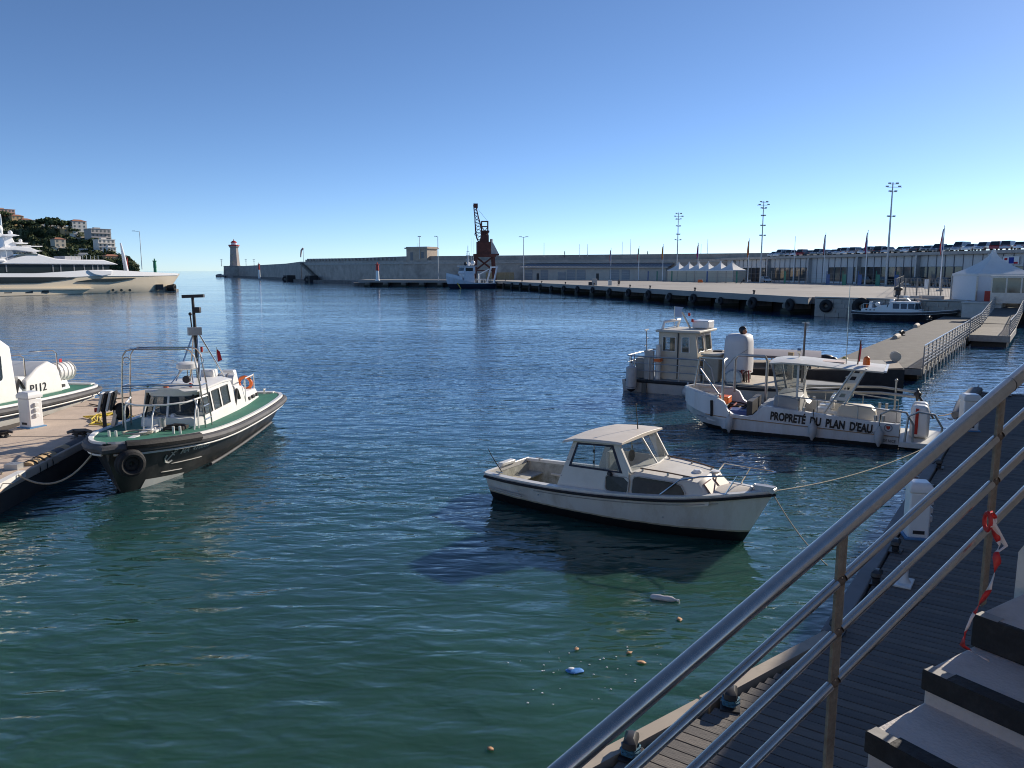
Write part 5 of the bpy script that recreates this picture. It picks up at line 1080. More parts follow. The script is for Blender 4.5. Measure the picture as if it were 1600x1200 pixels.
    # bow rail
    br=[V(6.3,-.95,1.75),V(7.0,-.75,1.72),V(7.35,-.35,1.72),V(7.4,0,1.72),V(7.35,.35,1.72),V(7.0,.75,1.73),V(6.2,.98,1.78)]
    MB().tube(br,.024,7).build('bow_rail',PCAB,t)
    for x,y,x2,y2 in ((7.0,-.75,7.0,-.8),(7.35,-.1,7.55,-.12),(7.35,.12,7.75,.14),(6.7,.85,6.75,.92),(6.6,.87,7.0,.9)): MB().tube([(x,y,1.72),(x*.4+x2*.6,y2,1.5),(x2,y2,1.0)],.021,6).build('bow_rail_leg',PCAB,t)
    MB().cyl((7.1,.15,1.0),(7.1,.15,1.36),.09,.09,12).build('bollard_post',GALV,t)
    cr_=random.Random(4); MB().tube([(7.0+.22*math.cos(k*.9)+cr_.uniform(-.05,.05),.45+.28*math.sin(k*.9),1.07+.012*(k%5)) for k in range(22)],.03,6).build('rope_coil',ROPED,t)
    MB().tube([(7.9+.25*math.cos(k*.7),-.1+.35*math.sin(k*.7),1.14+.003*k) for k in range(12)],.022,6).build('deck_rope',ROPE,t)
    MB().bx(6.9,9.0,-.07,.07,1.12,1.15).bx(7.2,7.6,-.2,.2,1.08,1.13).build('centre_walkway',PCAB,t,smooth=0)
    for x,y in ((8.2,-.55),(7.7,.75)):
        for dy in (-.08,.08): MB().cyl((x,y+dy,1.06),(x,y+dy,1.26),.03).build('deck_cleat',PCAB,t)
    MB().cyl((.5,.8,.9),(.5,.8,1.08),.03).cyl((.42,.8,1.05),(.58,.8,1.05),.025).build('stern_cleat',PCAB,t)
    return t
PR=math.atan2(16.4-26.0,-8.85+9.15)
pilot('pilot_boat','black-hulled pilot boat with green deck, white cabin and steel boarding tower','' or (-9.15,26.0,0),PR)
pilot('pilot_boat','distant black-hulled pilot boat moored against the stone quay end','' or (42.6,74.0,0),math.atan2(81.5-75.0,36.2-42.6)+PI*0,False,False,False).rotation_euler=(0,0,math.atan2(-7.3,7.6))
for o in list(col.objects):
    if o.get('label','').startswith('distant black-hulled'): o.location=(36.2,81.2,0)
# second service boat, mostly out of frame: only its own differences
p2=pilot('pilot_boat','white-sided pilot boat marked P112 lying beyond the tan pontoon','' or (-16.0,27.4,.1),math.atan2(-9.6,-1.0),True,False,False)
P2W=bands('p112_hull_paint',(.72,.7,.66),[(.3,(.22,.2,.19))],.4)
for c in p2.children:
    if c.name.startswith('hull'): c.data.materials[0]=P2W
RAFT=MB().lathe([(.1,-.5),(.3,-.46),(.33,-.2),(.33,.2),(.3,.46),(.1,.5)],(1.0,.45,1.45),16,'X').build('life_raft',PCAB,p2)
for x in (.62,.8,1.0,1.2,1.38): MB().torus((x,.45,1.45),.335,.02,'X',16,5).build('raft_strap',PCAB,RAFT)
MB().prof([(1.5,.85),(1.55,1.3),(1.7,1.75),(2.1,1.95),(2.6,1.8),(3.2,1.45),(3.3,.85)],-.75,.9).build('engine_cover',PCAB,p2,bevel=.06)
letters('P112',.38,'registration',BLACK,p2,(3.05,.915,1.02),(PI/2,0,PI))
for x in (1.5,3.0): MB().tube([(x,.75,1.1),(x,.75,2.15),(x+.1,.7,2.25),(x+.7,.3,2.25)],.025,6).build('grab_bar',STEEL,p2)
MB().box((1.55,.92,1.9),(.12,.02,.12)).build('red_flag_patch',FLAG['red'],p2,smooth=0)
MB().prof([(3.6,.85),(3.75,2.6),(4.2,2.9),(7,2.95),(7.6,.9)],-.95,.95).build('deckhouse',PCAB,p2,bevel=.08)
for x in (4.6,5.8): MB().prof(rounded(x-.4,x+.4,1.6,2.4,.1),.94,.965).build('deckhouse_window',GLASSD,p2)
MB().tube([(4.0,.6,2.9),(4.1,.6,3.2),(5,.5,3.25)],.03,6).build('roof_grab_bar',STEEL,p2)
# ---------------------------------------------------------------- harbour cleaning boat
CA=V(10.9,21.2,0); CB=V(7.3,23.1,0); cdv=(CB-CA).normalized(); CRZ=math.atan2(cdv.y,cdv.x); cn=V(-cdv.y,cdv.x,0)  # n points to the camera (port)
BM=1.25
cbt=thing('cleaning_boat',"white harbour cleaning boat lettered PROPRETÉ DU PLAN D'EAU",'boat',CA-cn*BM+V(0,0,0),CRZ)
CW=bands('cleaner_white',(.7,.71,.73),[(.12,(.02,.02,.02))],.4,(.4,.34,.26),.3,gscale=1.4)
GRY=mat('grey_work_deck',(.3,.31,.32),.75,var=.15,scale=4,grime=(.2,.19,.17),gamt=.3); CWW=mat('cleaner_cabin_white',(.68,.67,.63),.45,var=.05,grime=(.42,.37,.3),gamt=.2)
sid=[(.0,.03),(.0,.72),(.55,.73),(3.45,.93),(3.62,.95),(3.8,.88),(4.02,.62),(4.2,.57),(4.6,.6),(4.78,.72),(4.92,1.0),(5.1,1.06),(6.15,1.2)]
def halfb(x): return BM*(1-max(0,(x-4.6)/2.0)**2.2) if x<6.55 else .02
topz=lambda x:lerp(sid[1:],x)
hb_=MB()
for sg in (1,-1):
    rg=[]
    for i in range(45):
        x=6.35*i/44; h=max(.05,halfb(x)); zt=topz(x) if x<6.15 else 1.21; zk=.02 if x<4.9 else .02+(x-4.9)**1.5*.42
        zm=max(zk+.02,.42 if x<5 else .42+.2*(x-5)); zm=min(zm,zt-.05); inn=h*.9 if x>5 else h-.1
        rg.append([V(x,sg*(inn-.06 if x<5 else h*.42),zk-.25),V(x,sg*(inn+.04 if x<5 else h*.7),zk+.05),V(x,sg*h,zm),V(x,sg*(h+.01),zt),V(x,sg*max(.01,h-.14),zt),V(x,sg*max(.01,h-.16),.3 if x<5.6 else zt-.2)])
    hb_.loft(rg,closed=False,caps=False)
hb_.build('hull_side',CW,cbt,smooth=35)
MB().loft([[V(x,-max(.02,halfb(x)-.1),.02+max(0,x-4.9)*.2),V(x,max(.02,halfb(x)-.1),.02+max(0,x-4.9)*.2),V(x,max(.02,halfb(x)-.12),-.3+max(0,x-4.9)*.3),V(x,-max(.02,halfb(x)-.12),-.3+max(0,x-4.9)*.3)] for x in (0,2,4,4.7)]).build('hull_bottom',CW,cbt,smooth=0)
MB().loft([[V(x,-halfb(x)+.12,.36),V(x,halfb(x)-.12,.36)] for x in (.02,2,4,5,5.5,5.9)],closed=False,caps=False).build('well_deck',GRY,cbt,fix=False)
MB().loft([[V(x,-max(.02,halfb(x)-.08),topz(x)-.06),V(x,max(.02,halfb(x)-.08),topz(x)-.06)] for x in (4.95,5.4,5.8,6.1)]+[[V(6.36,-.04,1.18),V(6.36,.04,1.18)]],closed=False,caps=False).build('bow_deck',GRY,cbt,fix=False) if False else None
MB().tube([V(6.42,0,1.17)]+[V(6.2,.42,1.19),V(5.7,.78,1.14),V(5.1,1.12,1.06)],.06,7).tube([V(6.42,0,1.17),V(6.2,-.42,1.19),V(5.7,-.78,1.14),V(5.1,-1.12,1.06)],.06,7).build('bow_cap',CWW,cbt)
for sg in (1,-1): MB().tube([V(x*.141,sg*(halfb(x*.141)+.02),.36+.004*x) for x in range(0,40)],.014,5).build('hull_seam',mat('rust_seam',(.35,.22,.12),.8),cbt)
# lettering on the port side
BLK=mat('black_lettering',(.012,.012,.015),.5)
letters("PROPRETÉ  DU  PLAN  D'EAU",.335,'lettering',BLK,cbt,(3.5,BM+.018,.56),(PI/2,R(3.0),PI),ext=.003,bold=.014,xs=.645)
letters('MÉTROPOLE NICE',.075,'small_lettering',BLK,cbt,(1.0,BM+.018,.43),(PI/2,R(3.0),PI),ext=.002,xs=1.0) if False else letters('NICE CÔTE D\'AZUR',.075,'small_lettering',BLK,cbt,(1.12,BM+.018,.43),(PI/2,R(3.0),PI),ext=.002,xs=.9)
letters('VILLE DE NICE',.12,'city_lettering',BLK,cbt,(.62,BM+.02,.2),(PI/2,R(2),PI),ext=.002,xs=.72)
letters('R 7201',.09,'bow_number',BLK,cbt,(5.72,.855,.93),(PI/2,0,PI-.62),ext=.002,shear=.2)
em=MB().prof([(-.07,.16),(.07,.16),(.07,.08),(0,.02),(-.07,.08)],-.003,.003).build('red_emblem',RED,cbt,smooth=0); em.location=(.28,BM+.022,.62); em.location.z=.53; em.scale=(.7,1,.75)
MB().torus((.28,BM+.02,.6),.1,.011,'Y',18,4).build('emblem_wreath',mat('grey_emblem',(.25,.25,.28),.6),cbt)
# cylinder fenders
def fender(t,x,y,z0,z1,r=.12): 
    f=MB().lathe([(.03,z0-.06),(.05,z0),(r,z0+.09),(r,z1-.1),(.05,z1),(.04,z1+.07)],(x,y,0),12).build('fender',mat('grimy_fender',(.5,.5,.5),.6,var=.12,grime=(.3,.28,.26),gamt=.3),t); MB().tube([(x,y,z1+.05),(x,y-.05,z1+.4)],.012,5).build('fender_rope',ROPED,f)
for x,y in ((.5,BM+.13),(2.27,BM+.13),(4.68,BM+.13)): fender(cbt,x,y,.12,.58)
MB().tube([(5.3,1.16,.98),(5.28,1.17,.7),(5.28,1.16,.48)],.045,6).build('black_fender',BLACK,cbt)
# console and hardtop
zr=2.22
def hfn(a,b,l): return (a,b,zr+(.06 if l else 0))
MB().loft([[V(x,-w_,z),V(x,-w_*.6,z+.05),V(x,w_*.6,z+.05),V(x,w_,z),V(x,w_-.03,z-.05),V(x,-w_+.03,z-.05)] for x,w_,z in ((.5,.95,2.15),(1.5,1.02,2.19),(2.8,1.02,2.27),(3.3,.97,2.27),(3.66,.88,2.22))]).build('hardtop',CWW,cbt,smooth=40)
wsA=[V(3.32,-.85,1.22),V(3.32,.85,1.22),V(3.58,.8,2.2),V(3.58,-.8,2.2)]
for a,b in ((.0,1),): pass
MB().quad(V(3.38,-.82,1.25),V(3.38,.82,1.25),V(3.56,.78,2.2),V(3.56,-.78,2.2)).build('windscreen',GLASSC,cbt,smooth=0,fix=False)
for y in (-.85,.85):
    MB().bar((3.36,y,1.2),(3.58,y*.94,2.22),.07,.06).build('screen_pillar',GRY,cbt,smooth=0)
    MB().quad(V(2.85,y,1.25),V(3.34,y,1.25),V(3.52,y*.94,2.2),V(2.85,y*.94,2.22)).build('side_screen',GLASSC,cbt,smooth=0,fix=False)
    MB().bar((2.82,y,.9),(2.82,y*.94,2.23),.07,.06).build('side_pillar',CWW,cbt,smooth=0)
MB().prof([(2.75,.36),(2.75,1.15),(3.0,1.22),(3.45,1.24),(3.5,.9),(3.9,.86),(4.05,.36)],-.9,.9).build('console',mat('grey_console',(.34,.35,.36),.6,var=.08),cbt,bevel=.03)
# curved cream seat panel
MB().loft([[V(2.45+.22*math.cos(a),.82,1.05+.95*0+.6+.6*math.sin(a)),V(2.45+.22*math.cos(a),.2,1.05+.6+.6*math.sin(a))] for a in [R(x_) for x_ in range(-90,91,20)]],closed=False,caps=False).build('curved_panel',CWW,cbt,fix=False)
for y in (-.3,.35): MB().bx(1.85,2.3,y-.24,y+.24,.75,.9).bx(1.8,1.92,y-.24,y+.24,.9,1.25).cyl((2.08,y,.36),(2.08,y,.76),.05).build('helm_seat',WHITE,cbt,bevel=.04)
# two raked perforated ladders carrying the hardtop's after end
for y in (-.78,.86):
    a0,a1=V(1.75,y,.55),V(.95,y,2.2); 
    for dx in (0,.42): MB().tube([a0+V(dx,0,0),a1+V(dx*.75,0,0)],.028,7).build('ladder_side',ALU,cbt)
    for q in (.12,.5,.82):
        c=a0.lerp(a1,q)+V(.2,0,0); pl2=MB(); e=(a1-a0).normalized()
        pts=[c+e*sz+V(sx,0,0) for sx,sz in ((-.19,-.17),(.19,-.17),(.17,.17),(-.17,.17))]; pts2=[c+e*sz*.4+V(sx*.4,0,0) for sx,sz in ((-.19,-.17),(.19,-.17),(.17,.17),(-.17,.17))]
        m=MB(); m.add([p+V(0,-.012,0) for p in pts+pts2]+[p+V(0,.012,0) for p in pts+pts2],[(i,(i+1)%4,4+(i+1)%4,4+i) for i in range(4)]+[(8+i,12+i,12+(i+1)%4,8+(i+1)%4) for i in range(4)]+[(4+i,4+(i+1)%4,12+(i+1)%4,12+i) for i in range(4)]+[(i,8+i,8+(i+1)%4,(i+1)%4) for i in range(4)]); m.build('ladder_plate',CWW,cbt,smooth=0)
MB().bar((.46,-.97,2.15),(.46,.97,2.15),.07,.05).build('after_beam',WHITE2,cbt,smooth=0)
MB().cyl((1.0,.3,2.25),(1.0,.3,2.42),.1,.09,12).ball((1.0,.3,2.42),.09,10,6).build('orange_beacon',ORANGE,cbt)
MB().tube([(1.55,.3,2.2),(1.58,.3,4.6)],[.015,.008],5).build('whip_antenna',STEEL,cbt); MB().cyl((1.25,.1,2.2),(1.2,.1,2.95),.02).build('ensign_staff',mat('brown_wood',(.12,.07,.04),.6),cbt)
MB().add([(1.2,.1,2.9),(1.16,.2,2.75),(1.18,.25,2.35),(1.22,.12,2.3)],[(0,1,2,3)]).build('ensign',FLAG['red'],cbt,fix=False); MB().cyl((2.95,-.2,2.33),(2.95,-.2,2.45),.02).lathe([(.09,-.05),(.1,.05)],(2.95,-.2,2.52),12,'X').build('searchlight',STEEL,cbt)
MB().bx(1.6,2.7,-.3,.25,2.27,2.285).build('faded_lettering_panel',mat('faded_red',(.62,.5,.46),.7),cbt,smooth=0)
# rails, bitts, locker, stern frame and arm
for sg in (1,-1):
    MB().tube([(3.3,sg*1.1,.95),(3.3,sg*1.1,1.28),(1.9,sg*1.1,1.22),(.1,sg*1.12,1.05),(.1,sg*1.12,.7)],.02,6).build('side_rail',ALU,cbt)
    for x,z in ((2.2,1.22),(1.1,1.13)): MB().cyl((x,sg*1.1,.7),(x,sg*1.1,z),.016,.016,6).build('rail_post',ALU,cbt)
    for x in (2.55,2.72,.42,.62): MB().cyl((x,sg*1.18,.75),(x,sg*1.18,.98 if x>1 else .92),.045).build('bitt',ALU,cbt)
    MB().tube([(5.05,sg*.75,.5),(5.05,sg*.75,2.05),(5.1,sg*.6,2.18),(5.1,sg*.2,2.2)] if sg>0 else [(4.0,-.85,.5),(4.0,-.85,2.1),(4.05,-.7,2.25),(4.9,-.65,2.25),(5.0,-.7,2.1),(5.0,-.75,1.0)],.045,8).build('bow_frame',ALU,cbt)
MB().tube([(5.1,.2,2.2),(6.0,.0,2.18),(6.15,0,1.2)],.035,7).build('bow_frame',ALU,cbt)
MB().tube([(5.2,.6,1.1),(5.9,.3,1.85)],[.02,.03],6).build('boat_hook',STEEL,cbt)
rc=random.Random(6)
MB().tube([(4.9+.35*math.cos(k*.8)*(1+.1*(k%3)),-.35+.3*math.sin(k*.8),.42+.012*k) for k in range(26)],.028,6).build('rope_heap',ROPED,cbt)
for k in range(5): MB().tube([(4.5+.25*k,-.9,.45),(4.4+.22*k,-.2+rc.uniform(-.2,.2),.62+rc.uniform(0,.1)),(4.7+.15*k,.5,.48)],.03,6).build('hose_length',mat('hose_%d'%(k%3),((.05,.04,.035),(.16,.1,.07),(.3,.05,.04))[k%3],.7),cbt)
MB().bx(4.15,4.32,-.95,.6,.38,.95).build('folded_net_frame',DARK,cbt,smooth=0); MB().bx(5.3,5.75,-.35,.3,.7,1.0).build('winch_box',mat('dark_grey_box',(.09,.09,.095),.6),cbt,bevel=.03)
MB().bx(4.3,4.9,-.3,.6,.4,.62).build('blue_crate',mat('blue_plastic',(.03,.07,.25),.5),cbt,bevel=.03); MB().bx(4.95,5.3,-.2,.35,.75,.98).build('orange_box',ORANGE,cbt,bevel=.03)
MB().prof([(.95,.72),(1.0,.98),(1.15,1.1),(1.9,1.1),(2.0,.98),(2.0,.72)],.2,.75).build('cream_locker',CREAM,cbt,bevel=.02).location=(-.35,.2,0)
for x in (-.05,-.75): MB().tube([(x+.6,BM-.1,.2),(x+.55,BM-.1,.95),(x+.3,BM-.1,1.1),(x-.1,BM-.12,1.05),(x-.3,BM-.14,.7),(x-.3,BM-.14,.15)],.032,7).build('stern_hoop',ALU,cbt)
MB().bx(-1.1,.0,-1.0,BM-.05,.06,.22).build('stern_platform',CWW,cbt,bevel=.02)
eng=MB().loft([[V(x,y,z) for x,y in ((-.75,.1),(-.25,.1),(-.25,.55),(-.75,.55))] for z in (.25,.9)]+[[V(x,y,1.18) for x,y in ((-.68,.15),(-.32,.15),(-.32,.5),(-.68,.5))]]).build('outboard_motor',WHITE2,cbt,bevel=.08,smooth=30); MB().bx(-.46,-.38,.54,.565,.35,1.1).build('red_band',RED,eng,smooth=0)
MB().loft([[V(x,y,z) for x,y in ((-.75,-.7),(-.25,-.7),(-.25,-.25),(-.75,-.25))] for z in (.25,.9)]+[[V(x,y,1.15) for x,y in ((-.68,-.65),(-.32,-.65),(-.32,-.3),(-.68,-.3))]]).build('outboard_motor',WHITE2,cbt,bevel=.08,smooth=30)
MB().tube([(2.8,-1.0,1.15),(.6,-1.05,1.25),(-.35,-.95,1.22)],.045,8).tube([(2.8,-1.25,1.3),(.6,-1.3,1.4),(-.35,-1.1,1.34)],.04,8).build('skimmer_arm',ALU,cbt); MB().ball((-.4,-1.0,1.28),.11,10,8).torus((-.4,-1.0,1.28),.15,.04,'X').build('arm_pulley',DARK,cbt)
MB().tube([(-.4,-.95,1.3),(-.85,-.4,.7)],[.04,.03],7).build('boom_pole',DARK,cbt)
for x in (.2,1.6): MB().cyl((x,-1.15,.6),(x,-1.15,1.62),.03).ball((x,-1.15,1.66),.05).build('arm_post',ALU,cbt)
# ---------------------------------------------------------------- beige work boat
wA=V(8.3,29.6,0); wdv=(wA-V(5.3,31.5,0)).normalized(); WRZ=math.atan2(wdv.y,wdv.x); wn_=V(-wdv.y,wdv.x,0)
WB=1.6; wpos=wA-wdv*4.2+wn_*WB
wb=thing('work_boat','beige aluminium work boat with square cabin and open deck','boat',wpos,WRZ)
BEG=mat('beige_cabin_paint',(.58,.52,.42),.45,var=.06,grime=(.38,.32,.24),gamt=.25); GRH=mat('grey_white_hull',(.5,.5,.49),.45,var=.08,grime=(.3,.27,.23),gamt=.3)
WS=[(0,1.5,.5,-.3,.12),(.3,1.6,.5,-.35,.1),(5.5,1.6,.55,-.35,.12),(7.0,1.35,.6,-.3,.3),(8.2,.7,.65,.0,.6),(8.6,.3,.68,.3,.8)]
hull(smooth_st(WS,2),10).build('hull',GRH,wb,smooth=45); deckplate(WS,.03,.03).build('deck',GRY,wb,smooth=0)
for sg in (1,-1): MB().tube([V(x,sg*(hb+.03),z-.02) for x,hb,z,_,_ in WS],.07,7).build('rubbing_strake',BLACK,wb)
MB().loft([[V(x,-1.4,.6),V(x,1.4,.6),V(x,1.4,.66),V(x,-1.4,.66)] for x in (4.2,6.6)]).build('fore_deck_boards',mat('beige_boards',(.55,.48,.38),.7),wb,smooth=0)
# cabin with real window openings
cw0,cw1,ch0,ch1=1.22,2.72,.56,2.5
def wpl(m,side):                                                     # starboard side y=-1.0
    def fn(a,b,l): return (a,side*(1.0-.05*(b-.56)/2-(.04 if l else 0)),b)
    return fn
for sg in (-1,1):
    fn=wpl(None,sg); m=MB(); m.ring([(cw0,1.55),(2.02,1.55),(2.02,2.5),(cw0,2.5)],[(1.36,1.72),(1.9,1.72),(1.9,2.3),(1.36,2.3)],fn); m.ring([(2.02,1.55),(2.85,1.55),(2.72,2.5),(2.02,2.5)],[(2.18,1.7),(2.5,1.7),(2.47,2.32),(2.18,2.32)],fn)
    m.build('cabin_side',BEG,wb,smooth=0); polyplate(MB(),[(cw0,.56),(3.0,.56),(2.85,1.548),(cw0,1.548)],fn).build('cabin_lower_side',BEG,wb,smooth=0)
    for a in ([(1.36,1.72),(1.9,1.72),(1.9,2.3),(1.36,2.3)],[(2.18,1.7),(2.5,1.7),(2.47,2.32),(2.18,2.32)]):
        g=polyplate(MB(),a,lambda p,q,l,sg=sg:(p,sg*(1.0-.05*(q-.56)/2-.02-(.005 if l else 0)),q)).build('cabin_window',GLASSC,wb,smooth=0); MB().tube([V(p,sg*(1.0-.05*(q-.56)/2+.008),q) for p,q in a],.022,6,closed=True).build('window_frame',WHITE2,g)
    MB().bx(2.0,2.04,sg*1.0-.015,sg*1.0+.015,.6,2.48).build('door_seam',DARK,wb,smooth=0)
def ffn(a,b,l): return (2.85-.13*(b-1.55)/.95+(-.04 if l else 0),a,b)
m=MB(); m.ring([(-.97,1.55),(0,1.55),(0,2.5),(-.95,2.5)],[(-.82,1.72),(-.12,1.72),(-.12,2.35),(-.8,2.35)],ffn); m.ring([(0,1.55),(.97,1.55),(.95,2.5),(0,2.5)],[(.12,1.72),(.82,1.72),(.8,2.35),(.12,2.35)],ffn); m.build('cabin_front',BEG,wb,smooth=0)
polyplate(MB(),[(-1,.56),(1,.56),(.97,1.548),(-.97,1.548)],lambda a,b,l:(3.0-.15*(b-.56)/.99+(-.04 if l else 0),a,b)).build('cabin_front_lower',BEG,wb,smooth=0)
for a in ([(-.82,1.72),(-.12,1.72),(-.12,2.35),(-.8,2.35)],[(.12,1.72),(.82,1.72),(.8,2.35),(.12,2.35)]):
    g=polyplate(MB(),a,lambda p,q,l:(2.85-.13*(q-1.55)/.95-.02-(.005 if l else 0),p,q)).build('front_window',GLASSC,wb,smooth=0); MB().tube([V(2.86-.13*(q-1.55)/.95,p,q) for p,q in a],.02,6,closed=True).build('window_frame',WHITE2,g)
MB().bx(cw0-.04,cw0,-.97,-.3,.56,2.5).bx(cw0-.04,cw0,.3,.97,.56,2.5).build('cabin_back',BEG,wb,smooth=0)
MB().bx(cw0-.15,2.95,-1.12,1.12,2.5,2.6).build('cabin_roof',mat('roof_white_grey',(.55,.52,.46),.6,var=.08),wb,bevel=.03)
MB().bx(2.3,2.6,-.5,.5,.6,1.2).build('helm_console',DARK,wb,bevel=.03); MB().bx(1.5,1.9,.2,.7,.9,1.75).build('helm_seat',CREAM,wb,bevel=.05)
# roof kit
MB().tube([(cw0,-.7,2.6),(cw0+.05,-.65,2.9),(cw0+.3,-.3,2.95),(cw0+.3,.5,2.95),(cw0+.1,.75,2.6)],.06,8).build('roof_arch',WHITE2,wb)
MB().bx(2.2,2.9,.1,.9,2.62,2.95).build('raft_case',WHITE2,wb,bevel=.05); MB().tube([(2.25,-.2,2.62),(1.9,-.3,3.3)],.04,7).build('signal_mast',CREAM,wb)
for x,z in ((2.1,3.2),(2.25,2.95)): MB().cyl((x,.0,z-.06),(x,.0,z+.06),.05).build('red_light',RED,wb)
MB().cyl((1.35,.3,2.6),(1.35,.3,3.5),.012).build('flag_staff',STEEL,wb); MB().add([(1.35,.3,3.1),(1.7,.25,3.05),(1.68,.32,3.4),(1.75,.3,3.48),(1.35,.3,3.5)],[(0,1,2,3,4)]).build('signal_flag',mat('pale_blue_flag',(.35,.45,.6),.8),wb,fix=False)
# engine box in front of the cabin
MB().bx(3.02,3.68,-.85,.65,.56,1.62).build('engine_box',mat('grey_olive_box',(.36,.34,.29),.55,var=.08,grime=(.24,.22,.18),gamt=.3),wb,bevel=.04); MB().bx(2.96,3.74,-.92,.72,1.62,1.7).build('box_lid',BEG,wb,bevel=.02); MB().bx(3.15,3.55,0,.5,1.7,1.75).build('hatch',DARK,wb,bevel=.02)
# rails around the stern
for z in (1.5,1.22,.92): MB().tube([(3.3,-1.52,z),(.15,-1.52,z),(-.02,-1.35,z),(-.05,0,z),(-.02,1.35,z),(.15,1.52,z),(2.5,1.52,z)],.02 if z<1.4 else .03,6).build('guard_rail',GALV,wb)
for x,y in ((2.3,-1.52),(1.0,-1.52),(.15,-1.52),(3.3,-1.52),(0,-.7),(0,.7),(.15,1.52),(1.4,1.52)): MB().cyl((x,y,.55),(x,y,1.5),.022,.022,6).build('rail_post',GALV,wb)
MB().tube([(3.3,-1.52,1.5),(3.6,-1.52,1.2),(3.75,-1.5,.6)],.03,6).build('rail_end',GALV,wb)
# ladder mast at the stern
MB().cyl((.05,.55,.6),(.0,.55,2.45),.03,.025,6).build('stern_pole',GALV,wb)
for k in range(6): MB().bar((.0,.55-.16 if k%2 else .55,.8+k*.32),(.0,.55 if k%2 else .55+.16,.8+k*.32),.05,.03).build('pole_step',WHITE2,wb,smooth=0)
MB().bar((0,.35,2.45),(0,.75,2.45),.05,.04).build('pole_top',WHITE2,wb,smooth=0); MB().lathe([(.14,-.3),(.1,0),(.02,.25)],(-.3,.4,1.0),10,'X').build('grey_float',GALV,wb)
fender(wb,.35,-1.8,.1,1.15,.22); MB().lathe([(.23,-.02),(.15,-.18),(.03,-.25)],(.35,-1.8,.28),12).build('fender_tip',BLACK,wb)
MB().ball((2.75,-1.75,.22),.22,12,10).cyl((2.75,-1.75,.4),(2.75,-1.68,.6),.06,.04).build('round_fender',mat('grimy_fender',(.5,.5,.5),.6),wb)
MB().bx(.75,1.15,-1.45,-1.3,.55,1.75).build('grey_panel',mat('panel_grey',(.42,.41,.39),.6,var=.1),wb,bevel=.02); MB().bx(.3,.75,-1.3,-.8,.56,1.4).build('grey_locker',mat('locker_grey',(.3,.3,.28),.6),wb,bevel=.03)
MB().cyl((1.28,-1.25,.56),(1.28,-1.25,2.0),.11,.11,12).build('white_pipe',WHITE,wb); MB().bx(1.15,1.42,-1.4,-1.1,1.3,1.42).build('orange_strap',ORANGE,wb,smooth=0)
MB().bx(.75,.95,-1.66,-1.6,-.2,.56).build('leeboard',mat('dark_board',(.1,.1,.09),.7),wb,smooth=0)
# covered machine on the fore deck
tp=MB(); rr=[]
for z,s_ in ((.95,1.0),(1.3,1.02),(1.8,1.0),(2.2,.97),(2.42,.9),(2.5,.7)):
    ring_=[]
    for k in range(20):
        a=2*PI*k/20; c_,s2=math.cos(a),math.sin(a); e=.45; x=math.copysign(abs(c_)**e,c_)*.5*s_; y=math.copysign(abs(s2)**e,s2)*.6*s_; w_=1+.035*noise.noise(V(k*.9,z*2.2,3)); ring_.append(V(4.3+x*w_,-.25+y*w_,z-.0))
    rr.append(ring_)
tpo=tp.loft(rr).build('tarpaulin',mat('white_tarp',(.6,.6,.62),.6,var=.06,scale=2,bump=.5,bscale=3),wb,smooth=50); MB().tube([V(3.8,-.82,.95),V(4.3,-.87,1.6),V(4.8,-.82,1.95)],.012,5).build('tarp_tie',GRY,tpo)
MB().bx(3.9,4.7,-.7,.2,.6,1.1).build('machine_frame',DARK,wb,smooth=0)
MB().ball((4.4,-.2,2.62),.13,12,8,(1,1,1.1)).torus((4.4,-.2,2.66),.125,.035,'Y',12,6).build('machine_head',DARK,wb); MB().ball((4.49,-.24,2.6),.1,10,8).build('rusty_valve',mat('rust_orange',(.4,.17,.09),.7),wb)
for k in range(9): MB().tube([(4.2+.09*k,-.88,.66),(4.18+.09*k,-.92,1.0+.07*(k%3)),(4.25+.09*k,-.82,1.1)],.03,5).build('hung_hose',mat('hose_%d'%(k%3),((.05,.04,.035),(.16,.1,.07),(.3,.05,.04))[k%3],.7),wb)
MB().torus((4.35,-1.0,.8),.32,.05,'Y',18,6).lathe([(.3,-.05),(.3,.05)],(4.35,-1.0,.8),16,'Y').build('hose_reel',GALV,wb)
MB().cyl((6.6,.6,.6),(6.62,.6,3.0),.045,.04,8).build('derrick_pole',mat('weathered_pole',(.2,.17,.15),.7),wb); MB().bar((6.5,.6,2.98),(6.75,.6,2.98),.05,.04).build('pole_cap',GALV,wb,smooth=0)
MB().bx(5.95,6.15,.9,1.1,.6,1.75).build('timber_post',mat('timber',(.38,.29,.19),.8),wb,smooth=0)
# ---------------------------------------------------------------- dark barge with a flat awning behind the cleaning boat
bg0=P(1409,613,0); bgd=V(-.93,.37,0); BGR=math.atan2(bgd.y,bgd.x)
bg=thing('dark_barge','dark steel barge with brown deck and low grey awning beyond the cleaning boat','barge',bg0+V(.5,1.2,0),BGR)
BH=mat('dark_barge_hull',(.03,.03,.034),.6,var=.3,grime=(.05,.045,.04),gamt=.2); BD=mat('brown_barge_deck',(.34,.29,.24),.85,var=.2,scale=2)
MB().loft([[V(x,-w_,-.3),V(x,-w_-.1,z-.3),V(x,w_+.1,z-.3),V(x,w_,-.3)] for x,w_,z in ((0,1.5,1.3),(1.5,1.75,1.22),(4,1.8,1.1),(7.4,1.75,1.0))]).build('hull',BH,bg,smooth=0)
MB().loft([[V(x,-w_,z),V(x,w_,z),V(x,w_,z+.03),V(x,-w_,z+.03)] for x,w_,z in ((.05,1.5,1.01),(1.5,1.75,.93),(4,1.8,.81),(7.35,1.75,.71))]).build('deck',BD,bg,smooth=0)
MB().bx(.6,2.6,-.9,.7,.97,1.08).build('hatch_cover',mat('grey_hatch',(.3,.29,.28),.8),bg,bevel=.02)
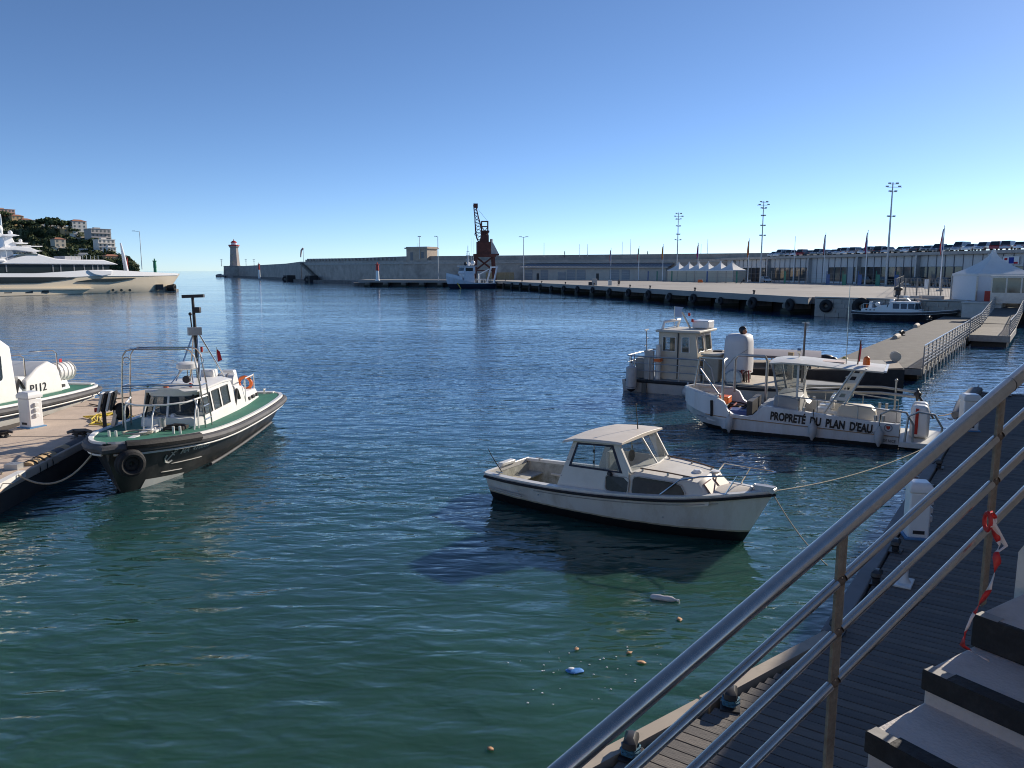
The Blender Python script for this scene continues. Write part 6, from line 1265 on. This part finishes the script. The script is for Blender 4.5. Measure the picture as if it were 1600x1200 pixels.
MB().loft([[V(x,-1.5,1.34),V(x,-.7,1.42),V(x,.7,1.42),V(x,1.5,1.34),V(x,1.45,1.22),V(x,-1.45,1.22)] for x in (3.2,5,7.2)]).build('awning',mat('awning_grey',(.2,.19,.23),.8,var=.08),bg,smooth=30)
for x in (3.3,5.2,7.1):
    for y in (-1.4,1.4): MB().cyl((x,y,.75),(x,y,1.24),.03).build('awning_post',GALV,bg)
MB().lathe([(.1,-.25),(.22,-.24),(.22,-.18),(.12,-.16),(.12,.16),(.22,.18),(.22,.24),(.1,.25)],(.15,-1.1,1.25),14,'Y').build('cable_reel',CREAM,bg)
MB().ball((3.0,-.2,1.08),.3,8,6,(1.4,1,.8)).ball((2.7,.2,1.05),.22,8,6).build('deck_machinery',DARK,bg); MB().torus((4.6,-1.85,.75),.3,.12,'Y').build('hung_tyre',BLACK,bg)
MB().ball((2.2,-1.0,1.0),.16,10,6).build('yellow_float',YELLOW,bg)
# ================================================================ pontoons, gangway, stair and handrail
def planks_mat(key,c,per,ang,rough=.85):
    """boards too far away to pick apart: fine dark joints in the surface"""
    m=mat(key,c,rough,var=.2,scale=1.5,grime=tuple(x*.6 for x in c),gamt=.3,gscale=.6)
    nt=m.node_tree; L=nt.links; b=nt.nodes['Principled BSDF']; src=b.inputs['Base Color'].links[0].from_socket; tc=[n for n in nt.nodes if n.type=='TEX_COORD'][0]
    w=nt.nodes.new('ShaderNodeTexWave'); w.wave_type='BANDS'; w.bands_direction='X'; w.inputs['Scale'].default_value=.314/per; w.inputs['Distortion'].default_value=.0; L.new(tc.outputs['Object'],w.inputs[0])
    bp=nt.nodes.new('ShaderNodeBump'); bp.inputs['Distance'].default_value=.02; bp.inputs['Strength'].default_value=.8; mr=nt.nodes.new('ShaderNodeMapRange'); mr.inputs[2].default_value=.12; L.new(w.outputs[1],mr.inputs[0]); L.new(mr.outputs[0],bp.inputs['Height']); L.new(bp.outputs[0],b.inputs['Normal'])
    mx=nt.nodes.new('ShaderNodeMix'); mx.data_type='RGBA'; L.new(mr.outputs[0],mx.inputs[0]); mx.inputs[6].default_value=tuple(x*.35 for x in c)+(1,); L.new(src,mx.inputs[7]); L.new(mx.outputs[2],b.inputs['Base Color']); return m
# ---- left concrete pontoon
LZ=.62
lp_o=V(-12.3,21,0)
lpts=[P(0,757,LZ)+V(.25,-2.6,0),P(0,757,LZ),P(130,690,LZ),V(-11.7,27.6,0),V(-12.2,29.2,0),V(-13.5,28.7,0),V(-14.55,26.2,0),V(-13.9,19.5,0),V(-13.4,13,0)]
lpts=[V(p.x,p.y,0) for p in lpts]
LPM=mat('tan_pontoon_concrete',(.6,.475,.37),.85,var=.12,scale=1.4,bump=.25,bscale=25,grime=(.42,.33,.26),gamt=.3,gscale=1.1)
lpt=thing('floating_pontoon','tan concrete floating pontoon between the two pilot boats','pontoon',lp_o)
MB().prism([p-lp_o for p in lpts],.42,LZ).build('deck',LPM,lpt,smooth=0,bevel=.02)
MB().prism([(p-lp_o)*.97 for p in lpts],-.5,.419).build('float',mat('dark_float',(.06,.055,.05),.8),lpt,smooth=0)
lj=MB()
for k in range(6):
    y=15.5+k*2.3; x0=-13.55-.08*(y-15); x1=-10.25-.1*(y-14); MB().bx(x0-lp_o.x,x1-lp_o.x,y-lp_o.y-.02,y-lp_o.y+.02,LZ,LZ+.006).build('deck_joint',mat('joint_dark',(.17,.14,.12),.9),lpt,smooth=0)
MB().bar(P(-20,768,LZ-.04)-lp_o,P(34,740,LZ-.04)-lp_o,.16,.14).build('white_edge_beam',WHITE,lpt,smooth=0)
MB().box(P(22,728,LZ+.06)-lp_o,(.3,.25,.12)).build('edge_bracket',GALV,lpt,smooth=0)
# tube fenders along its edge
TAN=mat('tan_foam_fender',(.55,.38,.2),.7,var=.15,scale=5,grime=(.2,.15,.1),gamt=.4,gscale=4); GRF=mat('grey_foam_fender',(.13,.12,.115),.8,var=.25,scale=4)
f1=MB().tube([P(43,736,.5),P(61,726,.5),P(80,717,.5)],.2,12).build('tube_fender',TAN); tag(f1,'tan foam tube fender lashed along the pontoon edge','fender')
for q in (.15,.45,.7): c=P(43,736,.5).lerp(P(80,717,.5),q); MB().torus(c,.205,.02,'Y',14,5).build('lashing',ROPED,f1)
f2=MB().tube([P(82,716,.5),P(105,704,.5),P(129,692,.5)],.18,12).build('tube_fender',GRF); tag(f2,'dark grey foam tube fender along the pontoon edge near the pilot boat bow','fender')
c=P(93,710,.5); MB().tube([c,P(102,705.5,.5)],.187,12).build('tan_sleeve',TAN,f2)
def pedestal(p,rz,h,label,w=.32):
    t=thing('service_pedestal',label,'pedestal',p,rz)
    MB().bx(-w/2,w/2,-w/2,w/2,.02,h*.82).build('body',WHITE2,t,bevel=.03); MB().loft([[V(x*s_,y*s_,z) for x,y in ((-w*.56,-w*.56),(w*.56,-w*.56),(w*.56,w*.56),(-w*.56,w*.56))] for z,s_ in ((h*.82,1),(h*.92,1),(h,.75))]).build('cap',WHITE2,t,bevel=.02)
    MB().bx(-w*.62,w*.62,-w*.62,w*.62,0,.03).build('base_plate',mat('blue_base',(.1,.25,.45),.6),t,smooth=0)
    for z in (.35,.5,.65): MB().box((w/2+.03,0,h*z),(.06,.12,.1)).build('socket',WHITE,t,bevel=.01)
    MB().bx(-.09,.09,-w/2-.012,-w/2-.002,h*.1,h*.16).build('name_plate',DARK,t,smooth=0); return t
pedestal(P(50,667,LZ),R(-20),1.02,'white service pedestal on the tan pontoon by the P112 boat',.42)
def cleat(p,rz,label,s=1.0,mt=DARK,group=None,rope=None):
    t=thing('mooring_cleat',label,'cleat',p,rz,group); t.scale=(s,)*3
    MB().bx(-.12,.12,-.1,.1,0,.02).build('base',mt,t,smooth=0); MB().tube([(-.2,0,.1),(-.1,0,.13),(.1,0,.13),(.2,0,.1)],[.025,.035,.035,.025],8).build('horns',mt,t)
    for x in (-.06,.06): MB().cyl((x,0,.02),(x,0,.12),.03).build('stem',mt,t)
    if rope: MB().tube([(.11*math.cos(k*1.1),.09*math.sin(k*1.1),.05+.006*k) for k in range(16)],.014,5).build('rope_turns',rope,t)
    return t
cleat(P(173,623,LZ),.3,'steel mooring cleat wound with black rope at the pontoon far end',1.6,GALV,None,ROPED)
cleat(P(125,684,LZ),.2,'grey mooring cleat on the pontoon edge near the pilot boat bow',1.5,mat('grey_cast',(.16,.16,.15),.6),None,ROPED)
cleat(P(5,683,LZ),.2,'dark mooring cleat with coiled rope below the white pedestal',1.2,DARK,None,ROPED)
r5=random.Random(9)
tag(MB().tube([P(178+38*math.cos(k*.55)*(1-.01*k)-(20 if k%9==0 else 0),655+9*math.sin(k*.55)+r5.uniform(-2,2),LZ+.02+.01*(k%4)) for k in range(46)],.022,6).build('yellow_hose',YELLOW),'tangled yellow hose lying on the tan pontoon','hose')
tag(MB().tube([P(u,v,LZ+.03) for u,v in ((140,631),(155,634),(176,634),(182,628),(172,624),(190,622),(206,620))],.02,6).build('mooring_line',ROPED),'black rope looped on the pontoon around the far cleat','rope')
tag(MB().tube(sag(P(28,742,LZ+.03),V(-9.2,16.75,1.2),.5),.022,6).build('mooring_line',ROPE),'pale sagging rope from the tan pontoon edge to the pilot boat bow','rope')
tag(MB().tube([P(2,738,LZ+.05),P(10,752,.4),P(6,765,.1),P(3,758,.25)],.03,6).build('rope_loop',ROPE),'short rope loop with eye hanging off the white pontoon edge','rope')
tag(MB().tube(sag(V(-14.9,26.9,.95),P(172,624,LZ+.1),.12),.018,6).build('mooring_line',ROPED),'black rope from the P112 boat stern to the far pontoon cleat','rope')
bp_=P(150,690,LZ); t=thing('boarding_step','black and white boarding fender propped at the pilot boat bow','boarding step',bp_+V(.1,.2,0),.3)
MB().bar((.2,0,.1),(.35,.1,.75),.4,.09).build('white_board',GALV,t,smooth=0)
for k in range(4): MB().box((-.0+.1*k,0,1.0+.01*k),(.06,.34,.5),m=Matrix.Rotation(R(14),3,'Y')).build('slat',BLACK if k%2 else WHITE,t,bevel=.01)
MB().ball((.45,.05,.72),.2,10,8,(1,1,1.2)).build('black_pad',BLACK,t); MB().cyl((-.1,0,.8),(-.16,0,.8),.06).build('red_reflector',RED,t); MB().bx(-.2,.4,-.2,.2,0,.06).build('foot',DARK,t,smooth=0); MB().bar((.05,0,.05),(.05,0,.95),.08,.08).build('stanchion',DARK,t,smooth=0)
# ---- right wooden pontoon with steel railing
WU=V(.575,.818,0); WN=V(.818,-.575,0); WO=V(18.45,34.4,0); WZ=.62; WRr=math.atan2(WU.y,WU.x)
wp_=thing('wooden_pontoon','weathered grey wooden pontoon with a steel railing along one side','pontoon',WO,WRr)
WDK=planks_mat('grey_boards',(.125,.115,.102),.55,0)
MB().bx(0,51,0,4.0,WZ-.14,WZ).build('deck',WDK,wp_,smooth=0); MB().bx(-.03,51,-.04,0,WZ-.32,WZ-.02).bx(-.06,-.02,-.04,4.0,WZ-.3,WZ-.03).build('fascia',mat('pale_fascia',(.32,.3,.27),.8,var=.2),wp_,smooth=0)
for k in range(9): MB().bx(1+k*5.6,3.4+k*5.6,.25,3.7,-.4,WZ-.15).build('float',mat('dark_float',(.06,.055,.05),.8),wp_,smooth=0)
pst=MB().bx(-.04,.04,-.1,-.05,.1,WZ+1.02).mesh('rail_post',mat('painted_rail_grey',(.3,.3,.3),.5,.4,var=.15),0)
for k in range(23): place(pst,'rail_post',wp_,(.15+k*1.42,0,0))
gt=MB().bx(-.05,.05,-.16,-.11,-.1,.55).mesh('hanger',WHITE,0)
for k in range(14): place(gt,'hanger',wp_,(.4+k*1.42,-.02,0))
for z in (.2,.36,.52,.68,.84): MB().bx(.15,31.4,-.095,-.06,WZ+z-.018,WZ+z+.018).build('rail_bar',ALU,wp_,smooth=0)
MB().tube([(.1,-.075,WZ+1.04),(31.45,-.075,WZ+1.04)],.035,7).build('hand_rail',STEEL,wp_)
for u,v,lb in ((1398,530,'white and tan tube fender on the edge of the grey wooden pontoon'),(1430,512,'grey bundle fender near the far end of the wooden pontoon')):
    p=P(u,v,WZ); o=MB().tube([(0,0,.1),(.6,.85,.12),(1.0,1.45,.1)],[.16,.2,.14],10).build('tube_fender',mat('worn_pale_fender',(.48,.42,.35),.8,var=.3,scale=3),None,loc=p); tag(o,lb,'fender')
cleat(P(1409,524,WZ),WRr,'dark cleat on the wooden pontoon edge beside the tan fender',2.2,DARK,None,ROPED); cleat(P(1452,500,WZ),WRr,'dark cleat far along the wooden pontoon',2.2,DARK,None,ROPED)
# gangway climbing to the quay
GO=P(1545,528,.6); GD=(V(50.6,77.8,0)-V(GO.x,GO.y,0)); GL=GD.length; GD.normalize(); GR=math.atan2(GD.y,GD.x)
gw=thing('gangway','sloping gangway with steel railings rising to the quay by the marquee','gangway',V(GO.x,GO.y,0),GR)
gz=lambda x: .75 if x<9 else .75+(x-9)/(GL-9)*1.35
def gx(mb,x0,x1,y0,y1,dz0,dz1): mb.add([(x0,y0,gz(x0)+dz0),(x1,y0,gz(x1)+dz0),(x1,y1,gz(x1)+dz0),(x0,y1,gz(x0)+dz0),(x0,y0,gz(x0)+dz1),(x1,y0,gz(x1)+dz1),(x1,y1,gz(x1)+dz1),(x0,y1,gz(x0)+dz1)],[(0,3,2,1),(4,5,6,7),(0,1,5,4),(1,2,6,5),(2,3,7,6),(3,0,4,7)]); return mb
m=MB(); gx(m,0,9,-1.15,1.15,-.15,0); gx(m,9,GL,-1.15,1.15,-.15,0); m.build('walkway',planks_mat('gangway_boards',(.17,.155,.135),.55,0),gw,smooth=0)
MB().bx(.3,4,-1,1,-.5,.55).build('float',mat('dark_float',(.06,.055,.05),.8),gw,smooth=0); m=MB(); gx(m,-.04,9,-1.2,-1.15,-.4,.02); gx(m,-.06,-.04,-1.15,1.15,-.4,.02); m.build('side_beam',mat('pale_fascia',(.32,.3,.27),.8),gw,smooth=0)
for sg in (1,-1):
    n_=int(GL/1.5)
    for k in range(n_+1): x=.1+k*(GL-.2)/n_; MB().bx(x-.04,x+.04,sg*1.12-.03,sg*1.12+.03,gz(x)-.1,gz(x)+1.05).build('rail_post',MATS['painted_rail_grey'],gw,smooth=0)
    for z in (.2,.36,.52,.68,.84): MB().bar((.1,sg*1.12,gz(0)+z),(9,sg*1.12,gz(9)+z),.03,.035).bar((9,sg*1.12,gz(9)+z),(GL,sg*1.12,gz(GL)+z),.03,.035).build('rail_bar',ALU,gw,smooth=0)
    MB().tube([(.1,sg*1.12,gz(0)+1.06),(9,sg*1.12,gz(9)+1.06),(GL,sg*1.12,gz(GL)+1.06)],.035,7).build('hand_rail',STEEL,gw)
MB().tube([(0,1.12,1.55),(.0,-1.1,1.55)],.02,6).build('gate_chain',DARK,gw)
ab=P(1527,512,0); tag(MB().bx(-1.6,1.6,-.6,1.2,-1,1.95).bx(-1.7,1.7,-.7,1.3,1.95,2.1).build('abutment',mat('white_abutment',(.58,.55,.5),.8,var=.08,grime=(.4,.36,.3),gamt=.25),None,loc=V(44.2,72.4,0),rz=-.75,bevel=.03),'pale concrete abutment block carrying the gangway at the quay corner','abutment')
# ---- near wooden pontoon
NE=V(.570,.8217,0); NN=V(.8217,-.570,0); NO=V(3.9,9.1,0); NZ=.5; NR=math.atan2(NE.y,NE.x)
nearp=thing('boarding_pontoon','dark planked pontoon running below the stainless handrail','pontoon',NO,NR)
PLK=[mat('dark_plank_%d'%k,c,.85,var=.22,scale=5,bump=.4,bscale=60,grime=(.1,.09,.08),gamt=.3,gscale=3) for k,c in enumerate(((.15,.135,.122),(.125,.114,.106),(.17,.15,.132)))]
pk=[MB().bx(-.068,.068,-1,0,-.035,0).mesh('plank',m_,0) for m_ in PLK]
LB=lambda t:(.305*t if t<0 else 0)                                     # left edge
k=0; t_=-9.0; WID=4.6
while t_<23.4:
    l=-LB(t_)-.24*(1); y0=l; L_=WID+y0; place(rnd.choice(pk),'plank',nearp,(t_,y0,NZ+rnd.uniform(-.003,.003)),rnd.uniform(-.002,.002),(1,L_,1)); t_+=.152; k+=1
MB().bx(-9,23.4,-WID+.1,-.06,.2,NZ-.04).build('bearers',mat('under_deck',(.03,.028,.026),.9),nearp,smooth=0)
EDG=mat('grey_edge_board',(.2,.195,.195),.75,var=.15,scale=3,grime=(.17,.16,.15),gamt=.3); TANB=mat('tan_edge_board',(.42,.36,.29),.8,var=.2,scale=3,grime=(.28,.23,.18),gamt=.35)
MB().bx(0,23.5,-.2,.02,.15,NZ+.035).build('edge_beam',EDG,nearp,smooth=0,bevel=.02)
for i in range(4):
    a=V(-i*2.4-.03,.3*i*2.4*.305/.3,0); b=V(-(i+1)*2.4+.03,(i+1)*2.4*.305,0); MB().bar(V(a.x,i*2.4*.305-.1,NZ-.06),V(b.x,(i+1)*2.4*.305-.1,NZ-.06),.15,.2).build('edge_beam',TANB,nearp,smooth=0)
MB().bx(23.4,23.6,-WID,.0,.1,NZ+.03).build('end_beam',EDG,nearp,smooth=0)
for x in (-7,-2,3,8,13,18): MB().bx(x,x+3,-WID+.2,-.2,-.5,.19).build('float',mat('dark_float',(.06,.055,.05),.8),nearp,smooth=0)
def nl(t,n,z=0): return NO+NE*t+NN*n+V(0,0,NZ+z)
def hump(p,rz,label,group=None,blue=True):
    t=thing('mooring_cleat',label,'cleat',p,rz,group)
    MB().bx(-.13,.13,-.1,.1,0,.02).build('base',DARK,t,smooth=0); MB().loft([[V(x*s_,y*s_,z) for x,y in ((-.1,-.06),(.1,-.06),(.12,0),(.1,.06),(-.1,.06),(-.12,0))] for z,s_ in ((.02,.7),(.09,.75),(.13,1.1),(.18,1.0),(.21,.5))]).build('head',mat('black_cast_iron',(.03,.03,.032),.45),t)
    if blue: MB().tube([(.11*math.cos(k*1.15),.09*math.sin(k*1.15),.04+.004*k) for k in range(16)],.013,5).build('rope_turns',mat('blue_rope',(.05,.16,.24),.8,var=.3,scale=30),t)
    return t
hump(P(1141,1103,NZ),NR+.3,'black cast cleat with blue rope on the dark pontoon where the shade begins'); hump(P(985,1180,NZ),NR+.3,'black cast cleat with blue rope at the seam of the tan edge boards')
for u,v in ((1300,985),(1363,908),(1393,858),(1449,770),(1461,728)): hump(P(u+6,v+3,NZ),NR,'black cast cleat along the shaded edge of the dark pontoon','cleats along the shaded pontoon edge',False)
pedestal(P(1430,838,NZ),NR-1.2,.98,'white service pedestal beside the stainless handrail on the dark pontoon',.34)
pedestal(P(1512,672,NZ),NR-1.2,1.05,'white service pedestal at the far end of the dark pontoon',.42)
p=P(1412,912,NZ); t=thing('white_bollard','low white mooring post on a base plate on the dark pontoon','bollard',p,NR)
MB().bx(-.2,.2,-.12,.12,0,.035).build('base_plate',WHITE,t,bevel=.01); MB().lathe([(.1,.03),(.055,.1),(.05,.3),(.06,.32)],n=12).build('post',WHITE,t); MB().bar((-.12,0,.26),(.12,0,.26),.03,.03).build('cross_pin',GALV,t,smooth=0)
p=P(1450,652,NZ); 
gb=MB().tube([nl(17.2,-.05,.1),nl(18.5,-.0,.18),nl(20.3,.02,.2),nl(22,.1,.2),nl(23.2,.2,.15)],[.12,.2,.22,.2,.1],12).build('canvas_bundle',mat('grey_canvas',(.27,.27,.28),.85,var=.2,scale=3,bump=.6,bscale=5)); tag(gb,'grey wrapped canvas bundle along the far edge of the dark pontoon','bundle')
cleat(nl(23.2,1.0),NR,'black cleat on the far end beam of the dark pontoon',2.0,DARK,None,ROPED)
stn=CA-cn*BM
for a,b,s_,lb in ((V(11.9,20.6,1.0),nl(20,.3,.4),.25,'brown mooring rope from the cleaning boat stern to the canvas bundle'),(V(11.7,20.4,.5),nl(16.5,.2,.15),.1,'thin mooring rope from the cleaning boat platform to the pontoon'),(V(12.2,21.6,.9),nl(22.5,.2,.4),.3,'upper brown rope stretched from the cleaning boat arm to the pontoon end')):
    tag(MB().tube(sag(a,b,s_),.016,5).build('mooring_line',mat('brown_rope',(.2,.13,.1),.9,var=.2,scale=40)),lb,'rope')
tag(MB().tube(sag(nl(10.6,.2,.12),P(1330,800,.02),.1),.011,5).build('mooring_line',ROPED),'dark rope slanting from the pontoon edge into the water','rope')
# ---- concrete stair
SD=V(math.cos(3.711),math.sin(3.711),0); SWd=V(-SD.y,SD.x,0)*1.0
if SWd.dot(V(-2.09,-3.236,0))<0: SWd=-SWd
P2=V(2.091,3.236,0); SZ=3.539; RUN,RISE=.373,.143; SR=math.atan2(SD.y,SD.x)
flip=1 if V(-SD.y,SD.x,0).dot(SWd)>0 else -1                           # local +y is SWd * flip
st_=thing('stair','grey concrete stair with black nosings descending beside the handrail','stair',V(P2.x,P2.y,0),SR)
SCON=mat('stair_concrete',(.56,.515,.48),.85,var=.12,scale=6,bump=.35,bscale=60,grime=(.3,.265,.235),gamt=.5,gscale=3); NOS=mat('black_nosing',(.016,.016,.017),.75,var=.3,scale=12,bump=.3,bscale=50,grime=(.1,.1,.1),gamt=.12,gscale=16)
def yy(a,b): return (a*flip,b*flip) if flip>0 else (b*flip,a*flip)
SW0,SW1=.045,1.75
for k in range(0,13):
    t1=.142+RUN*k; t0=t1-RUN-.02 if k else -.45; z=SZ-RISE*k; y0,y1=yy(SW0+.0,SW1)
    sp=MB().bx(t0,t1,y0,y1,z-RISE-.16,z).build('step',SCON,st_,smooth=0,bevel=.012)
    hN=.085 if k else .142; a0,a1=yy(SW0-.008,SW1); MB().bx(t1-.015,t1+.012,a0,a1,z-hN,z+.002).build('nosing',NOS,sp,smooth=0,bevel=.006)
    b0,b1=yy(SW0+.0,SW1); MB().bx(t1-.05,t1+.008,*yy(SW0,SW0+.089),z-.006,z+.0025).build('edge_strip',mat('worn_edge',(.3,.29,.27),.7,var=.2,scale=20),sp,smooth=0)
    if k: MB().bx(t1-.062,t1+.0125,*yy(SW0+.09,SW1),z-.006,z+.0025).build('black_tread_band',NOS,sp,smooth=0)
MB().add([V(-.4,yy(SW0+.3,SW1)[0],SZ-.5),V(5,yy(SW0+.3,SW1)[0],SZ-2.4),V(5,yy(SW0+.3,SW1)[1],SZ-2.4),V(-.4,yy(SW0+.3,SW1)[1],SZ-.5),V(-.4,yy(SW0+.3,SW1)[0],SZ-.2),V(5,yy(SW0+.3,SW1)[0],SZ-2.2),V(5,yy(SW0+.3,SW1)[1],SZ-2.2),V(-.4,yy(SW0+.3,SW1)[1],SZ-.2)],[(0,3,2,1),(4,5,6,7),(0,1,5,4),(1,2,6,5),(2,3,7,6),(3,0,4,7)]).build('soffit',SCON,st_,smooth=0)
# stair wall at the landing (its lit edge shows at the picture's right)
swl=MB().loft([[V(x,yy(.03+o,3.2)[0],z) for x in (-.34,-.5)]+[V(x,yy(.03+o,3.2)[1],z) for x in (-.5,-.34)] for z,o in ((SZ-.3,-.05),(SZ+.16,-.05),(SZ+.2,-.03),(SZ+2.0,.02))]) if flip>0 else MB().loft([[V(x,-(.03+o),z) for x in (-.34,-.5)]+[V(x,-3.2,z) for x in (-.5,-.34)] for z,o in ((SZ-.3,-.05),(SZ+.16,-.05),(SZ+.2,-.03),(SZ+2.0,.02))])
tag(swl.build('stair_wall',mat('white_render',(.62,.6,.56),.85,var=.06,bump=.3,bscale=40,grime=(.42,.39,.35),gamt=.3),None,smooth=0,loc=V(P2.x,P2.y,0),rz=SR),'white rendered wall at the top landing of the concrete stair','wall')
# upper quay where the photographer stands
uq=MB().prism([P2+SD*.1+SWd*1.76,P2+SD*9+SWd*1.76,P2+SD*9+SWd*30,P2-SD*30+SWd*30,P2-SD*30+SWd*3.3,P2-SD*.34+SWd*3.3],-2,SZ-.02).build('upper_quay',CONCP,smooth=0); struct(uq)
# ---- stainless handrail
hr=thing('handrail','stainless steel stair handrail with round bars and flat posts','handrail',V(P2.x,P2.y,0),SR)
RS=mat('brushed_stainless',(.6,.53,.46),.24,1,var=.08,scale=30,grime=(.4,.3,.22),gamt=.12,gscale=8); POSTM=mat('weathered_post',(.24,.22,.18),.6,.4,var=.25,scale=30,bump=.3,bscale=80,grime=(.22,.15,.1),gamt=.4,gscale=25)
ZT=4.492; SL=.383
rb_=lambda t,z: V(t,0,ZT-SL*t-z)
MB().tube([rb_(-1.6,0)]+[rb_(t*.25,0) for t in range(-5,18)],.0305,20).build('top_rail',RS,hr,smooth=60)
for k in (1,2,3):
    for a,b in ((-1.6,-.02),(.02,1.046),(1.086,4.2)): MB().tube([rb_(a,.199*k),rb_((a+b)/2,.199*k),rb_(b,.199*k)],.018,14).build('lower_bar',RS,hr,smooth=60)
    for t in (0,1.066): MB().ball(rb_(t,.199*k),.0195,10,8,(1.35,1,1)).build('weld_joint',mat('dull_weld',(.12,.1,.08),.8,.2,var=.4,scale=60),hr)
for t,zb in ((-1.066,SZ-.1),(0,SZ-.01),(1.066,SZ-1.2)): 
    MB().bx(t-.007,t+.007,-.019,.019,zb,ZT-SL*t-.026).build('post',POSTM,hr,smooth=0,bevel=.002) if False else MB().bx(t-.024,t+.024,-.007,.007,zb,ZT-SL*t-.02).build('post',POSTM,hr,smooth=0,bevel=.002)
MB().torus(rb_(-.055,0),.0312,.0018,'X',20,5).build('rail_joint',DARK,hr)
# barrier tape tied to the post
TP=[mat('tape_red',(.55,.03,.03),.45),mat('tape_white',(.72,.68,.68),.45)]
tw=[(1537,805),(1552,800),(1556,816),(1549,824),(1556,835),(1562,851),(1557,862),(1558,880),(1553,900),(1545,922),(1530,945),(1518,965),(1510,985),(1504,1008),(1520,1020),(1545,1032)]
pts_=[PY(u,v,3.13-.012*i) for i,(u,v) in enumerate(tw)]
tape=thing('barrier_tape','red and white barrier tape knotted on the handrail post and trailing onto the step','tape',pts_[0])
def lerp_path(ps,n):
    o=[]
    for i in range(len(ps)-1):
        for j in range(n): o.append(ps[i].lerp(ps[i+1],j/n))
    return o+[ps[-1]]
pp=lerp_path(pts_,3); i=0; kk=0
r8=random.Random(3)
while i<len(pp)-1:
    j=min(i+(4 if kk%2 else 5),len(pp)-1); m=MB()
    for q in range(i,j+1):
        w_=.011+.006*math.sin(q*.7); d_=V(math.cos(q*.45)*w_,math.sin(q*.45)*w_*.8,.004*math.sin(q)); m.v+=[tuple(pp[q]-pts_[0]-d_),tuple(pp[q]-pts_[0]+d_)]
    for q in range(j-i): m.f.append((2*q,2*q+1,2*q+3,2*q+2))
    o=m.build('tape_band',TP[kk%2],tape,smooth=60,fix=False); so=o.modifiers.new('thick','SOLIDIFY'); so.thickness=.0015; i=j; kk+=1
kn=MB().torus((0,0,0),.022,.008,'X',12,6); kn.v=[(x*1.0,y,z*1.6) for x,y,z in kn.v]; kn.build('knot',TP[0],tape,loc=PY(1543,815,3.12)-pts_[0]); MB().tube([PY(1548,808,3.11)-pts_[0],PY(1556,830,3.11)-pts_[0],PY(1572,853,3.11)-pts_[0],PY(1560,862,3.11)-pts_[0]],[.006,.016,.008,.004],6).build('loose_end',TP[1],tape)
# ---- unseen building added out of frame to the right to shade the dark pontoon
OCH=mat('ochre_render',(.58,.44,.32),.9,var=.08,scale=.6)
def office(name,label,o,rz,w,d_,h,mt,rows,cols_):
    t=thing(name,label,'building',o,rz); MB().bx(0,w,0,d_,0,h).build('wall',mt,t,smooth=0); MB().bx(-.4,w+.4,-.4,d_+.4,h,h+.35).build('roof',ROOF,t,smooth=0)
    wi=MB().bx(-.5,.5,-.06,.06,-.8,.8).mesh('window',SHUT,0)
    for r in range(rows):
        for c_ in range(cols_):
            for y in (-.02,d_+.02): place(wi,'window',t,(w*(c_+.5)/cols_,y,h*(r+.55)/rows))
    return t
struct(MB().prism([nl(4,4.7),nl(46,4.7),nl(46,40),nl(4,40)],-2,.9).build('shade_building_quay',CONC,smooth=0))
ho=nl(5,12.65,0); office('shade_building','unseen building added to shade the dark pontoon',V(ho.x,ho.y,.88),NR,38,8,6.87,mat('pale_render',(.5,.46,.4),.9,var=.06),3,13)
office('quay_house','ochre quayside house with shutters behind the photographer',V(30,-32,SZ-.03),PI-.15,60,10,14,OCH,4,16)
# ---- things floating in the water
t=thing('floating_bottle','crumpled clear plastic bottle floating near the white boat shadow','bottle',P(1037,935,.02),-.35)
MB().lathe([(.025,-.2),(.045,-.17),(.05,-.05),(.042,.0),(.05,.06),(.045,.13),(.018,.18),(.018,.21)],(0,0,0),12,'X').build('bottle_body',mat('milky_plastic',(.6,.58,.58),.3),t); MB().lathe([(.02,.21),(.02,.235)],(0,0,0),10,'X').build('cap',WHITE2,t)
b_=MB().ball((0,0,0),.085,14,9,(1.25,.8,.28)); b_.v=[(x*(1+.6*noise.noise(V(x*30,y*30,z*30))),y*(1+.3*noise.noise(V(y*25,z*30,x*30))),z) for x,y,z in b_.v]
bo=b_.build('plastic_bag',mat('blue_film',(.08,.25,.6),.35,var=.3,scale=12),None,loc=P(898,1048,.01)); tag(bo,'blue and white scrap of plastic bag floating in the green water','plastic bag')
MB().ball((-.04,.02,.012),.05,10,6,(1,.8,.35)).build('white_patch',WHITE2,bo)
lf=MB().loft([[V(0,-.06,.0),V(0,-.06,.002)],[V(-.035,-.02,.008),V(.035,-.02,.008)],[V(-.04,.02,.004),V(.04,.02,.006)],[V(0,.07,.012),V(0,.07,.012)]],closed=False,caps=False).mesh('floating_leaf',mat('brown_leaf',(.36,.2,.1),.7,var=.3,scale=20),40,False)
for i,(u,v,s_) in enumerate(((1062,968,1.0),(1003,1035,1.0),(901,1014,.8),(766,1170,.8),(983,1020,.8))):
    o=place(lf,'floating_leaf',None,P(u,v,.012),i*1.3,s_); so=o.modifiers.new('thick','SOLIDIFY'); so.thickness=.003; tag(o,'brown dry leaf floating on the water near the blue plastic','leaf','floating leaves')
fl=MB(); r9=random.Random(2)
for k in range(38):
    u,v=r9.gauss(910,50),r9.gauss(1040,26); p=P(u,v,.008); s_=r9.uniform(.004,.014); fl.ball(p,s_,6,4,(1.3,1,.6))
stuff(fl.build('foam_flecks',WHITE2),'scattered white flecks of foam around the blue plastic','foam')
